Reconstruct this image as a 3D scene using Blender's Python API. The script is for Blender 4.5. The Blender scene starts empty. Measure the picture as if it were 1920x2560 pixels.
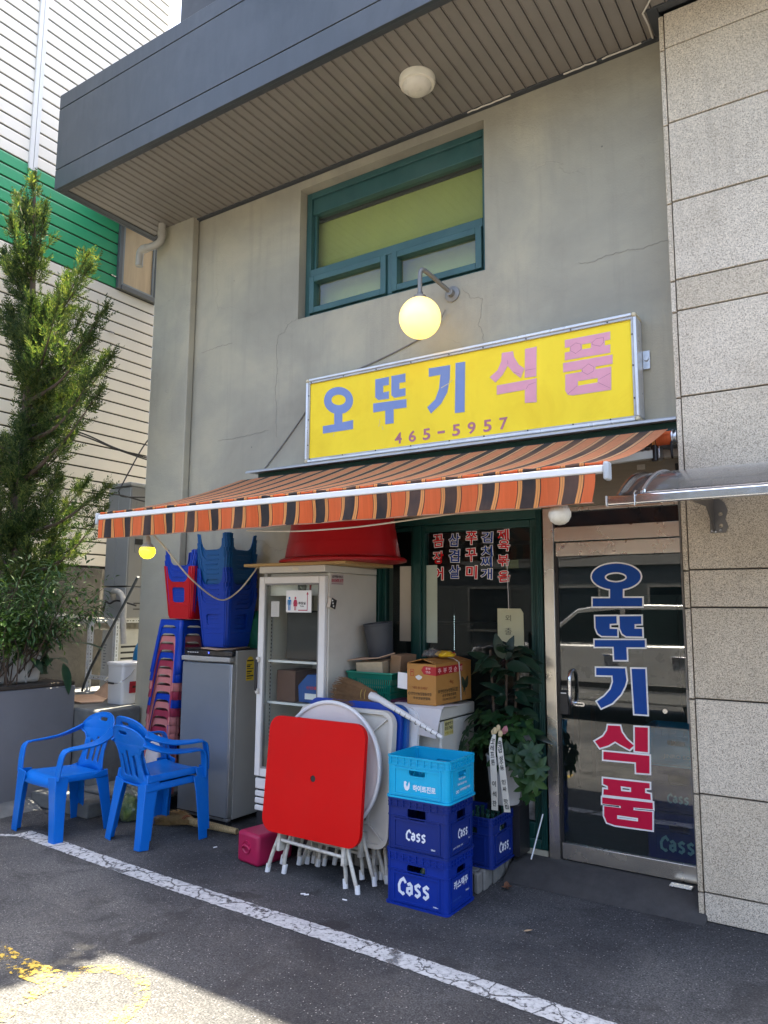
import bpy, bmesh, math, random
import numpy as np
from mathutils import Vector, Matrix, Euler

scene = bpy.context.scene
COL = scene.collection
R = math.radians
rnd = random.Random(7)

# ------------------------------------------------------------------ camera
def set_camera():
    yaw, pitch, roll = R(33.06), R(7.425), R(0.388)
    f = Vector((-math.sin(yaw) * math.cos(pitch), math.cos(yaw) * math.cos(pitch), math.sin(pitch)))
    r = Vector((math.cos(yaw), math.sin(yaw), 0))
    u = r.cross(f)
    r2 = r * math.cos(roll) + u * math.sin(roll)
    u2 = u * math.cos(roll) - r * math.sin(roll)
    m = Matrix((r2, u2, -f)).transposed().to_4x4()
    m.translation = (0, 0, 1.65)
    cam = bpy.data.cameras.new('camera')
    cam.sensor_fit = 'HORIZONTAL'
    cam.sensor_width = 36
    cam.lens = 34.67
    cam.clip_start = 0.05
    cam.clip_end = 500
    o = bpy.data.objects.new('camera', cam)
    COL.objects.link(o)
    o.matrix_world = m
    scene.camera = o
set_camera()

# ------------------------------------------------------------------ daylight
SUN_TO = Vector((-0.03, 0.18, 1.0)).normalized()      # direction towards the sun
world = bpy.data.worlds.new('World')
scene.world = world
world.use_nodes = True
wn = world.node_tree.nodes
wl = world.node_tree.links
sky = wn.new('ShaderNodeTexSky')
sky.sky_type = 'NISHITA'
sky.sun_disc = False
sky.sun_elevation = math.asin(SUN_TO.z)
sky.sun_rotation = math.atan2(SUN_TO.x, SUN_TO.y)
sky.air_density = 0.9
sky.dust_density = 4.5
sky.ozone_density = 1.0
wl.new(sky.outputs[0], wn['Background'].inputs[0])
wn['Background'].inputs[1].default_value = 0.10
sun = bpy.data.lights.new('sun', 'SUN')
sun.energy = 5.0
sun.angle = R(0.53)
sun.color = (1.0, 0.885, 0.69)
sun_o = bpy.data.objects.new('sun', sun)
COL.objects.link(sun_o)
sun_o.location = (4, 3, 20)
sun_o.rotation_euler = SUN_TO.to_track_quat('Z', 'Y').to_euler()
vs = scene.view_settings
vs.view_transform = 'Standard'
vs.look = 'None'
vs.gamma = 1.0
vs.use_curve_mapping = False
vs.exposure = 2.95
scene.cycles.max_bounces = 10
scene.cycles.transparent_max_bounces = 16
scene.cycles.sample_clamp_indirect = 6.0

# ------------------------------------------------------------------ materials
MATS = {}
def nodes_of(name):
    m = bpy.data.materials.new(name)
    m.use_nodes = True
    nt = m.node_tree
    b = nt.nodes['Principled BSDF']
    return m, nt, b
def N(nt, kind, **kw):
    n = nt.nodes.new('ShaderNode' + kind)
    for k, v in kw.items():
        setattr(n, k, v)
    return n
def L(nt, a, b):
    nt.links.new(a, b)
def val(nt, op, a, b=None, clamp=False):
    n = N(nt, 'Math', operation=op, use_clamp=clamp)
    for i, x in enumerate((a, b)):
        if x is None: continue
        if isinstance(x, (int, float)): n.inputs[i].default_value = x
        else: L(nt, x, n.inputs[i])
    return n.outputs[0]
def mixc(nt, fac, a, b, blend='MIX'):
    n = N(nt, 'Mix', data_type='RGBA', blend_type=blend)
    if isinstance(fac, (int, float)): n.inputs[0].default_value = fac
    else: L(nt, fac, n.inputs[0])
    for i, x in ((6, a), (7, b)):
        if isinstance(x, tuple): n.inputs[i].default_value = (*x[:3], 1)
        else: L(nt, x, n.inputs[i])
    return n.outputs[2]
def coords(nt, kind='Object', scale=None):
    tc = N(nt, 'TexCoord')
    out = tc.outputs[kind]
    if scale:
        mp = N(nt, 'Mapping')
        mp.inputs['Scale'].default_value = scale
        L(nt, out, mp.inputs[0])
        out = mp.outputs[0]
    return out
def noise(nt, co, scale, detail=4, rough=0.55, dist=0.0):
    n = N(nt, 'TexNoise')
    n.inputs['Scale'].default_value = scale
    n.inputs['Detail'].default_value = detail
    n.inputs['Roughness'].default_value = rough
    n.inputs['Distortion'].default_value = dist
    L(nt, co, n.inputs['Vector'])
    return n.outputs[0]
def ramp(nt, fac, stops, interp='LINEAR'):
    n = N(nt, 'ValToRGB')
    cr = n.color_ramp
    cr.interpolation = interp
    while len(cr.elements) < len(stops): cr.elements.new(0.5)
    for e, (p, c) in zip(cr.elements, stops):
        e.position = p
        e.color = (*c, 1) if len(c) == 3 else c
    L(nt, fac, n.inputs[0])
    return n.outputs[0]
def bumpn(nt, b, h, strength, dist=0.01):
    n = N(nt, 'Bump')
    n.inputs['Strength'].default_value = strength
    n.inputs['Distance'].default_value = dist
    L(nt, h, n.inputs['Height'])
    L(nt, n.outputs[0], b.inputs['Normal'])
    return n
def sc(c, k):
    return tuple(min(1.0, max(0.0, x * k)) for x in c)

def mat(name, col, rough=0.5, metal=0.0, var=0.10, vscale=6.0, bump=0.0, bscale=80.0, spec=0.5,
        grime=0.0, gscale=2.5, grimecol=(0.10, 0.085, 0.07), coat=0.0, stretch=None, emit=0.0):
    if name in MATS: return MATS[name]
    m, nt, b = nodes_of(name)
    co = coords(nt, 'Object', stretch)
    n1 = noise(nt, co, vscale, 5, 0.6)
    c = ramp(nt, n1, [(0.25, sc(col, 1 - var)), (0.75, sc(col, 1 + var))])
    if grime > 0:
        n2 = noise(nt, coords(nt, 'Object'), gscale, 7, 0.68, 0.6)
        g = ramp(nt, n2, [(0.48, (0, 0, 0)), (0.78, (1, 1, 1))])
        c = mixc(nt, val(nt, 'MULTIPLY', g, grime), c, grimecol)
    L(nt, c, b.inputs['Base Color'])
    b.inputs['Metallic'].default_value = metal
    b.inputs['Specular IOR Level'].default_value = spec
    n3 = noise(nt, co, vscale * 2.3, 4)
    rr = N(nt, 'MapRange')
    rr.inputs['To Min'].default_value = max(0.02, rough - 0.10)
    rr.inputs['To Max'].default_value = min(1.0, rough + 0.12)
    L(nt, n3, rr.inputs[0])
    L(nt, rr.outputs[0], b.inputs['Roughness'])
    b.inputs['Coat Weight'].default_value = coat
    if bump > 0:
        bumpn(nt, b, noise(nt, co, bscale, 3), bump, 0.004)
    if emit > 0:
        b.inputs['Emission Color'].default_value = (*col, 1)
        b.inputs['Emission Strength'].default_value = emit
    MATS[name] = m
    return m

def glass(name, tint=(0.6, 0.7, 0.66), rough=0.01, refl=1.0, dirt=0.05):
    if name in MATS: return MATS[name]
    m = bpy.data.materials.new(name)
    m.use_nodes = True
    nt = m.node_tree
    nt.nodes.remove(nt.nodes['Principled BSDF'])
    out = nt.nodes['Material Output']
    tr = N(nt, 'BsdfTransparent'); tr.inputs[0].default_value = (*tint, 1)
    gl = N(nt, 'BsdfGlossy'); gl.inputs['Roughness'].default_value = rough
    gl.inputs[0].default_value = (0.95, 0.97, 1.0, 1)
    df = N(nt, 'BsdfDiffuse'); df.inputs[0].default_value = (0.45, 0.45, 0.43, 1)
    fr = N(nt, 'Fresnel'); fr.inputs[0].default_value = 1.55
    geo = N(nt, 'NewGeometry')
    fac = val(nt, 'MULTIPLY', val(nt, 'MULTIPLY', fr.outputs[0], refl, True), val(nt, 'SUBTRACT', 1.0, geo.outputs['Backfacing']))
    m1 = N(nt, 'MixShader'); L(nt, fac, m1.inputs[0]); L(nt, tr.outputs[0], m1.inputs[1]); L(nt, gl.outputs[0], m1.inputs[2])
    m2 = N(nt, 'MixShader')
    dn = noise(nt, coords(nt, 'Object', (1, 1, 0.35)), 5, 6, 0.7, 0.4)
    L(nt, val(nt, 'MULTIPLY', dn, dirt), m2.inputs[0])
    L(nt, m1.outputs[0], m2.inputs[1]); L(nt, df.outputs[0], m2.inputs[2])
    L(nt, m2.outputs[0], out.inputs[0])
    MATS[name] = m
    return m

def m_asphalt():
    m, nt, b = nodes_of('asphalt')
    co = coords(nt)
    big = noise(nt, co, 0.55, 6, 0.62, 0.5)
    fine = noise(nt, co, 115, 2, 0.6)
    c = ramp(nt, big, [(0.36, (0.024, 0.025, 0.028)), (0.50, (0.046, 0.048, 0.051)), (0.64, (0.082, 0.083, 0.083))])
    c = mixc(nt, 0.85, c, ramp(nt, fine, [(0.32, (0.18, 0.18, 0.18)), (0.5, (0.9, 0.9, 0.9)), (0.68, (2.0, 1.97, 1.9))]), 'MULTIPLY')
    mid = noise(nt, co, 38, 3, 0.6)
    c = mixc(nt, 0.6, c, ramp(nt, mid, [(0.33, (0.5, 0.5, 0.5)), (0.68, (1.5, 1.48, 1.45))]), 'MULTIPLY')
    # pale aggregate
    vo = N(nt, 'TexVoronoi'); vo.inputs['Scale'].default_value = 80; L(nt, co, vo.inputs['Vector'])
    sep = N(nt, 'SeparateColor'); L(nt, vo.outputs['Color'], sep.inputs[0])
    ag = val(nt, 'MULTIPLY', val(nt, 'LESS_THAN', vo.outputs['Distance'], 0.26), val(nt, 'GREATER_THAN', sep.outputs[0], 0.86))
    c = mixc(nt, val(nt, 'MULTIPLY', ag, 0.8), c, (0.30, 0.29, 0.27))
    # oil spots
    v2 = N(nt, 'TexVoronoi'); v2.inputs['Scale'].default_value = 3.1
    nd = noise(nt, co, 6, 3); 
    mp = N(nt, 'VectorMath', operation='ADD'); L(nt, co, mp.inputs[0])
    vs2 = N(nt, 'VectorMath', operation='SCALE'); 
    cmb = N(nt, 'CombineXYZ'); L(nt, nd, cmb.inputs[0]); L(nt, nd, cmb.inputs[1]); L(nt, cmb.outputs[0], vs2.inputs[0]); vs2.inputs['Scale'].default_value = 0.3
    L(nt, vs2.outputs[0], mp.inputs[1]); L(nt, mp.outputs[0], v2.inputs['Vector'])
    s2 = N(nt, 'SeparateColor'); L(nt, v2.outputs['Color'], s2.inputs[0])
    rad = val(nt, 'MULTIPLY', s2.outputs[1], 0.34)
    spot = val(nt, 'MULTIPLY', val(nt, 'GREATER_THAN', s2.outputs[0], 0.55), val(nt, 'SUBTRACT', 1.0, val(nt, 'DIVIDE', v2.outputs['Distance'], rad), True), True)
    c = mixc(nt, val(nt, 'MULTIPLY', ramp(nt, spot, [(0.0, (0, 0, 0)), (0.3, (1, 1, 1))]), 0.72), c, (0.012, 0.012, 0.012))
    stn = noise(nt, co, 2.6, 4, 0.6, 0.8)
    c = mixc(nt, val(nt, 'MULTIPLY', ramp(nt, stn, [(0.54, (0, 0, 0)), (0.64, (1, 1, 1))]), 0.55), c, (0.014, 0.014, 0.015))
    dust = noise(nt, co, 1.7, 8, 0.7, 0.3)
    c = mixc(nt, val(nt, 'MULTIPLY', ramp(nt, dust, [(0.50, (0, 0, 0)), (0.75, (1, 1, 1))]), 0.35), c, (0.115, 0.108, 0.098))
    L(nt, c, b.inputs['Base Color'])
    b.inputs['Roughness'].default_value = 0.86
    h = val(nt, 'ADD', fine, val(nt, 'MULTIPLY', noise(nt, co, 45, 3), 0.8))
    bumpn(nt, b, h, 0.75, 0.006)
    MATS['asphalt'] = m
    return m

def m_paint(name, col, wear=0.5, cracks=True):
    m, nt, b = nodes_of(name)
    co = coords(nt)
    n1 = noise(nt, co, 34, 6, 0.72)
    n2 = noise(nt, co, 5.0, 5, 0.65)
    c = ramp(nt, n1, [(0.3, sc(col, 0.55)), (0.62, col)])
    L(nt, c, b.inputs['Base Color'])
    b.inputs['Roughness'].default_value = 0.8
    worn = val(nt, 'ADD', n1, val(nt, 'MULTIPLY', n2, 0.55))
    a = ramp(nt, worn, [(wear, (0, 0, 0)), (wear + 0.10, (1, 1, 1))])
    if cracks:
        vo = N(nt, 'TexVoronoi', feature='DISTANCE_TO_EDGE')
        vo.inputs['Scale'].default_value = 3.6
        dd = noise(nt, co, 9, 4)
        cm = N(nt, 'CombineXYZ'); L(nt, dd, cm.inputs[0]); L(nt, dd, cm.inputs[1])
        vm = N(nt, 'VectorMath', operation='SCALE'); L(nt, cm.outputs[0], vm.inputs[0]); vm.inputs['Scale'].default_value = 0.12
        va = N(nt, 'VectorMath', operation='ADD'); L(nt, co, va.inputs[0]); L(nt, vm.outputs[0], va.inputs[1])
        L(nt, va.outputs[0], vo.inputs['Vector'])
        k = ramp(nt, vo.outputs['Distance'], [(0.006, (0.25, 0.25, 0.25)), (0.020, (1, 1, 1))])
        v3 = N(nt, 'TexVoronoi', feature='DISTANCE_TO_EDGE'); v3.inputs['Scale'].default_value = 17
        L(nt, va.outputs[0], v3.inputs['Vector'])
        k2 = ramp(nt, v3.outputs['Distance'], [(0.015, (0.65, 0.65, 0.65)), (0.04, (1, 1, 1))])
        k2 = val(nt, 'MAXIMUM', k2, ramp(nt, n2, [(0.52, (1, 1, 1)), (0.6, (0.1, 0.1, 0.1))]))
        a = val(nt, 'MULTIPLY', val(nt, 'MULTIPLY', a, k), k2)
    L(nt, a, b.inputs['Alpha'])
    bumpn(nt, b, n1, 0.4, 0.004)
    MATS[name] = m
    return m

def m_plaster():
    m, nt, b = nodes_of('facade_paint')
    co = coords(nt)
    big = noise(nt, co, 0.9, 5, 0.6, 0.4)
    c = ramp(nt, big, [(0.36, (0.295, 0.275, 0.215)), (0.50, (0.350, 0.325, 0.248)), (0.64, (0.425, 0.385, 0.280))])
    streak = noise(nt, coords(nt, 'Object', (5, 5, 0.35)), 2.0, 6, 0.65)
    c = mixc(nt, val(nt, 'MULTIPLY', ramp(nt, streak, [(0.52, (0, 0, 0)), (0.8, (1, 1, 1))]), 0.38), c, (0.215, 0.205, 0.170))
    # hairline cracks, few
    vo = N(nt, 'TexVoronoi', feature='DISTANCE_TO_EDGE'); vo.inputs['Scale'].default_value = 0.62
    dn = N(nt, 'TexNoise'); dn.inputs['Scale'].default_value = 3.2; dn.inputs['Detail'].default_value = 6; L(nt, co, dn.inputs['Vector'])
    sc2 = N(nt, 'VectorMath', operation='SCALE'); L(nt, dn.outputs['Color'], sc2.inputs[0]); sc2.inputs['Scale'].default_value = 0.55
    ad = N(nt, 'VectorMath', operation='ADD'); L(nt, co, ad.inputs[0]); L(nt, sc2.outputs[0], ad.inputs[1]); L(nt, ad.outputs[0], vo.inputs['Vector'])
    k = ramp(nt, vo.outputs['Distance'], [(0.0, (1, 1, 1)), (0.0035, (0, 0, 0))])
    k = val(nt, 'MULTIPLY', k, ramp(nt, noise(nt, co, 0.8, 2), [(0.45, (0, 0, 0)), (0.6, (1, 1, 1))]))
    c = mixc(nt, val(nt, 'MULTIPLY', k, 0.16), c, (0.17, 0.16, 0.14))
    # tiny pits and chips
    v2 = N(nt, 'TexVoronoi'); v2.inputs['Scale'].default_value = 7; L(nt, co, v2.inputs['Vector'])
    s2 = N(nt, 'SeparateColor'); L(nt, v2.outputs['Color'], s2.inputs[0])
    pit = val(nt, 'MULTIPLY', val(nt, 'LESS_THAN', v2.outputs['Distance'], 0.045), val(nt, 'GREATER_THAN', s2.outputs[0], 0.86))
    c = mixc(nt, val(nt, 'MULTIPLY', pit, 0.75), c, (0.10, 0.09, 0.08))
    L(nt, c, b.inputs['Base Color'])
    b.inputs['Roughness'].default_value = 0.72
    h = val(nt, 'ADD', val(nt, 'MULTIPLY', noise(nt, co, 5, 6), 1.0), val(nt, 'MULTIPLY', noise(nt, co, 70, 3), 0.25))
    h = val(nt, 'SUBTRACT', h, val(nt, 'MULTIPLY', k, 0.25))
    bumpn(nt, b, h, 0.55, 0.012)
    MATS['facade_paint'] = m
    return m

def m_granite(name, base, dark):
    m, nt, b = nodes_of(name)
    co = coords(nt)
    v = N(nt, 'TexVoronoi'); v.inputs['Scale'].default_value = 300; L(nt, co, v.inputs['Vector'])
    s = N(nt, 'SeparateColor'); L(nt, v.outputs['Color'], s.inputs[0])
    c = ramp(nt, s.outputs[0], [(0.0, dark), (0.16, sc(dark, 1.5)), (0.26, sc(base, 0.82)), (0.60, base), (0.88, sc(base, 1.15))], 'CONSTANT')
    big = noise(nt, co, 1.3, 6, 0.65)
    c = mixc(nt, 0.55, c, ramp(nt, big, [(0.3, (0.66, 0.60, 0.50)), (0.7, (1.1, 1.08, 1.05))]), 'MULTIPLY')
    info = N(nt, 'ObjectInfo')
    c = mixc(nt, 0.8, c, ramp(nt, info.outputs['Random'], [(0.0, (0.80, 0.76, 0.68)), (0.5, (1.0, 0.98, 0.95)), (1.0, (1.08, 1.09, 1.12))]), 'MULTIPLY')
    st = noise(nt, coords(nt, 'Object', (7, 7, 0.5)), 1.6, 6, 0.7)
    c = mixc(nt, val(nt, 'MULTIPLY', ramp(nt, st, [(0.52, (0, 0, 0)), (0.75, (1, 1, 1))]), 0.28), c, (0.26, 0.22, 0.165))
    L(nt, c, b.inputs['Base Color'])
    b.inputs['Roughness'].default_value = 0.62
    bumpn(nt, b, val(nt, 'ADD', s.outputs[1], noise(nt, co, 90, 2)), 0.25, 0.002)
    MATS[name] = m
    return m

def m_awning(name, fade):
    m, nt, b = nodes_of(name)
    tc = N(nt, 'TexCoord')
    sp = N(nt, 'SeparateXYZ'); L(nt, tc.outputs['UV'], sp.inputs[0])
    per = val(nt, 'FRACT', sp.outputs[0])
    o1 = (0.70, 0.140, 0.042); tan = (0.72, 0.31, 0.10); dk = (0.040, 0.035, 0.035); ln = (0.03, 0.022, 0.02)
    if fade: o1 = (0.58, 0.23, 0.11); tan = (0.66, 0.38, 0.19); dk = (0.055, 0.050, 0.046); ln = (0.05, 0.04, 0.035)
    c = ramp(nt, per, [(0.0, dk), (0.325, tan), (0.375, sc(tan, 0.55)), (0.385, tan), (0.425, ln), (0.447, o1), (0.878, ln), (0.898, tan), (0.945, sc(tan, 0.55)), (0.955, tan)], 'CONSTANT')
    co = tc.outputs['Object']
    mp = N(nt, 'Mapping'); mp.inputs['Scale'].default_value = (30, 8, 1.2); L(nt, co, mp.inputs[0])
    st = noise(nt, mp.outputs[0], 2.0, 5, 0.65)
    c = mixc(nt, 0.5, c, ramp(nt, st, [(0.3, (0.70, 0.68, 0.66)), (0.7, (1.15, 1.12, 1.10))]), 'MULTIPLY')
    big = noise(nt, co, 1.6, 5)
    c = mixc(nt, val(nt, 'MULTIPLY', ramp(nt, big, [(0.45, (0, 0, 0)), (0.75, (1, 1, 1))]), 0.35), c, (0.42, 0.20, 0.11))
    L(nt, c, b.inputs['Base Color'])
    b.inputs['Roughness'].default_value = 0.85
    b.inputs['Specular IOR Level'].default_value = 0.25
    wv = noise(nt, co, 380, 1)
    bumpn(nt, b, wv, 0.25, 0.002)
    # the cloth lets some light through
    tl = N(nt, 'BsdfTranslucent'); L(nt, c, tl.inputs[0])
    mx = N(nt, 'MixShader'); mx.inputs[0].default_value = 0.25
    out = nt.nodes['Material Output']
    L(nt, b.outputs[0], mx.inputs[1]); L(nt, tl.outputs[0], mx.inputs[2]); L(nt, mx.outputs[0], out.inputs[0])
    MATS[name] = m
    return m

def m_leaf(name, c1, c2, c3, scale=3.0, trans=0.35, rough=0.5, spec=0.4):
    m, nt, b = nodes_of(name)
    co = coords(nt)
    n1 = noise(nt, co, scale, 5, 0.65)
    wn2 = N(nt, 'TexWhiteNoise')
    geo = N(nt, 'NewGeometry')
    L(nt, geo.outputs['Random Per Island'], wn2.inputs['Vector'])
    f = val(nt, 'ADD', val(nt, 'MULTIPLY', n1, 0.7), val(nt, 'MULTIPLY', geo.outputs['Random Per Island'], 0.35))
    c = ramp(nt, f, [(0.30, c1), (0.52, c2), (0.80, c3)])
    L(nt, c, b.inputs['Base Color'])
    b.inputs['Roughness'].default_value = rough
    b.inputs['Specular IOR Level'].default_value = spec
    tl = N(nt, 'BsdfTranslucent'); L(nt, mixc(nt, 1.0, c, (1.1, 1.2, 0.55), 'MULTIPLY'), tl.inputs[0])
    mx = N(nt, 'MixShader'); mx.inputs[0].default_value = trans
    out = nt.nodes['Material Output']
    L(nt, b.outputs[0], mx.inputs[1]); L(nt, tl.outputs[0], mx.inputs[2]); L(nt, mx.outputs[0], out.inputs[0])
    MATS[name] = m
    return m

def m_concrete():
    m, nt, b = nodes_of('stained_concrete')
    co = coords(nt)
    n1 = noise(nt, co, 2.0, 8, 0.7, 0.5)
    st = noise(nt, coords(nt, 'Object', (4, 4, 0.5)), 2.4, 7, 0.7)
    c = ramp(nt, n1, [(0.3, (0.055, 0.050, 0.042)), (0.55, (0.115, 0.105, 0.088)), (0.8, (0.21, 0.195, 0.165))])
    c = mixc(nt, ramp(nt, st, [(0.60, (0, 0, 0)), (0.70, (0.75, 0.75, 0.75))]), c, (0.46, 0.43, 0.36))
    c = mixc(nt, ramp(nt, noise(nt, co, 1.1, 4), [(0.5, (0, 0, 0)), (0.8, (0.7, 0.7, 0.7))]), c, (0.08, 0.07, 0.06))
    L(nt, c, b.inputs['Base Color'])
    b.inputs['Roughness'].default_value = 0.9
    bumpn(nt, b, n1, 0.6, 0.02)
    MATS['stained_concrete'] = m
    return m

ASPHALT = m_asphalt(); PLASTER = m_plaster(); CONCRETE = m_concrete()
GRANITE = m_granite('granite_flamed', (0.70, 0.625, 0.50), (0.27, 0.23, 0.18))
PAINT_W = m_paint('road_paint_white', (0.46, 0.475, 0.48), 0.62)
PAINT_Y = m_paint('road_paint_yellow', (0.55, 0.38, 0.06), 0.77, False)
AWN = m_awning('awning_valance', False); AWNT = m_awning('awning_cloth', True)
FASCIA = mat('slate_panel', (0.036, 0.045, 0.052), 0.38, 0.0, 0.12, 3, grime=0.25, grimecol=(0.10, 0.11, 0.12), stretch=(3, 3, 0.6), bump=0.05, bscale=30)
TRIM_DK = mat('dark_trim', (0.045, 0.050, 0.055), 0.5, 0.0, 0.15, 5)
SOFFIT = mat('soffit_metal', (0.215, 0.195, 0.168), 0.45, 0.0, 0.10, 2.2, grime=0.35, grimecol=(0.13, 0.118, 0.10))
GRDARK = mat('joint_dark', (0.09, 0.08, 0.07), 0.9)
SIDING = mat('siding_cream', (0.76, 0.71, 0.61), 0.42, 0.0, 0.05, 1.4, grime=0.16, grimecol=(0.45, 0.42, 0.36), gscale=1.6, stretch=(1, 1, 0.5))
SIDEGREEN = mat('siding_green', (0.030, 0.30, 0.125), 0.42, 0.0, 0.10, 1.4, grime=0.12, grimecol=(0.10, 0.22, 0.14))
GROOVE = mat('siding_groove', (0.045, 0.038, 0.030), 0.9)
ALU = mat('aluminium', (0.62, 0.63, 0.64), 0.38, 0.85, 0.10, 12, grime=0.35, grimecol=(0.22, 0.20, 0.18))
STEEL = mat('stainless_steel', (0.66, 0.62, 0.55), 0.27, 0.95, 0.04, 1.5, grime=0.10, grimecol=(0.40, 0.36, 0.30))
CHROME = mat('chrome', (0.72, 0.73, 0.75), 0.16, 1.0, 0.05)
TEAL = mat('window_frame_teal', (0.030, 0.095, 0.092), 0.42, 0.0, 0.15, 5, grime=0.30, grimecol=(0.10, 0.16, 0.155), bump=0.08, bscale=120)
GREENFR = mat('shop_frame_green', (0.008, 0.055, 0.046), 0.33, 0.0, 0.15, 5, grime=0.20, grimecol=(0.03, 0.06, 0.055))
WHITE = mat('white_enamel', (0.72, 0.71, 0.68), 0.32, 0.0, 0.04, 5, grime=0.18, grimecol=(0.42, 0.38, 0.31))
WHITEP = mat('white_plastic', (0.74, 0.74, 0.73), 0.38, 0.0, 0.04, 5, grime=0.15, grimecol=(0.45, 0.42, 0.38))
CREAM = mat('cream_enamel', (0.58, 0.555, 0.49), 0.36, 0.0, 0.05, 4, grime=0.30, grimecol=(0.33, 0.29, 0.23))
BLACKP = mat('black_plastic', (0.016, 0.016, 0.018), 0.38, 0.0, 0.15)
DARKGL = mat('dark_gloss', (0.010, 0.012, 0.018), 0.10, 0.0, 0.1)
RUBBER = mat('black_rubber', (0.018, 0.018, 0.018), 0.75, 0.0, 0.1)
# ------------------------------------------------------------------ mesh helpers
ORG = {}
class MB:
    def __init__(s):
        s.v = []; s.f = []; s.uv = None
    def add(s, vs, fs):
        o = len(s.v)
        s.v += [tuple(p) for p in vs]
        s.f += [tuple(i + o for i in q) for q in fs]
        return s
    def box(s, x0, x1, y0, y1, z0, z1):
        vs = [(x, y, z) for z in (z0, z1) for y in (y0, y1) for x in (x0, x1)]
        return s.add(vs, [(0, 2, 3, 1), (4, 5, 7, 6), (0, 1, 5, 4), (2, 6, 7, 3), (0, 4, 6, 2), (1, 3, 7, 5)])
    def obox(s, c, size, rot=(0, 0, 0), m=None):
        m = m or Euler(rot).to_matrix()
        c = Vector(c); hx, hy, hz = (k / 2 for k in size)
        vs = [c + m @ Vector((x, y, z)) for z in (-hz, hz) for y in (-hy, hy) for x in (-hx, hx)]
        return s.add(vs, [(0, 2, 3, 1), (4, 5, 7, 6), (0, 1, 5, 4), (2, 6, 7, 3), (0, 4, 6, 2), (1, 3, 7, 5)])
    def prism(s, pts, vec):
        n = len(pts); vec = Vector(vec)
        a = [Vector(p) for p in pts]; b = [p + vec for p in a]
        nrm = Vector((0, 0, 0))
        for i in range(n): nrm += a[i].cross(a[(i + 1) % n])
        fs = [tuple(range(n)), tuple(range(2 * n - 1, n - 1, -1))] + [(i, i + n, (i + 1) % n + n, (i + 1) % n) for i in range(n)]
        if nrm.dot(vec) > 0: fs = [tuple(reversed(q)) for q in fs]
        return s.add(a + b, fs)
    def tube(s, path, r, n=8, caps=True):
        P = [Vector(p) for p in path]; m = len(P)
        rs = r if isinstance(r, (list, tuple)) else [r] * m
        up = None; base = len(s.v); fs = []; vs = []
        for i, p in enumerate(P):
            d = (P[min(i + 1, m - 1)] - P[max(i - 1, 0)]).normalized()
            if up is None:
                up = Vector((0, 0, 1)) if abs(d.z) < 0.9 else Vector((1, 0, 0))
            a = d.cross(up).normalized(); up = a.cross(d).normalized()
            for k in range(n):
                t = 2 * math.pi * k / n
                vs.append(p + (a * math.cos(t) + up * math.sin(t)) * rs[i])
        for i in range(m - 1):
            for k in range(n):
                fs.append((i * n + k, i * n + (k + 1) % n, (i + 1) * n + (k + 1) % n, (i + 1) * n + k))
        if caps: fs += [tuple(range(n - 1, -1, -1)), tuple(range((m - 1) * n, m * n))]
        return s.add(vs, fs)
    def sweep(s, path, w, h, up=(0, 0, 1)):
        # rectangular section: w across, h along 'up'
        P = [Vector(p) for p in path]; m = len(P)
        ws = w if isinstance(w, (list, tuple)) else [w] * m
        hs = h if isinstance(h, (list, tuple)) else [h] * m
        ups = up if isinstance(up, list) else [up] * m
        vs = []; fs = []
        for i, p in enumerate(P):
            d = (P[min(i + 1, m - 1)] - P[max(i - 1, 0)]).normalized()
            a = d.cross(Vector(ups[i])).normalized(); u = a.cross(d).normalized()
            for x, y in ((-1, -1), (1, -1), (1, 1), (-1, 1)):
                vs.append(p + a * x * ws[i] / 2 + u * y * hs[i] / 2)
        for i in range(m - 1):
            for k in range(4):
                fs.append((i * 4 + k, i * 4 + (k + 1) % 4, (i + 1) * 4 + (k + 1) % 4, (i + 1) * 4 + k))
        fs += [(3, 2, 1, 0), tuple((m - 1) * 4 + k for k in range(4))]
        return s.add(vs, fs)
    def lathe(s, prof, n=24, o=(0, 0, 0), m=None, sx=1.0, sy=1.0):
        m = m or Matrix.Identity(3); o = Vector(o)
        vs = []; fs = []
        for r, z in prof:
            for k in range(n):
                t = 2 * math.pi * k / n
                vs.append(o + m @ Vector((r * sx * math.cos(t), r * sy * math.sin(t), z)))
        for i in range(len(prof) - 1):
            for k in range(n):
                fs.append((i * n + k, i * n + (k + 1) % n, (i + 1) * n + (k + 1) % n, (i + 1) * n + k))
        if prof[0][0] > 1e-5: fs.append(tuple(range(n - 1, -1, -1)))
        if prof[-1][0] > 1e-5: fs.append(tuple(range((len(prof) - 1) * n, len(prof) * n)))
        return s.add(vs, fs)
    def sphere(s, c, r, n=20, m=12, sz=1.0):
        return s.lathe([(max(1e-6, r * math.sin(math.pi * i / m)), -r * sz * math.cos(math.pi * i / m)) for i in range(m + 1)], n, c)
    def quad(s, a, b, c, d):
        return s.add([a, b, c, d], [(0, 1, 2, 3)])
    def build(s, name, material, parent=None, smooth=False, bevel=0.0, seg=2, ang=38, solid=0.0, label=None, kind=None, recalc=True):
        me = bpy.data.meshes.new(name)
        off = ORG.get(parent.name, (0, 0, 0)) if parent is not None else (0, 0, 0)
        if any(off): vs = [(p[0] - off[0], p[1] - off[1], p[2] - off[2]) for p in s.v]
        else: vs = s.v
        me.from_pydata(vs, [], s.f)
        if recalc and len(s.f) < 60000:
            bm = bmesh.new(); bm.from_mesh(me)
            bmesh.ops.recalc_face_normals(bm, faces=bm.faces)
            bm.to_mesh(me); bm.free()
        if s.uv:
            ul = me.uv_layers.new(name='UVMap')
            for lp in me.loops: ul.data[lp.index].uv = s.uv[lp.vertex_index]
        me.materials.append(material)
        if smooth:
            for p in me.polygons: p.use_smooth = True
            me.set_sharp_from_angle(angle=R(ang))
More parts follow.
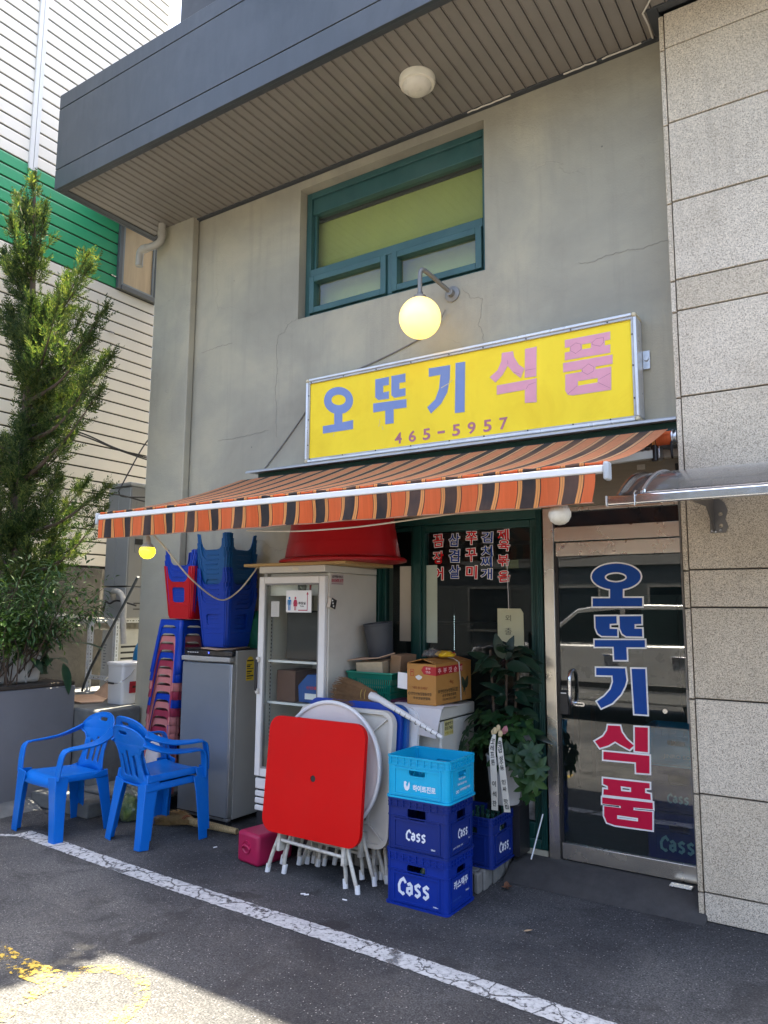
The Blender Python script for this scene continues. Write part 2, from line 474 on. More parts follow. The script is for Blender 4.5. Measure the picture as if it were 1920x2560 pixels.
        o = bpy.data.objects.new(name, me)
        COL.objects.link(o)
        if parent is not None:
            o.parent = parent
            ORG[o.name] = off
        if solid:
            md = o.modifiers.new('Solidify', 'SOLIDIFY'); md.thickness = solid; md.offset = 0
        if bevel:
            md = o.modifiers.new('Bevel', 'BEVEL'); md.width = bevel; md.segments = seg; md.limit_method = 'ANGLE'; md.angle_limit = R(35)
            if not smooth:
                for p in me.polygons: p.use_smooth = True
                me.set_sharp_from_angle(angle=R(30))
        if label: o['label'] = label
        if kind: o['kind'] = kind
        return o

def box(x0, x1, y0, y1, z0, z1): return MB().box(x0, x1, y0, y1, z0, z1)
def tag(o, label, cat, group=None):
    o['label'] = label; o['category'] = cat
    if group: o['group'] = group
    return o
def thing(name, loc, label, cat, group=None, rz=0.0, local=False):
    o = bpy.data.objects.new(name, None)
    COL.objects.link(o)
    o.empty_display_size = 0.1
    o.location = loc
    o.rotation_euler = (0, 0, rz)
    ORG[o.name] = (0, 0, 0) if local else tuple(loc)
    return tag(o, label, cat, group)
def struct(o):
    o['kind'] = 'structure'
    return o
def dup(root, loc=None, rot=None, label=None, group=None):
    r = root.copy(); COL.objects.link(r)
    if loc is not None: r.location = loc
    if rot is not None: r.rotation_euler = rot
    if label: r['label'] = label
    if group: r['group'] = group
    ORG[r.name] = ORG.get(root.name, (0, 0, 0))
    for ch in list(root.children):
        c = ch.copy(); COL.objects.link(c); c.parent = r
        for g in list(ch.children):
            d = g.copy(); COL.objects.link(d); d.parent = c
    return r
def recolor(root, table):
    for ch in root.children:
        if ch.type == 'MESH' and ch.data.materials[0] in table:
            key = (ch.data.name, table[ch.data.materials[0]].name)
            if key not in RC:
                me = ch.data.copy(); me.materials[0] = table[ch.data.materials[0]]; RC[key] = me
            ch.data = RC[key]
RC = {}

# flat fills and lettering -----------------------------------------------------
def fill2d(loops, offset=0.0):
    cu = bpy.data.curves.new('tmp', 'CURVE'); cu.dimensions = '2D'; cu.fill_mode = 'BOTH'
    for Lp in loops:
        s = cu.splines.new('POLY'); s.points.add(len(Lp) - 1)
        for p, q in zip(s.points, Lp): p.co = (q[0], q[1], 0, 1)
        s.use_cyclic_u = True
    cu.offset = offset
    o = bpy.data.objects.new('tmp', cu)
    me = bpy.data.meshes.new_from_object(o)
    vs = [(v.co.x, v.co.y) for v in me.vertices]; fs = [tuple(p.vertices) for p in me.polygons]
    bpy.data.objects.remove(o); bpy.data.curves.remove(cu); bpy.data.meshes.remove(me)
    return vs, fs
TXT = {}
def text2d(body, bold=0.0):
    if (body, bold) in TXT: return TXT[(body, bold)]
    cu = bpy.data.curves.new('tmp', 'FONT'); cu.body = body; cu.size = 1; cu.offset = bold; cu.resolution_u = 4
    o = bpy.data.objects.new('tmp', cu)
    me = bpy.data.meshes.new_from_object(o)
    vs = [(v.co.x, v.co.y) for v in me.vertices]; fs = [tuple(p.vertices) for p in me.polygons]
    bpy.data.objects.remove(o); bpy.data.curves.remove(cu); bpy.data.meshes.remove(me)
    TXT[(body, bold)] = (vs, fs)
    return vs, fs
FRONT = (Vector((1, 0, 0)), Vector((0, 0, 1)))
SIDE = (Vector((0, 1, 0)), Vector((0, 0, 1)))
def placed(mb, vs, fs, o, frame, lift=0.0, thick=0.0):
    u, v = frame; n = u.cross(v); o = Vector(o) + n * lift
    P = [o + u * a + v * b for a, b in vs]
    mb.add(P, fs)
    if thick:
        base = len(P)
    return mb
def lettering(body, c, w, h, material, parent, frame=FRONT, bold=0.02, lift=0.0012, name='lettering', outline=None, ow=0.02, rot=0.0, shear=0.0, mb=None):
    def fit(vs, ref):
        xs = [p[0] for p in ref]; ys = [p[1] for p in ref]
        W = max(xs) - min(xs) or 1; H = max(ys) - min(ys) or 1
        sy = h / H; sx = (w / W) if w else sy
        cx = (max(xs) + min(xs)) / 2; cy = (max(ys) + min(ys)) / 2
        out = []
        for x, y in vs:
            x = (x - cx) * sx; y = (y - cy) * sy
            x += shear * y
            out.append((x * math.cos(rot) - y * math.sin(rot), x * math.sin(rot) + y * math.cos(rot)))
        return out
    vs, fs = text2d(body, bold)
    if outline is not None:
        v2, f2 = text2d(body, bold + ow)
        m2 = MB(); placed(m2, fit(v2, vs), f2, c, frame, lift)
        m2.build(name + '_outline', outline, parent, recalc=False)
        lift += 0.0012
    if mb is not None:
        placed(mb, fit(vs, vs), fs, c, frame, lift); return None
    m1 = MB(); placed(m1, fit(vs, vs), fs, c, frame, lift)
    return m1.build(name, material, parent, recalc=False)
def roundrect(w, h, r, n=6, cx=0.0, cy=0.0):
    pts = []
    for (sx, sy, a0) in ((1, 1, 0), (-1, 1, 90), (-1, -1, 180), (1, -1, 270)):
        for i in range(n + 1):
            a = R(a0 + 90 * i / n)
            pts.append((cx + sx * (w / 2 - r) + r * math.cos(a), cy + sy * (h / 2 - r) + r * math.sin(a)))
    return pts
def panel(mb, loops, o, frame, thick):
    """flat plate with holes: front at o, going back by thick"""
    u, v = frame; n = u.cross(v); o = Vector(o)
    vs, fs = fill2d(loops)
    mb.add([o + u * a + v * b for a, b in vs], fs)
    mb.add([o + u * a + v * b - n * thick for a, b in vs], [tuple(reversed(f)) for f in fs])
    for Lp in loops:
        k = len(Lp)
        A = [o + u * a + v * b for a, b in Lp]; B = [p - n * thick for p in A]
        mb.add(A + B, [(i, (i + 1) % k, (i + 1) % k + k, i + k) for i in range(k)])
    return mb
def wallgrid(mb, xs, zs, holes, y0, y1):
    """wall in the XZ plane with rectangular openings; front y0, back y1"""
    def inside(xc, zc): return any(a < xc < b and c < zc < d for a, b, c, d in holes)
    for i in range(len(xs) - 1):
        for j in range(len(zs) - 1):
            if inside((xs[i] + xs[i + 1]) / 2, (zs[j] + zs[j + 1]) / 2): continue
            for y in (y0, y1):
                mb.quad((xs[i], y, zs[j]), (xs[i + 1], y, zs[j]), (xs[i + 1], y, zs[j + 1]), (xs[i], y, zs[j + 1]))
    for a, b, c, d in holes + [(xs[0], xs[-1], zs[0], zs[-1])]:
        mb.quad((a, y0, c), (a, y1, c), (a, y1, d), (a, y0, d)); mb.quad((b, y0, c), (b, y1, c), (b, y1, d), (b, y0, d))
        mb.quad((a, y0, d), (b, y0, d), (b, y1, d), (a, y1, d)); mb.quad((a, y0, c), (b, y0, c), (b, y1, c), (a, y1, c))
    return mb
def bez(pts, n=16):
    """smooth curve through points (Catmull-Rom)"""
    P = [Vector(p) for p in pts]; out = []
    for i in range(len(P) - 1):
        p0 = P[max(i - 1, 0)]; p1 = P[i]; p2 = P[i + 1]; p3 = P[min(i + 2, len(P) - 1)]
        for k in range(n):
            t = k / n
            out.append(0.5 * ((2 * p1) + (p2 - p0) * t + (2 * p0 - 5 * p1 + 4 * p2 - p3) * t * t + (3 * p1 - p0 - 3 * p2 + p3) * t ** 3))
    out.append(P[-1])
    return out
def leaf(mb, base, d, up, ln, wd, curl=0.25, fold=0.15, n=4, tip=0.0):
    d = Vector(d).normalized(); up = Vector(up)
    a = d.cross(up)
    if a.length < 1e-4: a = d.cross(Vector((1, 0, 0.3)))
    a.normalize(); u = a.cross(d).normalized()
    vs = []; fs = []
    for i in range(n + 1):
        t = i / n
        p = Vector(base) + d * ln * t - u * curl * ln * t * t
        w = wd * (math.sin(math.pi * (t ** 0.8)) ** 0.75 if 0 < t < 1 else 0.02) * 0.5
        vs += [p - a * w + u * fold * w, p, p + a * w + u * fold * w]
    for i in range(n):
        k = i * 3
        fs += [(k, k + 1, k + 4, k + 3), (k + 1, k + 2, k + 5, k + 4)]
    mb.add(vs, fs)
# ================================================================== SETTING
g = MB(); g.quad((-70, -70, 0), (70, -70, 0), (70, 70, 0), (-70, 70, 0))
struct(g.build('ground', ASPHALT))
# white painted line along the shop front, slightly askew, ragged edges
def ragged(xs, near, far, amp, seed):
    r = random.Random(seed); a = []; b = []
    for x in xs:
        a.append((x, near(x) + r.uniform(-amp, amp), 0.004)); b.append((x, far(x) + r.uniform(-amp, amp), 0.004))
    return a, b
def strip(mb, a, b):
    k = len(a)
    mb.add(a + b, [(i, i + 1, i + 1 + k, i + k) for i in range(k - 1)])
ln = MB()
xs = [-5.30 + i * 0.02 for i in range(400)]
yc = lambda x: 3.150 - 0.0385 * (x + 1.05) + 0.008 * math.sin(x * 2.1)
strip(ln, *ragged(xs, lambda x: yc(x) - 0.066, lambda x: yc(x) + 0.066, 0.004, 3))
a, b = [], []
r_ = random.Random(5)
for i in range(60):
    t = i / 59
    px, py = -5.22 - 0.9 * t, 3.30 - 0.62 * t
    a.append((px - 0.035 + r_.uniform(-.004, .004), py - 0.055, 0.006)); b.append((px + 0.035, py + 0.055 + r_.uniform(-.004, .004), 0.006))
strip(ln, a, b)
struct(ln.build('painted_line', PAINT_W))
# yellow painted marks near the kerb of the lane
yl = MB()
def band(path, w, seed, z):
    P = bez(path, 12); r = random.Random(seed); A = []; B = []
    for i, p in enumerate(P):
        d = (P[min(i + 1, len(P) - 1)] - P[max(i - 1, 0)]).normalized(); nn = Vector((-d.y, d.x, 0))
        A.append(p - nn * (w / 2 + r.uniform(-.004, .004)) + Vector((0, 0, z))); B.append(p + nn * (w / 2 + r.uniform(-.004, .004)) + Vector((0, 0, z)))
    strip(yl, A, B)
band([(-3.14, 2.265, 0), (-3.02, 2.375, 0), (-2.86, 2.385, 0), (-2.72, 2.30, 0), (-2.66, 2.20, 0), (-2.62, 2.08, 0), (-2.60, 1.9, 0)], 0.075, 2, 0.004)
band([(-4.1, 2.20, 0), (-3.75, 2.185, 0), (-3.4, 2.155, 0), (-3.07, 2.185, 0)], 0.13, 3, 0.004)
band([(-3.08, 2.18, 0), (-3.1, 2.06, 0), (-3.06, 1.9, 0), (-2.95, 1.7, 0)], 0.09, 4, 0.0065)
struct(yl.build('yellow_road_marking', PAINT_Y))

# door step of worn asphalt, with a sloping front edge
st = MB()
st.prism([(-1.99, 4.40, 0.0), (-1.99, 4.72, 0.0), (-1.99, 4.72, 0.098), (-1.99, 4.60, 0.094), (-1.99, 4.52, 0.06)], (1.16, 0, 0))
struct(st.build('door_step', mat('step_asphalt', (0.048, 0.046, 0.044), 0.85, 0, 0.25, 12, bump=0.7, bscale=120, grime=0.3, grimecol=(0.10, 0.09, 0.075)), bevel=0.006))

# ---------------- the grey restaurant building
BLD = thing('restaurant_building', (-3.3, 4.7, 0), 'grey painted two storey restaurant building under a dark slate roof canopy', 'building')
w = MB()
WX = [-5.735, -3.957, -3.15, -2.19, -1.80, -0.90, -0.70]
WZ = [0.0, 0.10, 0.13, 2.32, 2.45, 4.11, 5.30, 5.42]
wallgrid(w, WX, WZ, [(-3.957, -2.19, 4.11, 5.30), (-3.15, -1.80, 0.13, 2.32), (-1.80, -0.90, 0.0, 2.32)], 4.70, 4.98)
w.build('wall', PLASTER, BLD, bevel=0.006)
box(-5.735, -5.218, 4.615, 4.69, 0.0, 5.40).build('pilaster', PLASTER, BLD, bevel=0.008)
w = MB(); w.box(-5.735, -5.60, 4.99, 11, 0, 5.42); w.box(-5.735, 3.0, 10.9, 11, 0, 8.8); w.box(-0.69, 3.0, 4.90, 5.2, 0, 5.42)
w.build('side_wall', PLASTER, BLD)
w = MB(); w.box(-5.80, 3.2, 3.64, 4.98, 5.44, 6.27); w.box(-5.735, 3.2, 4.99, 11, 5.44, 6.27)
w.build('roof_slab', TRIM_DK, BLD)
box(-5.735, 3.2, 5.6, 10.8, 6.28, 8.8).build('unseen_shade_block', PLASTER, BLD)  # unseen block added above the roof to shade the siding
for (a, b) in ((5.372, 5.558), (5.566, 6.154), (6.162, 6.300)):
    for x0, x1 in ((-5.920, 0.10), (0.108, 3.2)):
        box(x0, x1, 3.600, 3.632, a, b).build('fascia_panel', FASCIA, BLD, bevel=0.003)
box(-5.920, -5.888, 3.633, 5.4, 5.372, 6.300).build('fascia_end_panel', FASCIA, BLD, bevel=0.003)
w = MB(); w.box(-5.887, 3.2, 3.633, 3.675, 5.374, 5.43); w.box(-5.887, -5.83, 3.676, 4.70, 5.374, 5.43); w.box(-5.829, -0.87, 4.655, 4.699, 5.374, 5.41); w.box(-0.93, -0.865, 4.40, 4.654, 5.374, 5.41); w.box(-0.864, 3.2, 4.40, 4.455, 5.374, 5.41)
w.build('soffit_trim', TRIM_DK, BLD, bevel=0.003)
sm = None; x = -5.828
while x < 1.2:
    back = 4.654 if x < -0.95 else 4.398
    mbx = box(-0.0385, 0.0385, 3.677, back, 5.386, 5.396)
    key = 'L' if back > 4.5 else 'S'
    if sm is None: sm = {}
    if key not in sm:
        mbx.box(-0.0385, -0.033, 3.677, back, 5.3815, 5.387); mbx.box(0.033, 0.0385, 3.677, back, 5.3815, 5.387)
        ob = mbx.build('soffit_board', SOFFIT, None); sm[key] = ob.data
    else:
        ob = bpy.data.objects.new('soffit_board', sm[key]); COL.objects.link(ob)
    ob.parent = BLD; off = ORG[BLD.name]
    ob.location = (x + 0.0425 - off[0], -off[1], -off[2] + rnd.uniform(-0.0012, 0.0012))
    x += 0.085
# peeling sealant along the soffit edge
SEAL = mat('old_sealant', (0.60, 0.56, 0.48), 0.8)
for (x0, x1) in ((-2.30, -1.95), (-1.55, -1.32), (-1.28, -1.02)):
    w = MB(); w.tube([(x0 + (x1 - x0) * i / 9, 4.652 + rnd.uniform(-.004, .004), 5.372 + rnd.uniform(-.002, .002)) for i in range(10)], 0.006, 5); w.build('sealant_bead', SEAL, BLD)
w = MB(); w.tube([(-0.945, 4.645, 5.372), (-0.942, 4.52, 5.372), (-0.948, 4.40, 5.370), (-0.90, 4.34, 5.372), (-0.86, 4.28, 5.37), (-0.875, 4.2, 5.372)], 0.006, 5); w.build('sealant_bead', SEAL, BLD)

# upper window ---------------------------------------------------------------
def frame_rect(mb, x0, x1, z0, z1, w_, y0, y1, wt=None, wb=None):
    wt = wt or w_; wb = wb or w_
    mb.box(x0, x0 + w_, y0, y1, z0, z1); mb.box(x1 - w_, x1, y0, y1, z0, z1)
    mb.box(x0 + w_, x1 - w_, y0, y1, z1 - wt, z1); mb.box(x0 + w_, x1 - w_, y0, y1, z0, z0 + wb)
fr = MB(); frame_rect(fr, -3.955, -2.192, 4.112, 5.298, 0.055, 4.79, 4.90, 0.055)
fr.box(-3.90, -2.247, 4.81, 4.90, 5.10, 5.243); fr.box(-3.90, -2.247, 4.785, 4.90, 4.505, 4.575); fr.box(-3.10, -3.05, 4.787, 4.90, 4.167, 4.505)
UW = fr.build('window', TEAL, BLD, bevel=0.004)
f2 = MB(); frame_rect(f2, -3.899, -2.248, 4.576, 5.242, 0.022, 4.835, 4.86); f2.build('bead', TEAL, UW, bevel=0.003)
for (x0, x1) in ((-3.895, -3.103), (-3.047, -2.250)):
    s_ = MB(); frame_rect(s_, x0, x1, 4.170, 4.502, 0.052, 4.765, 4.85); sb = s_.build('sash', TEAL, UW, bevel=0.004)
UPGL = glass('upper_glass', (0.90, 0.93, 0.86), 0.01, 1.1, 0.06)
box(-3.89, -2.255, 4.86, 4.866, 4.58, 5.24).build('pane', UPGL, UW)
for (x0, x1) in ((-3.845, -3.154), (-2.996, -2.30)):
    box(x0, x1, 4.815, 4.821, 4.22, 4.455).build('pane', UPGL, UW)
box(-3.95, -2.20, 4.945, 4.952, 4.13, 5.085).build('blind', mat('olive_blind', (0.46, 0.47, 0.17), 0.75, 0, 0.10, 0.9, grime=0.3, grimecol=(0.30, 0.32, 0.13)), UW)
box(-3.95, -2.20, 4.930, 4.962, 5.086, 5.112).build('blind_rail', TRIM_DK, UW)
box(-4.0, -2.15, 5.6, 5.62, 4.0, 5.42).build('back_panel', TRIM_DK, UW)

# shop window ----------------------------------------------------------------
SHOPGL = glass('shop_glass', (0.70, 0.82, 0.82), 0.006, 0.75, 0.02)
fr = MB(); frame_rect(fr, -3.149, -1.801, 0.131, 2.319, 0.045, 4.705, 4.80, 0.06, 0.06)
fr.box(-2.81, -2.745, 4.712, 4.80, 0.191, 2.259)
SW = fr.build('shop_window', GREENFR, BLD, bevel=0.004)
f2 = MB(); f2.box(-2.744, -2.724, 4.735, 4.80, 0.192, 2.258); f2.box(-1.899, -1.847, 4.735, 4.80, 0.192, 2.258); f2.box(-2.7235, -1.8995, 4.735, 4.80, 2.208, 2.258); f2.box(-2.7235, -1.8995, 4.735, 4.80, 0.192, 0.282); f2.build('sash', GREENFR, SW, bevel=0.004)
f2 = MB(); frame_rect(f2, -3.103, -2.811, 0.192, 2.258, 0.035, 4.745, 4.80); f2.build('sash', GREENFR, SW, bevel=0.004)
for i, xx in enumerate((-1.838, -1.826, -1.814)): box(xx, xx + 0.006, 4.697, 4.704, 0.14, 2.31).build('rib', GREENFR, SW, bevel=0.002)
for i, xx in enumerate((-1.885, -1.872, -1.860)): box(xx, xx + 0.006, 4.729, 4.7345, 0.24, 2.21).build('rib', GREENFR, SW, bevel=0.002)
box(-2.722, -1.901, 4.765, 4.771, 0.285, 2.206).build('pane', SHOPGL, SW)
box(-3.066, -2.847, 4.765, 4.771, 0.23, 2.221).build('pane', SHOPGL, SW)
# menu on the glass
RED_L = mat('vinyl_red', (0.62, 0.008, 0.014), 0.5, 0, 0.08, spec=0.2); BLUE_L = mat('vinyl_blue', (0.008, 0.055, 0.28), 0.5, 0, 0.08, spec=0.2)
RED_D = mat('vinyl_crimson', (0.60, 0.006, 0.050), 0.45, 0, 0.06, spec=0.2); BLUE_D = mat('vinyl_navy', (0.006, 0.065, 0.32), 0.45, 0, 0.06, spec=0.2)
WHITE_L = mat('vinyl_white', (0.86, 0.86, 0.84), 0.4, 0, 0.03)
MENU = [('꼼장어', [(-2.591, 2.140), (-2.591, 2.017), (-2.594, 1.902)], RED_L), ('삼겹살', [(-2.461, 2.141), (-2.462, 2.027), (-2.460, 1.912)], BLUE_L),
        ('쭈꾸미', [(-2.324, 2.148), (-2.328, 2.028), (-2.326, 1.907)], RED_L), ('김치찌개', [(-2.203, 2.148), (-2.206, 2.050), (-2.211, 1.977), (-2.210, 1.893)], BLUE_L),
        ('제육볶음', [(-2.082, 2.159), (-2.077, 2.086), (-2.083, 1.983), (-2.080, 1.874)], RED_L)]
for word, pos, mt in MENU:
    for ch, (cx, cz) in zip(word, pos):
        hh = 0.092 if len(word) == 3 else 0.076
        lettering(ch, (cx * 1.012, 4.7645, 1.65 + (cz - 1.65) * 1.012), 0.086, hh, mt, SW, bold=0.018, lift=0.0006, name='menu_letter', outline=WHITE_L, ow=0.042, rot=rnd.uniform(-.06, .06))

# door -----------------------------------------------------------------------
dr = MB()
dr.box(-1.789, -1.718, 4.690, 4.80, 0.085, 2.318)
dr.box(-1.717, -0.905, 4.700, 4.80, 2.094, 2.188)
dr.box(-1.717, -0.905, 4.700, 4.80, 2.290, 2.318)
DR = dr.build('door', STEEL, BLD, bevel=0.003)
box(-1.717, -0.905, 4.735, 4.742, 2.189, 2.289).build('transom_pane', DARKGL, DR)
box(-1.708, -0.912, 4.702, 4.745, 1.996, 2.087).build('top_rail', STEEL, DR, bevel=0.003)
box(-1.708, -0.912, 4.702, 4.745, 0.104, 0.200).build('bottom_rail', STEEL, DR, bevel=0.003)
w = MB(); w.box(-1.717, -1.7085, 4.71, 4.75, 0.10, 2.09); w.box(-1.7075, -1.700, 4.71, 4.745, 0.201, 1.995); w.build('door_edge', BLACKP, DR)
DOORGL = glass('door_glass', (0.60, 0.78, 0.78), 0.004, 2.1, 0.015)
box(-1.6995, -0.915, 4.718, 4.728, 0.201, 1.995).build('pane', DOORGL, DR)
k = MB(); k.tube([(-1.655, 4.700, 2.055), (-1.655, 4.690, 2.055)], 0.011, 14); k.build('lock_cylinder', CHROME, DR, smooth=True)
k = MB(); k.tube(bez([(-1.618, 4.716, 1.262), (-1.618, 4.675, 1.255), (-1.618, 4.652, 1.22), (-1.618, 4.648, 1.16), (-1.618, 4.652, 1.10), (-1.618, 4.675, 1.062), (-1.618, 4.716, 1.052)], 8), 0.013, 12); k.build('handle', CHROME, DR, smooth=True)
k = MB(); k.box(-1.699, -1.640, 4.683, 4.717, 0.985, 1.135); lk = k.build('digital_lock', BLACKP, DR, bevel=0.006)
box(-1.688, -1.652, 4.681, 4.684, 1.118, 1.124).build('lock_plate', WHITE_L, DR)
k = MB(); panel(k, [roundrect(0.085, 0.026, 0.012), roundrect(0.062, 0.010, 0.0045)], (-1.588, 4.7165, 1.055), FRONT, 0.004); k.build('strike_plate', CHROME, DR)
k = MB(); k.tube([(-1.057, 4.718, 1.053), (-1.057, 4.708, 1.053)], 0.014, 16); k.build('glass_bolt', CHROME, DR, smooth=True)
k = MB(); k.box(-1.05, -0.93, 4.60, 4.66, 0.0985, 0.106); k.build('sill_plate', STEEL, DR, bevel=0.002)
# weatherboard above the door, under the awning
box(-1.795, -0.905, 4.690, 4.699, 2.322, 2.66).build('lintel_board', mat('lintel_brown', (0.17, 0.145, 0.105), 0.55, 0, 0.10, 3, stretch=(1, 1, 18)), BLD, bevel=0.003)

SIGN_GLYPHS = {'o': [[(-3.273, 3.259), (-3.276, 3.235), (-3.286, 3.214), (-3.302, 3.196), (-3.324, 3.182), (-3.351, 3.172), (-3.381, 3.169), (-3.412, 3.17), (-3.444, 3.177), (-3.475, 3.19), (-3.502, 3.207), (-3.526, 3.228), (-3.544, 3.251), (-3.555, 3.277), (-3.559, 3.302), (-3.556, 3.326), (-3.546, 3.348), (-3.529, 3.367), (-3.506, 3.381), (-3.479, 3.39), (-3.448, 3.393), (-3.416, 3.391), (-3.384, 3.383), (-3.354, 3.37), (-3.327, 3.352), (-3.304, 3.332), (-3.287, 3.308), (-3.277, 3.284)], [(-3.343, 3.275), (-3.345, 3.265), (-3.35, 3.257), (-3.358, 3.25), (-3.369, 3.245), (-3.383, 3.241), (-3.398, 3.24), (-3.413, 3.242), (-3.429, 3.245), (-3.445, 3.251), (-3.458, 3.258), (-3.47, 3.267), (-3.479, 3.276), (-3.484, 3.286), (-3.486, 3.297), (-3.485, 3.306), (-3.479, 3.315), (-3.471, 3.322), (-3.46, 3.327), (-3.446, 3.33), (-3.431, 3.331), (-3.415, 3.33), (-3.399, 3.326), (-3.384, 3.321), (-3.37, 3.313), (-3.359, 3.305), (-3.35, 3.295), (-3.345, 3.285)], [(-3.454, 3.182), (-3.376, 3.182), (-3.375, 3.097), (-3.271, 3.102), (-3.27, 3.032), (-3.564, 3.032), (-3.565, 3.091), (-3.452, 3.092)]], 'ttu': [[(-3.065, 3.394), (-2.942, 3.394), (-2.942, 3.333), (-2.993, 3.333), (-2.993, 3.279), (-2.941, 3.28), (-2.941, 3.225), (-3.036, 3.228), (-3.064, 3.254)], [(-2.918, 3.395), (-2.795, 3.395), (-2.795, 3.332), (-2.848, 3.332), (-2.848, 3.282), (-2.795, 3.283), (-2.794, 3.226), (-2.889, 3.223), (-2.917, 3.247)], [(-3.082, 3.206), (-2.785, 3.196), (-2.785, 3.134), (-2.898, 3.137), (-2.897, 3.029), (-2.97, 3.03), (-2.971, 3.137), (-3.081, 3.137)]], 'gi': [[(-2.593, 3.399), (-2.417, 3.393), (-2.421, 3.295), (-2.443, 3.193), (-2.492, 3.119), (-2.576, 3.058), (-2.606, 3.108), (-2.539, 3.157), (-2.507, 3.234), (-2.496, 3.336), (-2.593, 3.337)], [(-2.372, 3.4), (-2.297, 3.396), (-2.304, 3.032), (-2.38, 3.033)]], 'sik': [[(-2.012, 3.407), (-1.932, 3.404), (-1.925, 3.363), (-1.891, 3.301), (-1.852, 3.268), (-1.878, 3.208), (-1.929, 3.253), (-1.972, 3.311), (-2.01, 3.252), (-2.065, 3.207), (-2.105, 3.25), (-2.047, 3.289), (-2.017, 3.35)], [(-1.842, 3.403), (-1.761, 3.404), (-1.768, 3.201), (-1.848, 3.204)], [(-2.053, 3.181), (-1.766, 3.185), (-1.769, 3.023), (-1.85, 3.029), (-1.848, 3.121), (-2.054, 3.118)]], 'pum': [[(-1.563, 3.411), (-1.268, 3.409), (-1.269, 3.359), (-1.304, 3.358), (-1.305, 3.323), (-1.27, 3.323), (-1.272, 3.272), (-1.567, 3.275), (-1.565, 3.325), (-1.531, 3.326), (-1.53, 3.359), (-1.564, 3.36)], [(-1.452, 3.361), (-1.391, 3.36), (-1.392, 3.324), (-1.453, 3.326)], [(-1.579, 3.256), (-1.258, 3.254), (-1.26, 3.197), (-1.368, 3.197), (-1.369, 3.178), (-1.269, 3.178), (-1.274, 3.029), (-1.522, 3.031), (-1.553, 3.04), (-1.569, 3.069), (-1.566, 3.176), (-1.457, 3.177), (-1.456, 3.195), (-1.58, 3.196)], [(-1.486, 3.12), (-1.354, 3.12), (-1.355, 3.089), (-1.487, 3.087)]]}
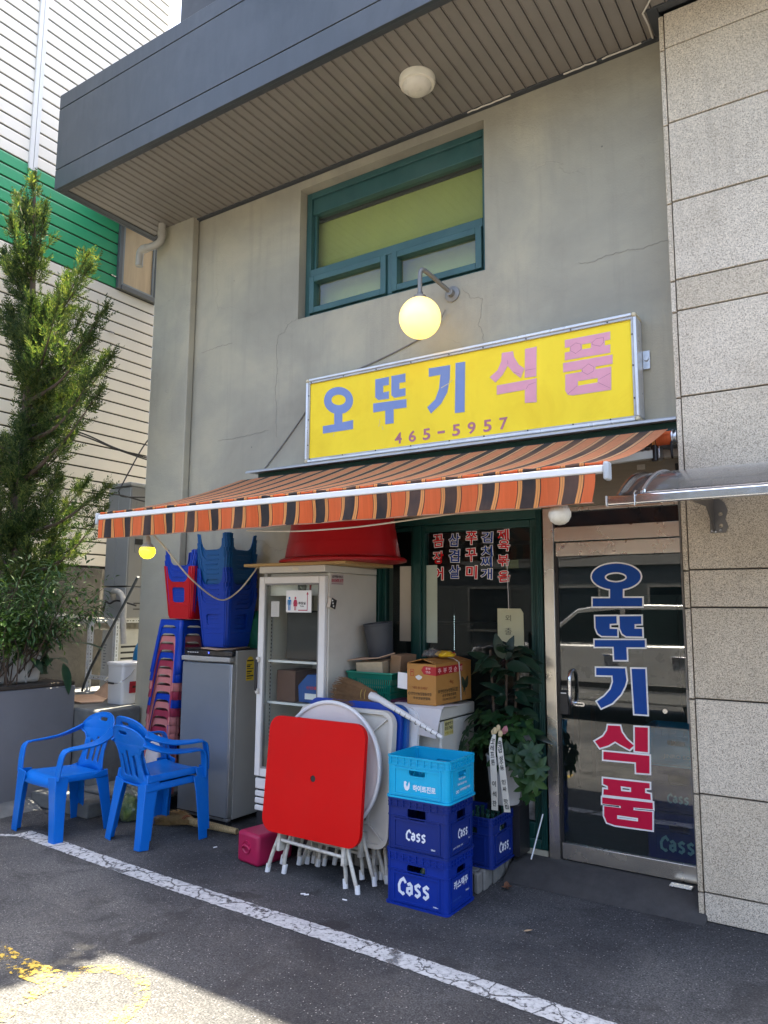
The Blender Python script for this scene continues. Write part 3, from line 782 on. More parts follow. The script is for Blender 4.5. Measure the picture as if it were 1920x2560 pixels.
DOOR_GLYPHS = {'o': [[(-1.17, 1.856), (-1.173, 1.842), (-1.18, 1.829), (-1.192, 1.816), (-1.207, 1.805), (-1.226, 1.795), (-1.247, 1.787), (-1.271, 1.782), (-1.297, 1.778), (-1.323, 1.777), (-1.35, 1.779), (-1.375, 1.782), (-1.4, 1.789), (-1.422, 1.797), (-1.441, 1.808), (-1.456, 1.82), (-1.467, 1.833), (-1.474, 1.847), (-1.476, 1.861), (-1.473, 1.876), (-1.465, 1.89), (-1.453, 1.903), (-1.437, 1.914), (-1.418, 1.924), (-1.395, 1.932), (-1.37, 1.937), (-1.344, 1.94), (-1.318, 1.941), (-1.291, 1.939), (-1.266, 1.934), (-1.242, 1.928), (-1.221, 1.919), (-1.203, 1.908), (-1.189, 1.897), (-1.178, 1.884), (-1.172, 1.87)], [(-1.255, 1.853), (-1.257, 1.845), (-1.265, 1.837), (-1.276, 1.831), (-1.29, 1.826), (-1.307, 1.823), (-1.325, 1.822), (-1.342, 1.824), (-1.359, 1.827), (-1.374, 1.832), (-1.384, 1.839), (-1.391, 1.847), (-1.393, 1.855), (-1.391, 1.864), (-1.383, 1.871), (-1.372, 1.878), (-1.357, 1.882), (-1.34, 1.885), (-1.322, 1.886), (-1.305, 1.885), (-1.288, 1.881), (-1.274, 1.876), (-1.263, 1.869), (-1.257, 1.861)], [(-1.361, 1.781), (-1.282, 1.781), (-1.284, 1.725), (-1.166, 1.725), (-1.168, 1.673), (-1.475, 1.671), (-1.474, 1.723), (-1.363, 1.723)]], 'ttu': [[(-1.461, 1.609), (-1.327, 1.612), (-1.327, 1.566), (-1.371, 1.563), (-1.372, 1.533), (-1.325, 1.532), (-1.326, 1.488), (-1.424, 1.487), (-1.448, 1.503), (-1.461, 1.537)], [(-1.309, 1.611), (-1.176, 1.614), (-1.177, 1.566), (-1.218, 1.564), (-1.219, 1.536), (-1.174, 1.537), (-1.174, 1.489), (-1.271, 1.489), (-1.294, 1.503), (-1.308, 1.536)], [(-1.469, 1.46), (-1.16, 1.468), (-1.16, 1.425), (-1.272, 1.421), (-1.272, 1.344), (-1.35, 1.341), (-1.351, 1.422), (-1.47, 1.418)]], 'gi': [[(-1.465, 1.287), (-1.285, 1.293), (-1.279, 1.223), (-1.29, 1.186), (-1.318, 1.134), (-1.372, 1.077), (-1.441, 1.041), (-1.466, 1.08), (-1.418, 1.115), (-1.379, 1.159), (-1.362, 1.206), (-1.364, 1.245), (-1.466, 1.242)], [(-1.246, 1.292), (-1.164, 1.295), (-1.162, 1.024), (-1.238, 1.023)]], 'sik': [[(-1.402, 0.94), (-1.328, 0.943), (-1.32, 0.908), (-1.291, 0.868), (-1.249, 0.834), (-1.276, 0.808), (-1.327, 0.83), (-1.362, 0.848), (-1.403, 0.82), (-1.457, 0.799), (-1.486, 0.836), (-1.433, 0.871), (-1.409, 0.908)], [(-1.239, 0.945), (-1.162, 0.948), (-1.167, 0.804), (-1.243, 0.803)], [(-1.435, 0.78), (-1.159, 0.784), (-1.162, 0.681), (-1.24, 0.677), (-1.24, 0.737), (-1.437, 0.732)]], 'pum': [[(-1.442, 0.619), (-1.164, 0.625), (-1.165, 0.596), (-1.192, 0.592), (-1.193, 0.566), (-1.162, 0.563), (-1.161, 0.53), (-1.444, 0.522), (-1.441, 0.555), (-1.414, 0.556), (-1.415, 0.576), (-1.443, 0.585)], [(-1.336, 0.586), (-1.274, 0.586), (-1.275, 0.56), (-1.335, 0.558)], [(-1.451, 0.505), (-1.151, 0.515), (-1.151, 0.478), (-1.264, 0.472), (-1.265, 0.457), (-1.155, 0.462), (-1.159, 0.358), (-1.379, 0.352), (-1.427, 0.361), (-1.443, 0.397), (-1.441, 0.455), (-1.34, 0.458), (-1.34, 0.47), (-1.452, 0.468)], [(-1.363, 0.413), (-1.239, 0.415), (-1.24, 0.395), (-1.364, 0.392)]]}

def glyph(groups, y, material, parent, name, off=0.0, lift=0.0):
    mb = MB()
    for i, gidx in enumerate(groups):
        vs, fs = fill2d(gidx, off)
        placed(mb, vs, fs, (0, y, 0), FRONT, lift + 0.0003 * i)
    return mb.build(name, material, parent, recalc=False)
GROUPS = {'o': [[0, 1], [2]], 'ttu': [[0], [1], [2]], 'gi': [[0], [1]], 'sik': [[0], [1], [2]], 'pum': [[0, 1], [2, 3]]}
for key in ('o', 'ttu', 'gi', 'sik', 'pum'):
    gr = [[DOOR_GLYPHS[key][i] for i in q] for q in GROUPS[key]]
    mt = BLUE_D if key in ('o', 'ttu', 'gi') else RED_D
    o1 = glyph(gr, 4.7178, WHITE_L, DR, 'letter_outline', 0.0095, 0.0006)
    glyph(gr, 4.7178, mt, DR, 'letter', 0.0, 0.0022)

# dim room behind the glass
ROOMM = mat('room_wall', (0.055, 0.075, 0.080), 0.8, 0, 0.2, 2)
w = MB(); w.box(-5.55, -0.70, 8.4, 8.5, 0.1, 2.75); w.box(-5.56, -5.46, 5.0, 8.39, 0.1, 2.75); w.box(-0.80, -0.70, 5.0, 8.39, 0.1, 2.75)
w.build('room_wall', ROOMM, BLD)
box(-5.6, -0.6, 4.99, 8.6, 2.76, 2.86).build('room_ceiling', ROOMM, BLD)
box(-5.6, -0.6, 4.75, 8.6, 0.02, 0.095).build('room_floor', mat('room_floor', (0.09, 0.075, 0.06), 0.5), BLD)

# ---------------- granite building on the right
GB = thing('granite_building', (0.5, 4.47, 0), 'granite clad building with flamed stone panels right of the glass door', 'building')
JO = [-0.30, 0.149, 0.658, 1.166, 1.668, 1.879, 2.393, 2.890, 3.415, 3.610, 4.105, 4.622, 5.128, 5.37]
box(-0.845, 3.2, 4.490, 4.69, 0, 5.372).build('joint_backing', GRDARK, GB)
for j in range(len(JO) - 1):
    for (x0, x1) in ((-0.838, 0.36), (0.367, 1.56), (1.567, 2.76)):
        dz = rnd.uniform(-0.0015, 0.0015)
        box(x0, x1, 4.470 + dz, 4.492, max(0, JO[j]) + 0.0045, JO[j + 1] - 0.0045).build('granite_panel', GRANITE, GB, bevel=0.003)
    box(-0.872, -0.8445, 4.474, 4.69, max(0, JO[j]) + 0.0045 - 0.006, JO[j + 1] - 0.0045 - 0.006).build('edge_stone', GRANITE, GB, bevel=0.003)

# ---------------- left neighbour clad in horizontal siding (its wall runs away from the street)
LB = thing('siding_building', (-7.5, 5, 0), 'tall building with cream and green horizontal siding beyond the tree', 'building')
pit = 0.1425
box(-7.60, -7.515, 1.4, 6.05, 2.09, 11.0).build('wall_backing', GROOVE, LB)
box(-9.5, -7.61, 1.4, 6.04, 0.0, 11.0).build('wall_core', GROOVE, LB)
def siding_board(y0, y1, material):
    # board with a bull-nosed lip over the groove below it
    mb = MB()
    prof = [(0.0, 0.016), (0.010, 0.016), (0.013, 0.021), (0.011, 0.125), (0.007, pit - 0.002), (0.0, pit - 0.002)]
    mb.prism([(-7.512 + a, y0, b) for a, b in prof], (0, y1 - y0, 0))
    return mb.build('siding_board', material, None)
cache = {}
def put_board(y0, y1, z, material):
    key = (y0, y1, material.name)
    if key not in cache:
        ob = siding_board(y0, y1, material); cache[key] = ob.data
    else:
        ob = bpy.data.objects.new('siding_board', cache[key]); COL.objects.link(ob)
    ob.parent = LB; off = ORG[LB.name]
    ob.location = (-off[0], -off[1], z - off[2])
z = 2.10
while z < 10.95:
    zc = z + pit / 2
    mt = SIDEGREEN if 5.575 < zc < 6.45 else SIDING
    if 5.52 < zc < 6.95:
        put_board(1.4, 4.235, z, mt); put_board(4.345, 5.445, z, mt)
    elif zc >= 6.95:
        put_board(1.4, 4.235, z, mt); put_board(4.345, 6.05, z, mt)
    else:
        put_board(1.4, 6.05, z, mt)
    z += pit
w = MB()
for a in (4.238, 4.290): w.box(-7.512, -7.478, a, a + 0.046, 6.46, 11)
w.box(-7.512, -7.49, 4.2845, 4.2895, 6.46, 11)
w.build('vertical_trim', WHITE, LB, bevel=0.008)
w = MB()
for a in (4.238, 4.290): w.box(-7.512, -7.480, a, a + 0.046, 5.54, 6.459)
w.build('vertical_trim', SIDEGREEN, LB, bevel=0.008)
w = MB(); w.box(-7.512, -7.46, 5.448, 5.50, 5.53, 6.95); w.box(-7.512, -7.46, 5.998, 6.05, 5.53, 6.95); w.box(-7.512, -7.45, 5.501, 5.997, 5.53, 5.59); w.box(-7.512, -7.46, 5.501, 5.997, 6.88, 6.95)
WN = w.build('window', mat('grey_window_frame', (0.13, 0.135, 0.13), 0.45, 0.3, 0.1, 4), LB, bevel=0.004)
w = MB()
w.box(-7.505, -7.470, 5.502, 5.53, 5.592, 6.878); w.box(-7.505, -7.470, 5.968, 5.996, 5.592, 6.878); w.box(-7.505, -7.470, 5.531, 5.967, 5.592, 5.62)
w.build('sash', mat('grey_window_sash', (0.22, 0.24, 0.24), 0.4, 0.3, 0.1, 4), WN, bevel=0.003)
box(-7.500, -7.492, 5.531, 5.967, 5.621, 6.878).build('pane', mat('tan_reflection_pane', (0.50, 0.37, 0.22), 0.14, 0, 0.14, 2.5, spec=0.8, stretch=(1, 6, 0.6)), WN)  # tan of the window's reflection, painted into the pane colour
for (y, z) in ((5.40, 5.66), (5.40, 6.55), (5.42, 4.945)):
    w = MB(); w.box(-7.496, -7.484, y - 0.035, y - 0.003, z, z + 0.014); w.box(-7.496, -7.484, y + 0.003, y + 0.035, z, z + 0.014); w.build('clip', CHROME, LB)
box(-7.62, -7.47, 1.4, 6.03, 0.0, 2.085).build('base_wall', CONCRETE, LB, bevel=0.01)
box(-7.49, -7.44, 5.58, 6.0, 1.86, 2.42).build('vent_window', TRIM_DK, LB, bevel=0.005)

box(-7.47, -5.93, 5.04, 5.98, 6.62, 6.70).build('hidden_shade_slab', TRIM_DK, LB)  # unseen slab behind the canopy, added to keep the sun off the ledge
# far pale building glimpsed above the canopy
FB = thing('far_building', (-14, 22, 0), 'pale blue grey wall far behind the siding', 'building')
box(-19.0, -11.0, 20, 24, 0, 30).build('wall', mat('pale_wall', (0.78, 0.80, 0.82), 0.7, 0, 0.06, 0.5), FB)
box(-19.0, -11.0, 19.93, 19.98, 29.2, 29.9).build('cornice', mat('pale_wall_trim', (0.56, 0.58, 0.60), 0.7), FB)
box(-30, -19.1, 26, 30, 0, 30).build('rear_wing', MATS['pale_wall'], FB)

# ---------------- planter wall, ledge and low step on the left
GREYP = mat('planter_grey', (0.165, 0.165, 0.170), 0.65, 0, 0.08, 1.5, grime=0.25, grimecol=(0.11, 0.105, 0.10), bump=0.15, bscale=25)
PL = thing('planter_wall', (-6.7, 2.8, 0), 'smooth grey painted planter wall behind the left armchair', 'planter')
box(-7.46, -5.98, -1.0, 4.165, 0.0, 0.955).build('body', GREYP, PL, bevel=0.015)
box(-7.46, -5.985, -1.0, 4.16, 0.956, 0.99).build('soil_bed', mat('soil', (0.045, 0.035, 0.025), 0.95, 0, 0.3, 12, bump=0.8, bscale=30), PL, bevel=0.01)
LG = thing('concrete_ledge', (-6.5, 5, 0), 'rough concrete ledge holding the white bucket', 'ledge')
box(-7.46, -5.62, 4.175, 4.60, 0.0, 0.755).build('front_block', mat('ledge_concrete', (0.13, 0.135, 0.13), 0.85, 0, 0.2, 5, bump=0.5, bscale=22, grime=0.5, grimecol=(0.26, 0.27, 0.25), gscale=5), LG, bevel=0.02)
box(-7.46, -5.745, 4.601, 9.0, 0.0, 0.752).build('alley_slab', MATS['ledge_concrete'], LG)
SB = MB(); SB.box(-5.979, -5.22, 3.80, 4.174, 0.0, 0.115); SB.box(-5.61, -4.86, 4.02, 4.60, 0.116, 0.150)
tag(SB.build('low_step', MATS['ledge_concrete'], None, bevel=0.012), 'low broken concrete step under the armchair and stools', 'step')
GUT = MB(); GUT.prism([(-5.979, -1.0, 0.001), (-5.80, -1.0, 0.001), (-5.979, -1.0, 0.07)], (0, 4.79, 0))
struct(GUT.build('gutter_fillet', MATS['ledge_concrete']))

# plinth of upright stones under the shop window
PT = thing('stone_plinth', (-2.5, 4.4, 0), 'low plinth edged with upright stones under the shop window', 'plinth')
box(-3.4, -2.045, 4.16, 4.695, 0.0, 0.118).build('core', MATS['ledge_concrete'], PT, bevel=0.004)
STONE = mat('edging_stone', (0.17, 0.165, 0.15), 0.85, 0, 0.25, 8, bump=0.4, bscale=40)
y = 4.125; k = 0
while y < 4.60:
    dy = rnd.uniform(0.05, 0.075)
    box(-2.044, -2.008 + rnd.uniform(-.006, .006), y, y + dy - 0.009, 0.0, 0.114 + rnd.uniform(-.006, .004)).build('stone', STONE, PT, bevel=0.008)
    y += dy
x = -2.05
while x > -3.3:
    dx = rnd.uniform(0.06, 0.09)
    box(x - dx + 0.009, x, 4.118 + rnd.uniform(-.005, .005), 4.159, 0.0, 0.114 + rnd.uniform(-.006, .004)).build('stone', STONE, PT, bevel=0.008)
    x -= dx
# ================================================================== AWNING
AW = thing('awning', (-2.65, 4.0, 2.2), 'orange and brown striped fabric awning over the shop front', 'awning')
AX0, AX1, PER = -4.372, -0.926, 0.2005
def awn_u(x): return (x + 4.301) / PER
mb = MB(); nx, ny = 120, 12; uv = []
for j in range(ny + 1):
    t = j / ny
    for i in range(nx + 1):
        x = AX0 + (AX1 - AX0) * i / nx
        y = 4.50 + (3.168 - 4.50) * t
        z = 2.715 + (2.285 - 2.715) * t - 0.035 * math.sin(math.pi * t) + 0.004 * math.sin(x * 5 + t * 3) * math.sin(math.pi * t)
        mb.v.append((x, y, z)); uv.append((awn_u(x), t))
for j in range(ny):
    for i in range(nx):
        a = j * (nx + 1) + i
        mb.f.append((a, a + 1, a + nx + 2, a + nx + 1))
mb.uv = uv
mb.build('canopy_cloth', AWNT, AW, smooth=True, ang=60)
mb = MB(); uv = []; nx, nz = 260, 8
for j in range(nz + 1):
    t = j / nz
    for i in range(nx + 1):
        x = AX0 + (AX1 - 0.03 - AX0) * i / nx
        wob = 0.5 + 0.5 * math.sin(x * 1.7)
        y = 3.150 + t * (0.013 * math.sin(x * 15.0 + 1.0) + 0.008 * math.sin(x * 31.3) + 0.006 * wob) - 0.005
        z = 2.236 - t * (0.128 + 0.003 * math.sin(x * 9))
        dx = -0.012 * t * math.sin(t * 2.2 + x * 0.8)
        mb.v.append((x + dx - 0.006 * t, y, z)); uv.append((awn_u(x), t))
for j in range(nz):
    for i in range(nx):
        a = j * (nx + 1) + i
        mb.f.append((a, a + 1, a + nx + 2, a + nx + 1))
mb.uv = uv
VL = mb.build('valance', AWN, AW, smooth=True, ang=60)
hem = MB(); hem.tube([(AX0 + (AX1 - 0.04 - AX0) * i / 120, 3.147 + 0.013 * math.sin((AX0 + (AX1 - AX0) * i / 120) * 15 + 1), 2.108) for i in range(121)], 0.003, 5)
hem.build('hem', mat('hem_tan', (0.30, 0.15, 0.09), 0.9), VL)
AWHITE = mat('awning_bar_white', (0.70, 0.70, 0.69), 0.35, 0.1, 0.05, 5, grime=0.2, grimecol=(0.40, 0.36, 0.30))
box(AX0 - 0.01, AX1 + 0.005, 3.142, 3.185, 2.238, 2.272).build('front_bar', AWHITE, AW, bevel=0.006)
e = MB(); e.box(AX1 + 0.0055, AX1 + 0.030, 3.135, 3.19, 2.205, 2.285); e.build('end_cap', mat('end_cap_grey', (0.42, 0.45, 0.47), 0.4), AW, bevel=0.008)
e = MB(); e.box(AX0 - 0.032, AX0 - 0.0105, 3.135, 3.19, 2.205, 2.285); e.build('end_cap', MATS['end_cap_grey'], AW, bevel=0.008)
# rolled cloth edge laced along the bar, striped like the cloth
mb = MB(); uv = []; n = 240
for i in range(n + 1):
    x = AX0 + (AX1 - AX0) * i / n
    rr = 0.0075 + 0.0022 * math.sin(x * 47) + rnd.uniform(-.0008, .0008)
    for k in range(6):
        t = 2 * math.pi * k / 6
        mb.v.append((x, 3.160 + rr * math.cos(t), 2.283 + rr * math.sin(t))); uv.append((awn_u(x), 0))
for i in range(n):
    for k in range(6):
        a = i * 6; mb.f.append((a + k, a + (k + 1) % 6, a + 6 + (k + 1) % 6, a + 6 + k))
mb.uv = uv
mb.build('piping', AWN, AW, smooth=True)
# roller, hood and arms
r = MB(); r.tube([(AX0 + 0.02, 4.55, 2.672), (AX1 + 0.01, 4.55, 2.672)], 0.040, 16); mb = r
mb.uv = [(awn_u(p[0]), 0) for p in mb.v]
# give the roll cloth stripes too
rr = MB(); uv = []
for i in range(61):
    x = AX0 + 0.02 + (AX1 - 0.01 - AX0) * i / 60
    for k in range(16):
        t = 2 * math.pi * k / 16
        rr.v.append((x, 4.55 + 0.042 * math.cos(t), 2.672 + 0.042 * math.sin(t))); uv.append((awn_u(x), 0))
for i in range(60):
    for k in range(16):
        a = i * 16; rr.f.append((a + k, a + (k + 1) % 16, a + 16 + (k + 1) % 16, a + 16 + k))
rr.uv = uv
rr.build('roll', AWN, AW, smooth=True)
e = MB()
for i, (a, b, q) in enumerate(((-0.9135, -0.906, 0.046), (-0.9055, -0.894, 0.030), (-0.8935, -0.886, 0.040))): e.tube([(a, 4.55, 2.672), (b, 4.55, 2.672)], q, 18)
e.build('roll_end', ALU, AW, smooth=True)
h = MB(); h.prism([(-4.33, 4.695, 2.800), (-4.33, 4.52, 2.792), (-4.33, 4.505, 2.782), (-4.33, 4.505, 2.768), (-4.33, 4.52, 2.776), (-4.33, 4.695, 2.785)], (3.45, 0, 0))
h.build('hood', mat('hood_grey', (0.42, 0.44, 0.46), 0.4, 0.4, 0.08, 6, grime=0.3, grimecol=(0.2, 0.19, 0.17)), AW, bevel=0.002)
h = MB(); h.box(-4.27, -0.89, 4.60, 4.695, 2.725, 2.775); h.build('hood_back', GREENFR, AW)
ARMW = mat('arm_cream', (0.42, 0.40, 0.35), 0.4, 0.2, 0.06, 4)
box(-4.2, -0.90, 4.645, 4.695, 2.575, 2.625).build('square_bar', ARMW, AW, bevel=0.004)
for s, xe in ((1, -1.02), (-1, -4.22)):
    a = MB(); sgn = -1 if s == 1 else 1
    p0 = Vector((xe, 4.56, 2.585)); p1 = Vector((xe + sgn * 0.95, 3.78, 2.385)); p2 = Vector((xe + sgn * 0.30, 3.19, 2.262))
    a.sweep([p0, p1], 0.034, 0.055); a.build('arm', ARMW, AW, bevel=0.006)
    a = MB(); a.sweep([p1, p2], 0.028, 0.045); a.build('arm', ARMW, AW, bevel=0.006)
    a = MB(); a.tube([p1 + Vector((0, 0, -0.035)), p1 + Vector((0, 0, 0.035))], 0.026, 14); a.build('elbow', BLACKP, AW, smooth=True)
    a = MB(); a.box(xe - 0.03, xe + 0.03, 4.555, 4.644, 2.555, 2.635); a.build('shoulder_bracket', ALU, AW, bevel=0.006)
    a = MB(); a.tube([(xe - 0.0, 4.55, 2.54), (xe, 4.55, 2.645)], 0.020, 14); a.build('shoulder_pin', BLACKP, AW, smooth=True)
    for zz in (2.537, 2.640):
        a = MB(); a.box(xe - 0.14, xe - 0.09, 4.683, 4.694, zz - 0.016, zz + 0.016); a.tube([(xe - 0.115, 4.684, zz), (xe - 0.115, 4.672, zz)], 0.009, 8); a.build('wall_bracket', ARMW, AW, bevel=0.002)
a = MB(); a.tube([(-0.915, 4.52, 2.64), (-0.912, 4.50, 2.60), (-0.912, 4.505, 2.555), (-0.915, 4.53, 2.545)], 0.007, 8); a.build('crank_eye', RUBBER, AW)

# ================================================================== SIGNBOARD
SG = thing('signboard', (-2.41, 4.69, 2.8), 'long yellow signboard with blue and pink lettering above the awning', 'sign')
YEL = mat('sign_yellow', (0.94, 0.70, 0.035), 0.5, 0, 0.06, 1.2, spec=0.2, grime=0.40, grimecol=(0.70, 0.42, 0.01), gscale=2.2, stretch=(2, 2, 0.6))
SBL = mat('faded_blue_vinyl', (0.20, 0.275, 0.52), 0.5, 0, 0.07, 6, spec=0.25, grime=0.10, grimecol=(0.30, 0.36, 0.52))
SPK = mat('faded_pink_vinyl', (0.74, 0.345, 0.42), 0.5, 0, 0.07, 6, spec=0.25, grime=0.10, grimecol=(0.70, 0.38, 0.45))
SX0, SX1, SZ0, SZ1 = -3.735, -1.100, 2.806, 3.500
box(SX0 + 0.02, SX1 - 0.02, 4.576, 4.690, SZ0 + 0.02, SZ1 - 0.02).build('face', YEL, SG)
AW2 = mat('sign_frame_white', (0.66, 0.67, 0.68), 0.30, 0.35, 0.06, 8, grime=0.25, grimecol=(0.30, 0.28, 0.25))
for (x0, x1, z0, z1) in ((SX0 + 0.028, SX1 - 0.028, SZ1 - 0.022, SZ1), (SX0 + 0.028, SX1 - 0.028, SZ0, SZ0 + 0.022), (SX0, SX0 + 0.022, SZ0 + 0.028, SZ1 - 0.028), (SX1 - 0.022, SX1, SZ0 + 0.028, SZ1 - 0.028)):
    q = box(x0, x1, 4.555, 4.69, z0, z1)
    q.build('frame_rail', AW2, SG, bevel=0.006)
for (x, z) in ((SX0, SZ0), (SX1 - 0.0275, SZ0), (SX0, SZ1 - 0.0275), (SX1 - 0.0275, SZ1 - 0.0275)):
    box(x, x + 0.0275, 4.552, 4.69, z, z + 0.0275).build('corner_cap', mat('corner_cap_yellowed', (0.62, 0.54, 0.36), 0.45), SG, bevel=0.010, seg=3)
IN = mat('sign_inner_rail', (0.45, 0.44, 0.42), 0.4, 0.5, 0.1, 8, grime=0.4, grimecol=(0.14, 0.12, 0.10))
for (x0, x1, z0, z1) in ((SX0 + 0.0225, SX1 - 0.0225, SZ1 - 0.040, SZ1 - 0.0225), (SX0 + 0.0225, SX1 - 0.0225, SZ0 + 0.0225, SZ0 + 0.034), (SX0 + 0.0225, SX0 + 0.036, SZ0 + 0.0345, SZ1 - 0.0405), (SX1 - 0.036, SX1 - 0.0225, SZ0 + 0.0345, SZ1 - 0.0405)):
    box(x0, x1, 4.563, 4.577, z0, z1).build('inner_rail', IN, SG, bevel=0.002)
scx = [SX0 + 0.05, -3.36, -3.05, -2.74, -2.42, -2.15, -1.83, -1.52, -1.28]
for x in scx:
    for zz in (SZ1 - 0.031, SZ0 + 0.028):
        s_ = MB(); s_.tube([(x, 4.564, zz), (x, 4.560, zz)], 0.0055, 8); s_.build('screw', BLACKP, SG)
for zz in (2.95, 3.16, 3.36):
    for x in (SX0 + 0.029, SX1 - 0.029):
        s_ = MB(); s_.tube([(x, 4.564, zz), (x, 4.560, zz)], 0.0055, 8); s_.build('screw', BLACKP, SG)
for key in ('o', 'ttu', 'gi', 'sik', 'pum'):
    gr = [[SIGN_GLYPHS[key][i] for i in q] for q in GROUPS[key]]
    glyph(gr, 4.5755, mat('vinyl_edge', (0.62, 0.58, 0.35), 0.5), SG, 'letter_edge', 0.0022, 0.0004)
    glyph(gr, 4.5755, SBL if key in ('o', 'ttu', 'gi') else SPK, SG, 'letter', 0.0, 0.0018)
# split and lifted vinyl: thin torn slivers
tr = MB()
def sliver(pts, w=0.004):
    P = [Vector((x, 4.5730, z)) for x, z in pts]
    for a, b in zip(P, P[1:]):
        d = (b - a).normalized(); n_ = Vector((-d.z, 0, d.x)) * w / 2
        tr.quad(a - n_, b - n_ * 0.6, b + n_ * 0.6, a + n_)
def sgp(x, z): return (x, z)
for pts in ([(-2.49, 3.235), (-2.42, 3.262), (-2.40, 3.28)], [(-3.03, 3.02), (-3.02, 3.05), (-3.025, 3.075)], [(-2.99, 2.99), (-3.0, 3.02)], [(-3.46, 2.995), (-3.45, 3.02)]): sliver(pts, 0.006)
tr.build('torn_edge', mat('torn_vinyl', (0.72, 0.62, 0.30), 0.6), SG, recalc=False)
VCR = mat('vinyl_crease', (0.33, 0.11, 0.16), 0.6)
for pts in ([(-1.526, 3.359), (-1.491, 3.378), (-1.458, 3.363), (-1.456, 3.328), (-1.493, 3.306), (-1.526, 3.33), (-1.526, 3.359)], [(-1.387, 3.358), (-1.358, 3.379), (-1.31, 3.379), (-1.309, 3.347), (-1.333, 3.325), (-1.379, 3.343), (-1.387, 3.358)], [(-1.454, 3.195), (-1.412, 3.222), (-1.377, 3.195), (-1.381, 3.168), (-1.42, 3.152), (-1.452, 3.175), (-1.454, 3.195)], [(-1.554, 3.043), (-1.49, 3.088)], [(-1.275, 3.136), (-1.35, 3.107)], [(-1.351, 3.087), (-1.28, 3.04)], [(-1.969, 3.32), (-1.971, 3.348)], [(-1.928, 3.257), (-1.879, 3.231)], [(-1.842, 3.254), (-1.77, 3.253)], [(-1.841, 3.124), (-1.823, 3.148), (-1.772, 3.159)]):
    tr = MB(); sliver(pts, 0.0025); tr.build('vinyl_crease', VCR, SG, recalc=False)
digits = '465-5957'
for i, ch in enumerate(digits):
    cx = -2.855 + i * (2.855 - 2.008) / 7.0
    cz = 2.908 + 0.000 * i
    lettering(ch, (cx, 4.5755, cz), 0.062 if ch != '-' else 0.06, 0.085 if ch != '-' else 0.018, mat('phone_mauve', (0.42, 0.145, 0.19), 0.5, 0, 0.1), SG, bold=0.022, name='digit')
b_ = MB(); b_.box(SX1 + 0.001, SX1 + 0.045, 4.684, 4.696, 3.16, 3.28); b_.tube([(SX1 + 0.024, 4.684, 3.225), (SX1 + 0.024, 4.672, 3.225)], 0.014, 12); b_.build('side_bracket', ALU, SG, bevel=0.002)

# ================================================================== LAMPS
def glowmat(name, col, strength, inner):
    m, nt, b = nodes_of(name)
    b.inputs['Base Color'].default_value = (*inner, 1)
    b.inputs['Roughness'].default_value = 0.25
    b.inputs['Emission Color'].default_value = (*col, 1)
    b.inputs['Emission Strength'].default_value = strength
    MATS[name] = m
    return m
GL1 = glowmat('lit_opal_glass', (1.0, 0.64, 0.12), 0.27, (0.75, 0.68, 0.45))
GL2 = glowmat('lit_bulb', (1.0, 0.78, 0.015), 0.60, (0.4, 0.35, 0.05))
OPAL = mat('opal_plastic', (0.66, 0.62, 0.52), 0.28, 0, 0.06, 8, grime=0.25, grimecol=(0.42, 0.38, 0.29))
PIPEM = mat('lamp_pipe_grey', (0.22, 0.215, 0.20), 0.45, 0.4, 0.15, 8)
WLm = thing('wall_lamp', (-2.46, 4.69, 3.98), 'lit yellow globe lamp on a bent wall arm', 'lamp')
g1 = MB(); g1.sphere((-2.555, 4.38, 3.711), 0.150, 36, 24); g1.build('globe', GL1, WLm, smooth=True, ang=80)
g1 = MB(); g1.tube(bez([(-2.460, 4.685, 3.985), (-2.485, 4.60, 4.018), (-2.535, 4.42, 4.075), (-2.553, 4.385, 4.060), (-2.556, 4.38, 3.99), (-2.555, 4.38, 3.90)], 8), 0.017, 12); g1.build('arm', PIPEM, WLm, smooth=True)
g1 = MB(); g1.lathe([(0.045, 0.0), (0.045, 0.028), (0.025, 0.04), (0.02, 0.06)], 20, (-2.555, 4.38, 3.846)); g1.build('cap', PIPEM, WLm, smooth=True)
mrot = Euler((R(90), 0, 0)).to_matrix()
g1 = MB(); g1.lathe([(0.060, 0.0), (0.060, 0.008), (0.030, 0.016), (0.024, 0.05)], 24, (-2.460, 4.698, 3.985), mrot); g1.build('wall_plate', PIPEM, WLm, smooth=True)
CL = thing('ceiling_light', (-2.445, 4.15, 5.38), 'round white flush light under the soffit', 'lamp')
g1 = MB(); g1.lathe([(0.128, 0.0), (0.130, -0.03), (0.122, -0.052), (0.105, -0.055)], 36, (-2.445, 4.15, 5.383)); g1.build('rim', mat('lamp_rim_cream', (0.74, 0.70, 0.58), 0.35, 0, 0.04), CL, smooth=True)
g1 = MB(); g1.lathe([(0.105, -0.053), (0.098, -0.075), (0.075, -0.096), (0.04, -0.108), (0.0001, -0.112)], 36, (-2.445, 4.15, 5.383)); g1.build('diffuser', OPAL, CL, smooth=True)
def bulb(loc, m, label):
    t = thing('hanging_bulb', loc, label, 'light bulb', 'bulbs hung under the awning')
    x, y, z = loc
    b_ = MB(); b_.lathe([(0.0001, -0.050), (0.022, -0.046), (0.040, -0.033), (0.051, -0.012), (0.052, 0.006), (0.045, 0.024), (0.034, 0.034), (0.024, 0.040)], 24, loc); b_.build('glass', m, t, smooth=True, ang=70)
    b_ = MB(); b_.lathe([(0.046, 0.022), (0.034, 0.042), (0.020, 0.055), (0.017, 0.09), (0.012, 0.10)], 20, loc); b_.build('socket', mat('socket_grey', (0.36, 0.33, 0.27), 0.45), t, smooth=True)
    b_ = MB(); b_.tube([(x, y, z + 0.095), (x, y, 2.24)], 0.004, 6); b_.build('cord', mat('cord_cream', (0.50, 0.44, 0.33), 0.6), t)
bulb((-3.955, 3.225, 2.012), GL2, 'lit yellow bulb hanging at the left end of the awning')
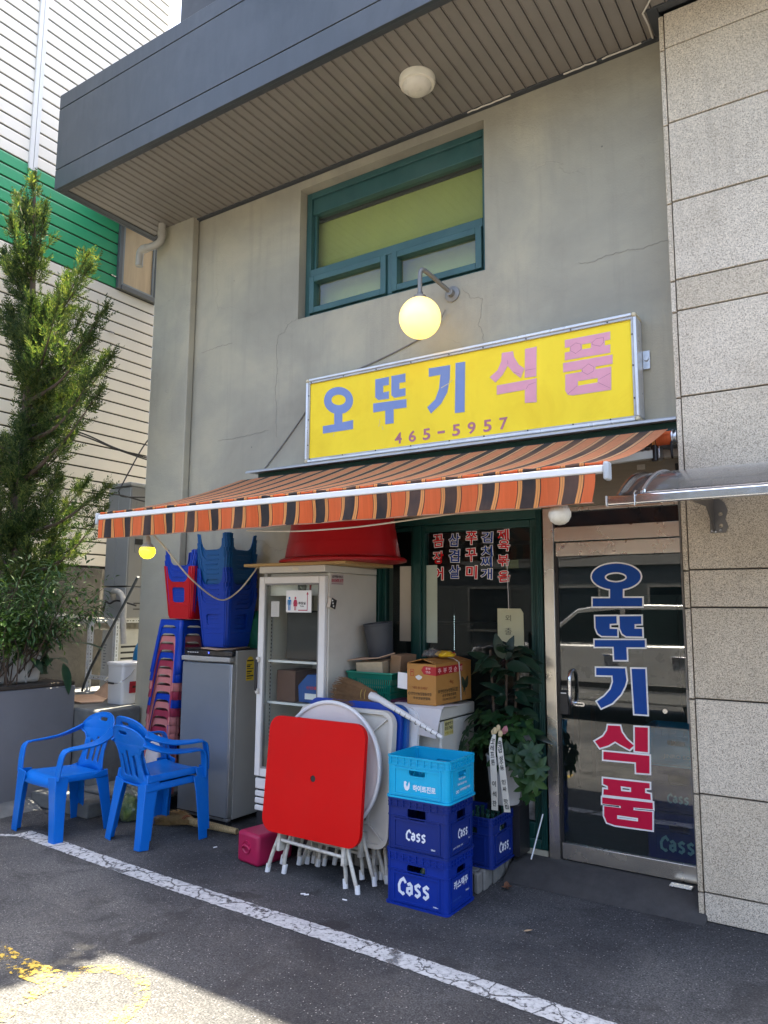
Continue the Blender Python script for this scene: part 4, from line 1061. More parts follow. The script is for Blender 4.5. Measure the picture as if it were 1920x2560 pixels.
bulb((-1.150, 3.23, 2.080), OPAL, 'unlit white bulb hanging at the right end of the awning')

# ================================================================== CABLES AND PIPES
CBG = mat('grey_cable', (0.20, 0.19, 0.175), 0.6); CBK = mat('black_cable', (0.020, 0.020, 0.020), 0.55); CBC = MATS['cord_cream']
def cable(pts, r, m, label, name='cable', n=14, cat='cable'):
    c_ = MB(); c_.tube(bez(pts, n), r, 6); return tag(c_.build(name, m, None, smooth=True), label, cat)
cable([(-2.50, 4.66, 3.86), (-2.62, 4.685, 3.74), (-2.85, 4.692, 3.66), (-3.2, 4.692, 3.575), (-3.53, 4.688, 3.512), (-3.70, 4.68, 3.496), (-3.752, 4.66, 3.42), (-3.80, 4.690, 3.33), (-4.03, 4.692, 3.08), (-4.30, 4.69, 2.82)], 0.0055, CBG, 'thin grey cable from the globe lamp behind the yellow sign')
cable([(-3.915, 3.20, 2.14), (-3.90, 3.30, 2.06), (-3.837, 3.5, 1.843), (-3.87, 3.80, 1.705), (-3.895, 4.0, 1.756), (-3.80, 4.06, 1.89), (-3.76, 4.09, 1.97)], 0.0055, CBC, 'cream cord sagging in front of the blue stool stack')
cable([(-3.05, 3.20, 2.10), (-2.7, 3.2, 2.078), (-2.3, 3.2, 2.077), (-1.95, 3.2, 2.095), (-1.60, 3.2, 2.118)], 0.0045, CBC, 'cream cord drooping just below the valance')
cable([(-6.95, 4.15, 3.50), (-6.6, 4.47, 3.40), (-6.6, 4.91, 3.32), (-6.55, 5.32, 3.27), (-6.5, 5.7, 3.24)], 0.008, CBK, 'upper black wire crossing the alley')
cable([(-6.95, 4.15, 3.47), (-6.6, 4.47, 3.375), (-6.6, 4.91, 3.31), (-6.55, 5.32, 3.25), (-6.5, 5.7, 3.21)], 0.008, CBK, 'lower black wire crossing the alley')
cable([(-6.28, 5.15, 3.50), (-6.3, 5.08, 3.41), (-6.3, 4.97, 3.24), (-6.3, 4.77, 2.86), (-6.3, 4.75, 2.80), (-6.3, 4.80, 2.762), (-6.3, 5.07, 2.79), (-6.3, 5.3, 2.80)], 0.007, CBK, 'black wire looping over the tall grey cabinet')
cable([(-6.32, 4.45, 2.78), (-6.3, 4.62, 2.775), (-6.3, 4.82, 2.770), (-6.3, 5.08, 2.745), (-6.3, 5.3, 2.74)], 0.008, CBK, 'black wire tied in front of the tall grey cabinet')
DP = thing('drain_pipe', (-5.66, 4.55, 5.2), 'beige drain pipe elbow under the canopy corner', 'pipe')
PVC = mat('beige_pvc', (0.36, 0.34, 0.29), 0.5, 0, 0.08, 6)
d_ = MB(); d_.tube(bez([(-5.585, 4.545, 5.384), (-5.585, 4.545, 5.25), (-5.60, 4.53, 5.19), (-5.66, 4.50, 5.155), (-5.755, 4.47, 5.14), (-5.80, 4.47, 5.115), (-5.815, 4.475, 5.06), (-5.815, 4.475, 4.98)], 8), 0.036, 16); d_.build('elbow', PVC, DP, smooth=True)
d_ = MB(); d_.tube([(-5.585, 4.545, 5.31), (-5.585, 4.545, 5.26)], 0.041, 16); d_.build('collar', PVC, DP, smooth=True)
d_ = MB(); d_.tube([(-5.72, 4.481, 5.146), (-5.765, 4.469, 5.138)], 0.041, 16); d_.build('collar', PVC, DP, smooth=True)
CD = thing('conduit', (-0.925, 4.66, 0.3), 'thin grey conduit running up beside the glass door', 'conduit')
d_ = MB(); d_.tube([(-0.917, 4.675, 1.165), (-0.917, 4.675, 2.30)], 0.0085, 10); d_.build('pipe', PIPEM, CD, smooth=True)
d_ = MB(); d_.tube([(-0.915, 4.675, 1.0), (-0.915, 4.675, 1.19)], 0.011, 10); d_.build('sleeve', PVC, CD, smooth=True)
d_ = MB(); d_.tube([(-0.917, 4.672, 2.301), (-0.917, 4.670, 2.45), (-0.915, 4.64, 2.53)], 0.010, 10); d_.build('rubber_hose', RUBBER, CD, smooth=True)
d_ = MB(); d_.tube([(-0.910, 4.68, 0.12), (-0.914, 4.678, 0.6), (-0.915, 4.676, 1.0)], 0.004, 6); d_.build('wire', CBG, CD)

# ================================================================== CURVED DOOR CANOPY ON THE GRANITE
GC = thing('door_canopy', (-0.2, 4.45, 2.2), 'smoked curved plastic canopy with a steel front rail on the granite wall', 'canopy')
SMOKE = glass('smoked_sheet', (0.45, 0.44, 0.45), 0.14, 1.4, 0.22)
mb = MB(); nx, ny = 30, 16
for j in range(ny + 1):
    t = j / ny
    for i in range(nx + 1):
        x = -1.02 + (1.0 + 1.02) * i / nx
        y = 4.462 - 0.745 * t
        z = 2.215 + 0.215 * (1 - t ** 2.1)
        mb.v.append((x, y, z))
for j in range(ny):
    for i in range(nx):
        a = j * (nx + 1) + i; mb.f.append((a, a + 1, a + nx + 2, a + nx + 1))
mb.build('sheet', SMOKE, GC, smooth=True, ang=70, solid=0.006)
m_ = MB(); m_.sweep([(-1.066, 3.70, 2.192), (1.0, 3.70, 2.192)], 0.030, 0.048); m_.build('front_rail', CHROME, GC, bevel=0.008, seg=3)
m_ = MB(); m_.box(-1.074, -1.0665, 3.683, 3.717, 2.165, 2.219); m_.build('rail_cap', WHITEP, GC, bevel=0.004)
m_ = MB()
P = [(-1.020, 4.462 - 0.745 * t / 14, 2.222 + 0.215 * (1 - (t / 14) ** 2.1)) for t in range(15)]
m_.sweep(P, 0.012, 0.010); m_.build('edge_trim', CHROME, GC)
P = [(-0.905, 4.462 - 0.745 * t / 14, 2.224 + 0.215 * (1 - (t / 14) ** 2.1)) for t in range(15)]
m_ = MB(); m_.sweep(P, 0.010, 0.008); m_.build('clamp_strip', ALU, GC)
m_ = MB(); m_.tube([(-0.93, 3.682, 2.16), (-0.93, 3.680, 2.222), (-0.928, 3.70, 2.235), (-0.925, 3.74, 2.238)], 0.004, 6); m_.tube([(-0.90, 3.745, 2.226), (-0.90, 3.745, 2.246)], 0.011, 10); m_.build('clamp', CHROME, GC)
br = MB()
br.prism([(-0.70, 4.468, 2.30), (-0.70, 4.468, 2.09), (-0.70, 4.44, 2.085), (-0.70, 4.415, 2.12), (-0.70, 4.25, 2.205), (-0.70, 3.76, 2.180), (-0.70, 3.76, 2.215), (-0.70, 4.2, 2.33), (-0.70, 4.40, 2.385), (-0.70, 4.468, 2.395)], (0.008, 0, 0))
br.build('bracket', mat('bracket_steel', (0.20, 0.185, 0.17), 0.4, 0.7, 0.15, 6), GC, bevel=0.002)
b2 = MB(); panel(b2, [[(-0.045, -0.125), (0.035, -0.125), (0.05, -0.09), (0.035, -0.05), (0.05, 0.0), (0.035, 0.045), (0.0, 0.075), (-0.045, 0.075)], roundrect(0.022, 0.022, 0.010, 4, 0.012, -0.02), roundrect(0.022, 0.022, 0.010, 4, 0.012, -0.085)], (-0.672, 4.462, 2.205), FRONT, 0.006)
b2.build('bracket_plate', MATS['bracket_steel'], GC)
b2 = MB()
for (a, b) in ((-0.035, -0.115), (-0.015, -0.118), (0.01, -0.112), (-0.035, 0.05)): b2.tube([(-0.672 + a, 4.456, 2.205 + b), (-0.672 + a, 4.449, 2.205 + b)], 0.006, 8)
b2.build('bolt', CHROME, GC)
# ================================================================== PLASTIC ARMCHAIRS
BLUEC = mat('chair_blue', (0.002, 0.135, 0.54), 0.34, 0, 0.06, 5, spec=0.32, grime=0.30, grimecol=(0.03, 0.20, 0.50), gscale=7)
def cutgrid(vs, fs, xcuts, ycuts):
    bm = bmesh.new()
    V = [bm.verts.new((a, b, 0)) for a, b in vs]
    for f in fs:
        try: bm.faces.new([V[i] for i in f])
        except ValueError: pass
    for c, nrm in [((x, 0, 0), (1, 0, 0)) for x in xcuts] + [((0, y, 0), (0, 1, 0)) for y in ycuts]:
        bmesh.ops.bisect_plane(bm, geom=bm.verts[:] + bm.edges[:] + bm.faces[:], plane_co=c, plane_no=nrm)
    bm.verts.index_update()
    v2 = [(v.co.x, v.co.y) for v in bm.verts]; f2 = [tuple(v.index for v in f.verts) for f in bm.faces]
    bm.free()
    return v2, f2
def make_armchair(label):
    t = thing('plastic_armchair', (0, 0, 0), label, 'chair', 'blue plastic armchairs', local=True)
    # seat: dished sheet with turned down rim and rolled front
    mb = MB(); nx, ny = 16, 16
    for j in range(ny + 1):
        for i in range(nx + 1):
            u = i / nx * 2 - 1; v = j / ny
            x = u * (0.235 - 0.03 * v); y = -0.235 + 0.44 * v
            z = 0.425 - 0.022 * v + 0.016 * abs(u) ** 4 - 0.010 * math.cos(u * 1.5) * math.sin(math.pi * v)
            if v < 0.14: z -= 0.070 * ((0.14 - v) / 0.14) ** 2
            if abs(u) > 0.88: z -= 0.045 * ((abs(u) - 0.88) / 0.12) ** 2
            mb.v.append((x, y, z))
    for j in range(ny):
        for i in range(nx):
            a = j * (nx + 1) + i; mb.f.append((a, a + 1, a + nx + 2, a + nx + 1))
    mb.build('seat', BLUEC, t, smooth=True, ang=60, solid=0.009)
    # backrest: fan with a hand slot and long slots
    half = [(0.178, 0.0), (0.150, 0.08), (0.135, 0.16), (0.140, 0.225), (0.165, 0.262), (0.200, 0.278), (0.214, 0.300), (0.200, 0.342), (0.165, 0.382), (0.115, 0.408), (0.06, 0.420), (0.0, 0.424)]
    loop = half + [(-x, y) for x, y in reversed(half[:-1])]
    holes = [roundrect(0.095, 0.026, 0.012, 4, 0, 0.375)]
    holes.append(roundrect(0.030, 0.19, 0.0145, 4, 0, 0.150))
    for sx in (-1, 1):
        holes.append([(sx * x, y) for x, y in roundrect(0.030, 0.155, 0.0145, 4, 0.072, 0.135)])
    vs, fs = fill2d([loop] + holes)
    vs, fs = cutgrid(vs, fs, [-0.18, -0.14, -0.1, -0.06, -0.02, 0.02, 0.06, 0.10, 0.14, 0.18], [0.05, 0.1, 0.15, 0.2, 0.25, 0.3, 0.34, 0.38])
    def bend(x, s_): return (x, 0.190 + 0.20 * s_ + 0.28 * s_ * s_ * 0.6 - 1.35 * x * x * (0.35 + s_), 0.405 + s_ * 0.965)
    mb = MB(); mb.add([bend(a, b) for a, b in vs], fs)
    mb.build('backrest', BLUEC, t, smooth=True, ang=50, solid=0.009)
    mb = MB(); mb.tube([bend(x * 1.0, y) for x, y in loop[2:-2]], 0.0075, 6); mb.build('backrest_rim', BLUEC, t, smooth=True)
    for sx in (-1, 1):
        b0 = Vector(bend(sx * 0.195, 0.315))
        path = bez([b0, (sx * 0.238, 0.165, 0.672), (sx * 0.262, 0.06, 0.640), (sx * 0.275, -0.06, 0.630), (sx * 0.277, -0.165, 0.626), (sx * 0.272, -0.205, 0.600), (sx * 0.266, -0.222, 0.52), (sx * 0.256, -0.232, 0.42)], 6)
        n = len(path); ups = []; ws = []; hs = []
        for i, p in enumerate(path):
            k = i / (n - 1)
            if k < 0.57: ups.append((sx * (0.75 - 1.0 * k), -0.1, 0.5 + 1.2 * k))
            else: ups.append((0.0, -1.0, 0.35 * max(0, 0.9 - k)))
            ws.append(0.064 - 0.010 * math.sin(math.pi * min(1, k * 1.2))); hs.append(0.015)
        mb = MB(); mb.sweep(path, ws, hs, ups); mb.build('arm', BLUEC, t, smooth=True, ang=50, bevel=0.005)
        # legs: tapered angle sections
        for (nm, top, bot, yd) in (('leg', (sx * 0.252, -0.232, 0.44), (sx * 0.288, -0.240, 0.0), -1), ('leg', (sx * 0.188, 0.196, 0.42), (sx * 0.222, 0.245, 0.0), 1)):
            T_, B_ = Vector(top), Vector(bot); mb = MB()
            pts = [T_ + (B_ - T_) * q for q in (0, 0.25, 0.5, 0.75, 1.0)]
            wd = [0.108, 0.090, 0.081, 0.075, 0.072]
            mb.sweep([p + Vector((-sx * wd[i] * 0.38, yd * 0.006, 0)) for i, p in enumerate(pts)], wd, 0.010, (0, yd, 0))
            mb.sweep([p + Vector((sx * 0.006, -yd * wd[i] * 0.36, 0)) for i, p in enumerate(pts)], wd, 0.010, (sx, 0, 0))
            mb.build(nm, BLUEC, t, smooth=True, ang=40, bevel=0.004)
    return t
ch = make_armchair('blue plastic armchair facing the street beside the grey planter wall')
ch.location = (-5.145, 3.555, 0.0); ch.rotation_euler = (0, 0, R(-4))
ch2 = dup(ch, (-4.44, 3.80, 0.0), (0, 0, R(172)), 'lower blue armchair of the pair stacked back to the street')
ch3 = dup(ch, (-4.443, 3.822, 0.058), (0, 0, R(171.4)), 'upper blue armchair of the pair stacked back to the street')

# ================================================================== STOOLS
SBLUE = mat('stool_blue', (0.003, 0.040, 0.33), 0.33, 0, 0.08, 6, grime=0.1, grimecol=(0.03, 0.06, 0.35), gscale=8, spec=0.3)
STEAL = mat('stool_steel_blue', (0.008, 0.085, 0.25), 0.33, 0, 0.08, 6, grime=0.1, grimecol=(0.03, 0.12, 0.28), gscale=8, spec=0.3)
SPINK = mat('stool_faded_pink', (0.46, 0.155, 0.145), 0.5, 0, 0.12, 9, grime=0.25, grimecol=(0.50, 0.30, 0.27), gscale=14)
SCRIM = mat('stool_crimson', (0.27, 0.022, 0.050), 0.42, 0, 0.12, 7, grime=0.2, grimecol=(0.36, 0.10, 0.12), gscale=14)
SRED = mat('stool_red', (0.46, 0.006, 0.014), 0.33, 0, 0.08, 6, spec=0.3)
def make_stool(full):
    t = thing('plastic_stool', (0, 0, 0), 'x', 'stool', 'plastic stools', local=True)
    H, a, b = 0.44, 0.134, 0.181
    mb = MB(); panel(mb, [roundrect(2 * a, 2 * a, 0.035, 5), roundrect(0.03, 0.03, 0.014, 4)], (0, 0, H), (Vector((1, 0, 0)), Vector((0, 1, 0))), 0.014)
    mb.build('seat', SBLUE, t, bevel=0.006)
    for k in range(4):
        m = Matrix.Rotation(k * math.pi / 2, 3, 'Z')
        kf = b / a - 1
        def P(x, s_): # s_: distance down from the top along the sloped side
            off = a + (b - a) * s_ / H
            return m @ Vector((x * (1 + kf * s_ / H), -off, H - s_))
        e = a - 0.030
        if full:
            loop = [(-e, 0.006), (e, 0.006), (e, 0.436), (e - 0.012, 0.436), (e - 0.014, 0.38), (e - 0.022, 0.335), (e - 0.040, 0.312), (e - 0.062, 0.306)]
            loop = loop + [(-x, y) for x, y in reversed(loop[2:])]
            loops = [loop, roundrect(0.118, 0.125, 0.020, 4, 0, 0.200)]
        else:
            loop = [(-e, 0.006), (e, 0.006), (e, H), (e - 0.014, H), (e - 0.016, 0.13), (e - 0.022, 0.075), (e - 0.036, 0.054), (e - 0.060, 0.046)]
            loop = loop + [(-x, y) for x, y in reversed(loop[2:])]
            loops = [loop]
        vs, fs = fill2d(loops)
        mb = MB(); mb.add([P(x, y) for x, y in vs], fs); mb.build('side_panel', SBLUE, t, solid=0.004)
        mb = MB(); rows = 6; ncol = 6
        for j in range(rows):
            s_ = H * j / (rows - 1); off = a + (b - a) * s_ / H; e2 = e * (1 + kf * s_ / H); r = off - e2
            for i in range(ncol):
                th = R(-90 + 90 * i / (ncol - 1))
                mb.v.append(m @ Vector((e2 + r * math.cos(th), -e2 + r * math.sin(th), H - s_ - (0.006 if j == 0 else 0))))
        for j in range(rows - 1):
            for i in range(ncol - 1):
                q = j * ncol + i; mb.f.append((q, q + 1, q + ncol + 1, q + ncol))
        mb.build('leg', SBLUE, t, smooth=True, ang=60, solid=0.004)
        if full:
            for dg in (-84, -60, -30, -6):
                mb = MB(); pts_ = []
                for s_ in (0.02, 0.23, 0.44):
                    off = a + (b - a) * s_ / H; e2 = e * (1 + kf * s_ / H); r = off - e2 + 0.002
                    pts_.append(m @ Vector((e2 + r * math.cos(R(dg)), -e2 + r * math.sin(R(dg)), H - s_)))
                mb.tube(pts_, 0.0035, 5); mb.build('leg_rib', SBLUE, t, smooth=True)
        if full:
            mb = MB(); mb.tube([P(x, 0.303) + (m @ Vector((0, -0.003, 0))) for x in (-e + 0.05, 0, e - 0.05)], 0.004, 6); mb.tube([P(x, 0.110) + (m @ Vector((0, -0.002, 0))) for x in (-e, 0, e)], 0.003, 6)
            mb.build('rim_bead', SBLUE, t, smooth=True)
    return t
st0 = make_stool(False); st1 = make_stool(True)
names = {'B': ('blue', SBLUE), 'P': ('faded pink', SPINK), 'C': ('crimson', SCRIM), 'T': ('steel blue', STEAL), 'R': ('bright red', SRED)}
order = 'BBPCBCPPPBPCPCP'
cnt = len(order)
def ordn(i): return ['first', 'second', 'third', 'fourth', 'fifth', 'sixth', 'seventh', 'eighth', 'ninth', 'tenth', 'eleventh', 'twelfth', 'thirteenth', 'fourteenth', 'fifteenth', 'sixteenth'][i]
for i, c in enumerate(order):
    q = cnt - 1 - i
    lean = R(-2.0)
    zz = 0.152 + q * 0.0680
    nm, mt = names[c]
    lab = '%s stool, %s from the top of the upright stack beside the small fridge' % (nm, ordn(i))
    o = dup(st0, (-5.015 + 0.0050 * q + rnd.uniform(-.003, .003), 4.43 + rnd.uniform(-.003, .003), zz), (0, R(1.2 + rnd.uniform(-.3, .3)), R(rnd.uniform(-1.5, 1.5))), lab, 'stools in the upright stack')
    if c != 'B': recolor(o, {SBLUE: mt})
ztop = 0.152 + (cnt - 1) * 0.068 + 0.44
# upside down red stool with blue ones nested inside, on top of that stack
for i, c in enumerate('RBBB'):
    lab = 'upturned red stool resting on the upright stool stack' if i == 0 else 'upturned blue stool nested in the red one, %s up' % ordn(i - 1)
    o = dup(st1, (-4.850 + 0.004 * i, 4.45, ztop + 0.448 + 0.046 * i), (R(180), R(1.0), R(3 + i)), lab, 'upturned stools on the upright stack')
    if c != 'B': recolor(o, {SBLUE: names[c][1]})
# tall upturned stack on the small fridge
for i in range(12):
    c = 'B' if i < 6 else 'T'
    zz = 1.334 + 0.44 + 0.0385 * i + (0.05 if i >= 6 else 0)
    lab = ('lowest' if i == 0 else ordn(i) + ' from the bottom') + ' of the upturned blue stools on the small fridge'
    o = dup(st1, (-4.425 + rnd.uniform(-.004, .004) - 0.002 * i, 4.44 + rnd.uniform(-.003, .003), zz), (R(180), R(rnd.uniform(-.6, .6)), R(2 + rnd.uniform(-1.5, 1.5))), lab, 'upturned stools on the small fridge')
    if c != 'B': recolor(o, {SBLUE: names[c][1]})
for st_ in (st0, st1):
    for chd in list(st_.children): bpy.data.objects.remove(chd)
    bpy.data.objects.remove(st_)
# ================================================================== SMALL GREY FRIDGE
F1 = thing('small_fridge', (-4.44, 4.45, 0), 'small silver grey fridge with upturned stools on top', 'fridge')
SILV = mat('fridge_silver', (0.23, 0.255, 0.28), 0.36, 0.35, 0.06, 2, grime=0.12, grimecol=(0.22, 0.22, 0.20), bump=0.03, bscale=90)
FGREY = mat('fridge_side_grey', (0.34, 0.335, 0.31), 0.42, 0, 0.05, 3, grime=0.2, grimecol=(0.22, 0.20, 0.17))
box(-4.72, -4.165, 4.305, 4.655, 0.045, 1.312).build('cabinet', FGREY, F1, bevel=0.008)
box(-4.715, -4.172, 4.25, 4.300, 0.060, 1.215).build('door', SILV, F1, bevel=0.010)
box(-4.7215, -4.200, 4.246, 4.252, 0.062, 0.068).build('door_gasket', BLACKP, F1)
m_ = MB()
P = [(-4.715 + 0.543 * i / 12, 4.262 - 0.014 * math.sin(math.pi * i / 12), 1.243) for i in range(13)]
m_.sweep(P, 0.05, 0.038); m_.build('handle_lip', FGREY, F1, bevel=0.008)
m_ = MB(); m_.box(-4.178, -4.1655, 4.258, 4.300, 0.07, 1.21); m_.box(-4.716, -4.17, 4.260, 4.299, 0.038, 0.058); m_.build('door_trim', ALU, F1, bevel=0.003)
m_ = MB(); m_.box(-4.712, -4.175, 4.262, 4.304, 1.268, 1.308); cp = m_.build('control_panel', DARKGL, F1, bevel=0.004)
m_ = MB()
for i in range(6): m_.box(-4.67 + i * 0.022, -4.66 + i * 0.022, 4.2608, 4.2618, 1.286, 1.293)
m_.build('panel_marks', WHITE_L, cp)
box(-4.435, -4.428, 4.2606, 4.2618, 1.284, 1.296).build('indicator', mat('blue_led', (0.05, 0.08, 0.9), 0.3, emit=1.0), cp)
LAB = mat('energy_label_yellow', (0.70, 0.50, 0.02), 0.5, 0, 0.05)
m_ = MB(); panel(m_, [[(4.414, 1.075), (4.500, 1.075), (4.500, 1.235), (4.492, 1.235), (4.485, 1.252), (4.470, 1.262), (4.450, 1.262), (4.432, 1.253), (4.424, 1.236), (4.414, 1.236)]], (-4.1635, 0, 0), SIDE, 0.0008); lb = m_.build('energy_label', LAB, F1)
m_ = MB()
for i, zz in enumerate((1.225, 1.195, 1.180, 1.165, 1.140, 1.125, 1.105, 1.09)): m_.box(-4.1632, -4.1628, 4.420, 4.494 - (i % 3) * 0.018, zz, zz + (0.006 if i % 2 else 0.011))
m_.build('label_print', BLACKP, lb)
m_ = MB()
for (x, y) in ((-4.69, 4.30), (-4.20, 4.30), (-4.69, 4.63), (-4.20, 4.63)): m_.tube([(x, y, 0.0), (x, y, 0.046)], 0.02, 12)
m_.build('foot', BLACKP, F1)
box(-4.70, -4.19, 4.29, 4.33, 0.006, 0.044).build('base_grille', BLACKP, F1)
CARD = mat('cardboard', (0.36, 0.225, 0.125), 0.85, 0, 0.12, 9, grime=0.2, grimecol=(0.24, 0.15, 0.08), bump=0.1, bscale=60)
CARDP = mat('cardboard_pink', (0.46, 0.31, 0.215), 0.85, 0, 0.10, 7, grime=0.15, grimecol=(0.33, 0.21, 0.13))
m_ = MB(); m_.prism([(-4.50, 4.24, 1.3235), (-4.30, 4.22, 1.316), (-4.20, 4.32, 1.3235), (-4.26, 4.55, 1.325), (-4.55, 4.60, 1.3255)], (0, 0, 0.006))
tag(m_.build('cardboard_scrap', CARDP, None), 'torn cardboard scrap under the upturned stools on the small fridge', 'cardboard')
m_ = MB(); m_.prism([(-4.72, 4.27, 1.3135), (-4.18, 4.27, 1.3135), (-4.18, 4.65, 1.3135), (-4.72, 4.65, 1.3135)], (0, 0, 0.007)); m_.build('top_mat', BLACKP, F1)

# ================================================================== SHOWCASE FRIDGE
F2 = thing('showcase_fridge', (-3.40, 4.38, 0), 'tall white glass door drinks fridge with a toilet sign', 'fridge')
FX0, FX1, FY0, FY1 = -3.705, -3.105, 4.085, 4.675
m_ = MB(); m_.box(FX0, FX0 + 0.035, FY0, FY1, 0.06, 1.895); m_.box(FX1 - 0.035, FX1, FY0, FY1, 0.06, 1.895); m_.box(FX0 + 0.0355, FX1 - 0.0355, FY1 - 0.035, FY1, 0.06, 1.895); m_.box(FX0 + 0.0355, FX1 - 0.0355, FY0, FY1 - 0.036, 0.06, 0.47); m_.box(FX0 + 0.0355, FX1 - 0.0355, FY0 + 0.04, FY1 - 0.036, 1.80, 1.895)
m_.build('cabinet', CREAM, F2, bevel=0.006)
box(FX0 + 0.0005, FX1 + 0.002, FY0 - 0.055, FY1, 1.8965, 1.945).build('top_cap', CREAM, F2, bevel=0.006)
box(-3.39, -3.335, 4.0275, 4.031, 1.910, 1.932).build('badge', mat('badge_cream', (0.72, 0.66, 0.50), 0.5), F2, bevel=0.002)
d_ = MB(); frame_rect(d_, -3.715, -3.112, 0.475, 1.872, 0.052, 4.046, 4.083, 0.050, 0.055); dd = d_.build('door_frame', WHITE, F2, bevel=0.006)
d_ = MB(); frame_rect(d_, -3.6625, -3.1645, 0.5305, 1.8215, 0.012, 4.052, 4.079); d_.build('glass_seal', mat('seal_grey', (0.22, 0.22, 0.21), 0.6), dd)
box(-3.650, -3.177, 4.062, 4.067, 0.543, 1.809).build('glass_pane', glass('fridge_glass', (0.95, 0.97, 0.95), 0.006, 0.40, 0.02), dd)
h_ = MB(); h_.box(-3.712, -3.690, 4.018, 4.032, 1.062, 1.282); h_.build('handle', BLACKP, F2, bevel=0.005)
for za, zb in ((1.262, 1.298), (1.042, 1.080)): box(-3.708, -3.682, 4.022, 4.045, za, zb).build('handle_mount', mat('handle_cream', (0.55, 0.52, 0.46), 0.5), F2, bevel=0.005)
for (a, b) in ((0.386, 0.460), (0.335, 0.375), (0.287, 0.327), (0.240, 0.277)):
    q = MB(); q.box(-3.715, -3.112, 4.058, 4.083, a, b); q.build('grille_slat', WHITE, F2, bevel=0.008)
box(-3.70, -3.12, 4.070, 4.0845, 0.07, 0.470).build('grille_back', BLACKP, F2)
inn = mat('fridge_liner', (0.66, 0.63, 0.56), 0.5, 0, 0.06, 3, grime=0.2, grimecol=(0.33, 0.30, 0.24))
box(-3.668, -3.142, FY1 - 0.05, FY1 - 0.037, 0.48, 1.80).build('liner_back', inn, F2)
box(-3.660, -3.150, FY0 + 0.02, FY0 + 0.039, 1.735, 1.893).build('lamp_panel', WHITE, F2, bevel=0.004)
q = MB(); q.lathe([(0.036, 0), (0.036, 0.012), (0.022, 0.016), (0.018, 0.010), (0.0001, 0.010)], 20, (-3.355, FY0 + 0.0195, 1.795), Euler((R(90), 0, 0)).to_matrix()); q.build('dial', mat('dial_grey', (0.18, 0.19, 0.17), 0.5), F2, smooth=True)
box(-3.292, -3.276, FY0 + 0.016, FY0 + 0.0195, 1.775, 1.812).build('switch', mat('switch_red', (0.30, 0.01, 0.02), 0.4), F2)
for zz in (1.262, 0.972):
    q = MB(); q.box(-3.664, -3.146, 4.105, 4.115, zz, zz + 0.016); q.box(-3.664, -3.146, 4.58, 4.59, zz, zz + 0.012)
    for i in range(15): q.box(-3.655 + i * 0.0355, -3.652 + i * 0.0355, 4.1155, 4.5795, zz + 0.004, zz + 0.009)
    q.build('shelf', WHITEP, F2)
for xx in (-3.655, -3.166):
    q = MB(); q.box(xx, xx + 0.012, 4.12, 4.128, 0.50, 1.62)
    q.build('shelf_rail', ALU, F2)
    q = MB()
    for i in range(40): q.box(xx + 0.002, xx + 0.009, 4.1192, 4.1198, 0.52 + i * 0.027, 0.533 + i * 0.027)
    q.build('rail_slot', BLACKP, F2)
box(-3.60, -3.525, 4.052, 4.0615, 1.585, 1.695).build('notice', mat('notice_grey', (0.50, 0.50, 0.46), 0.7), dd)
# things kept inside
tag(box(-3.535, -3.19, 4.15, 4.40, 1.2785, 1.63).build('black_container', BLACKP, None, bevel=0.012), 'black plastic container on the upper fridge shelf', 'container')
bx = box(-3.605, -3.435, 4.14, 4.40, 0.9885, 1.205).build('brown_carton', mat('brown_carton', (0.115, 0.055, 0.035), 0.7, 0, 0.1), None, bevel=0.003)
tag(bx, 'dark brown carton on the lower fridge shelf', 'box')
T_ = thing('blue_carton', (-3.29, 4.2, 0.99), 'bright blue carton on the lower fridge shelf', 'box')
q = MB(); q.prism([(-3.415, 4.16, 0.992), (-3.185, 4.16, 0.992), (-3.185, 4.16, 1.185), (-3.34, 4.16, 1.185), (-3.425, 4.16, 1.105)], (0, 0.2, 0)); q.build('body', mat('carton_blue', (0.006, 0.075, 0.30), 0.5), T_, bevel=0.003)
lettering('신선물류', (-3.285, 4.159, 1.095), 0.13, 0.022, mat('carton_red', (0.5, 0.03, 0.06), 0.5), T_, bold=0.03)
box(-3.36, -3.22, 4.1575, 4.1592, 1.015, 1.055).build('paper_label', WHITE_L, T_)
# toilet sign
TS = thing('toilet_sign', (-3.335, 4.04, 1.62), 'white toilet sign with blue man and red woman on the glass fridge door', 'sign')
box(-3.448, -3.222, 4.036, 4.0445, 1.618, 1.771).build('plate', mat('sign_white', (0.78, 0.78, 0.76), 0.35, 0, 0.03), TS, bevel=0.002)
SBL2 = mat('sign_blue', (0.015, 0.20, 0.50), 0.4); SRD2 = mat('sign_red', (0.42, 0.015, 0.06), 0.4); SBK = mat('sign_black', (0.02, 0.02, 0.02), 0.5)
def picto(cx, woman, m):
    q = MB(); z0 = 1.632
    hd = [(cx + 0.0085 * math.cos(R(a)), z0 + 0.086 + 0.0085 * math.sin(R(a))) for a in range(0, 360, 20)]
    if woman: bd = [(-.009, .075), (.009, .075), (.013, .070), (.021, .042), (.017, .040), (.011, .058), (.018, .028), (.008, .028), (.008, 0), (.002, 0), (.002, .028), (-.002, .028), (-.002, 0), (-.008, 0), (-.008, .028), (-.018, .028), (-.011, .058), (-.017, .040), (-.021, .042), (-.013, .070)]
    else: bd = [(-.013, .075), (.013, .075), (.017, .070), (.017, .040), (.012, .040), (.012, .062), (.010, .062), (.010, 0), (.002, 0), (.002, .038), (-.002, .038), (-.002, 0), (-.010, 0), (-.010, .062), (-.012, .062), (-.012, .040), (-.017, .040), (-.017, .070)]
    for lp in (hd, [(cx + x, z0 + z) for x, z in bd]):
        vs, fs = fill2d([lp]); placed(q, vs, fs, (0, 4.036, 0), FRONT, 0.0008)
    q.build('pictogram', m, TS, recalc=False)
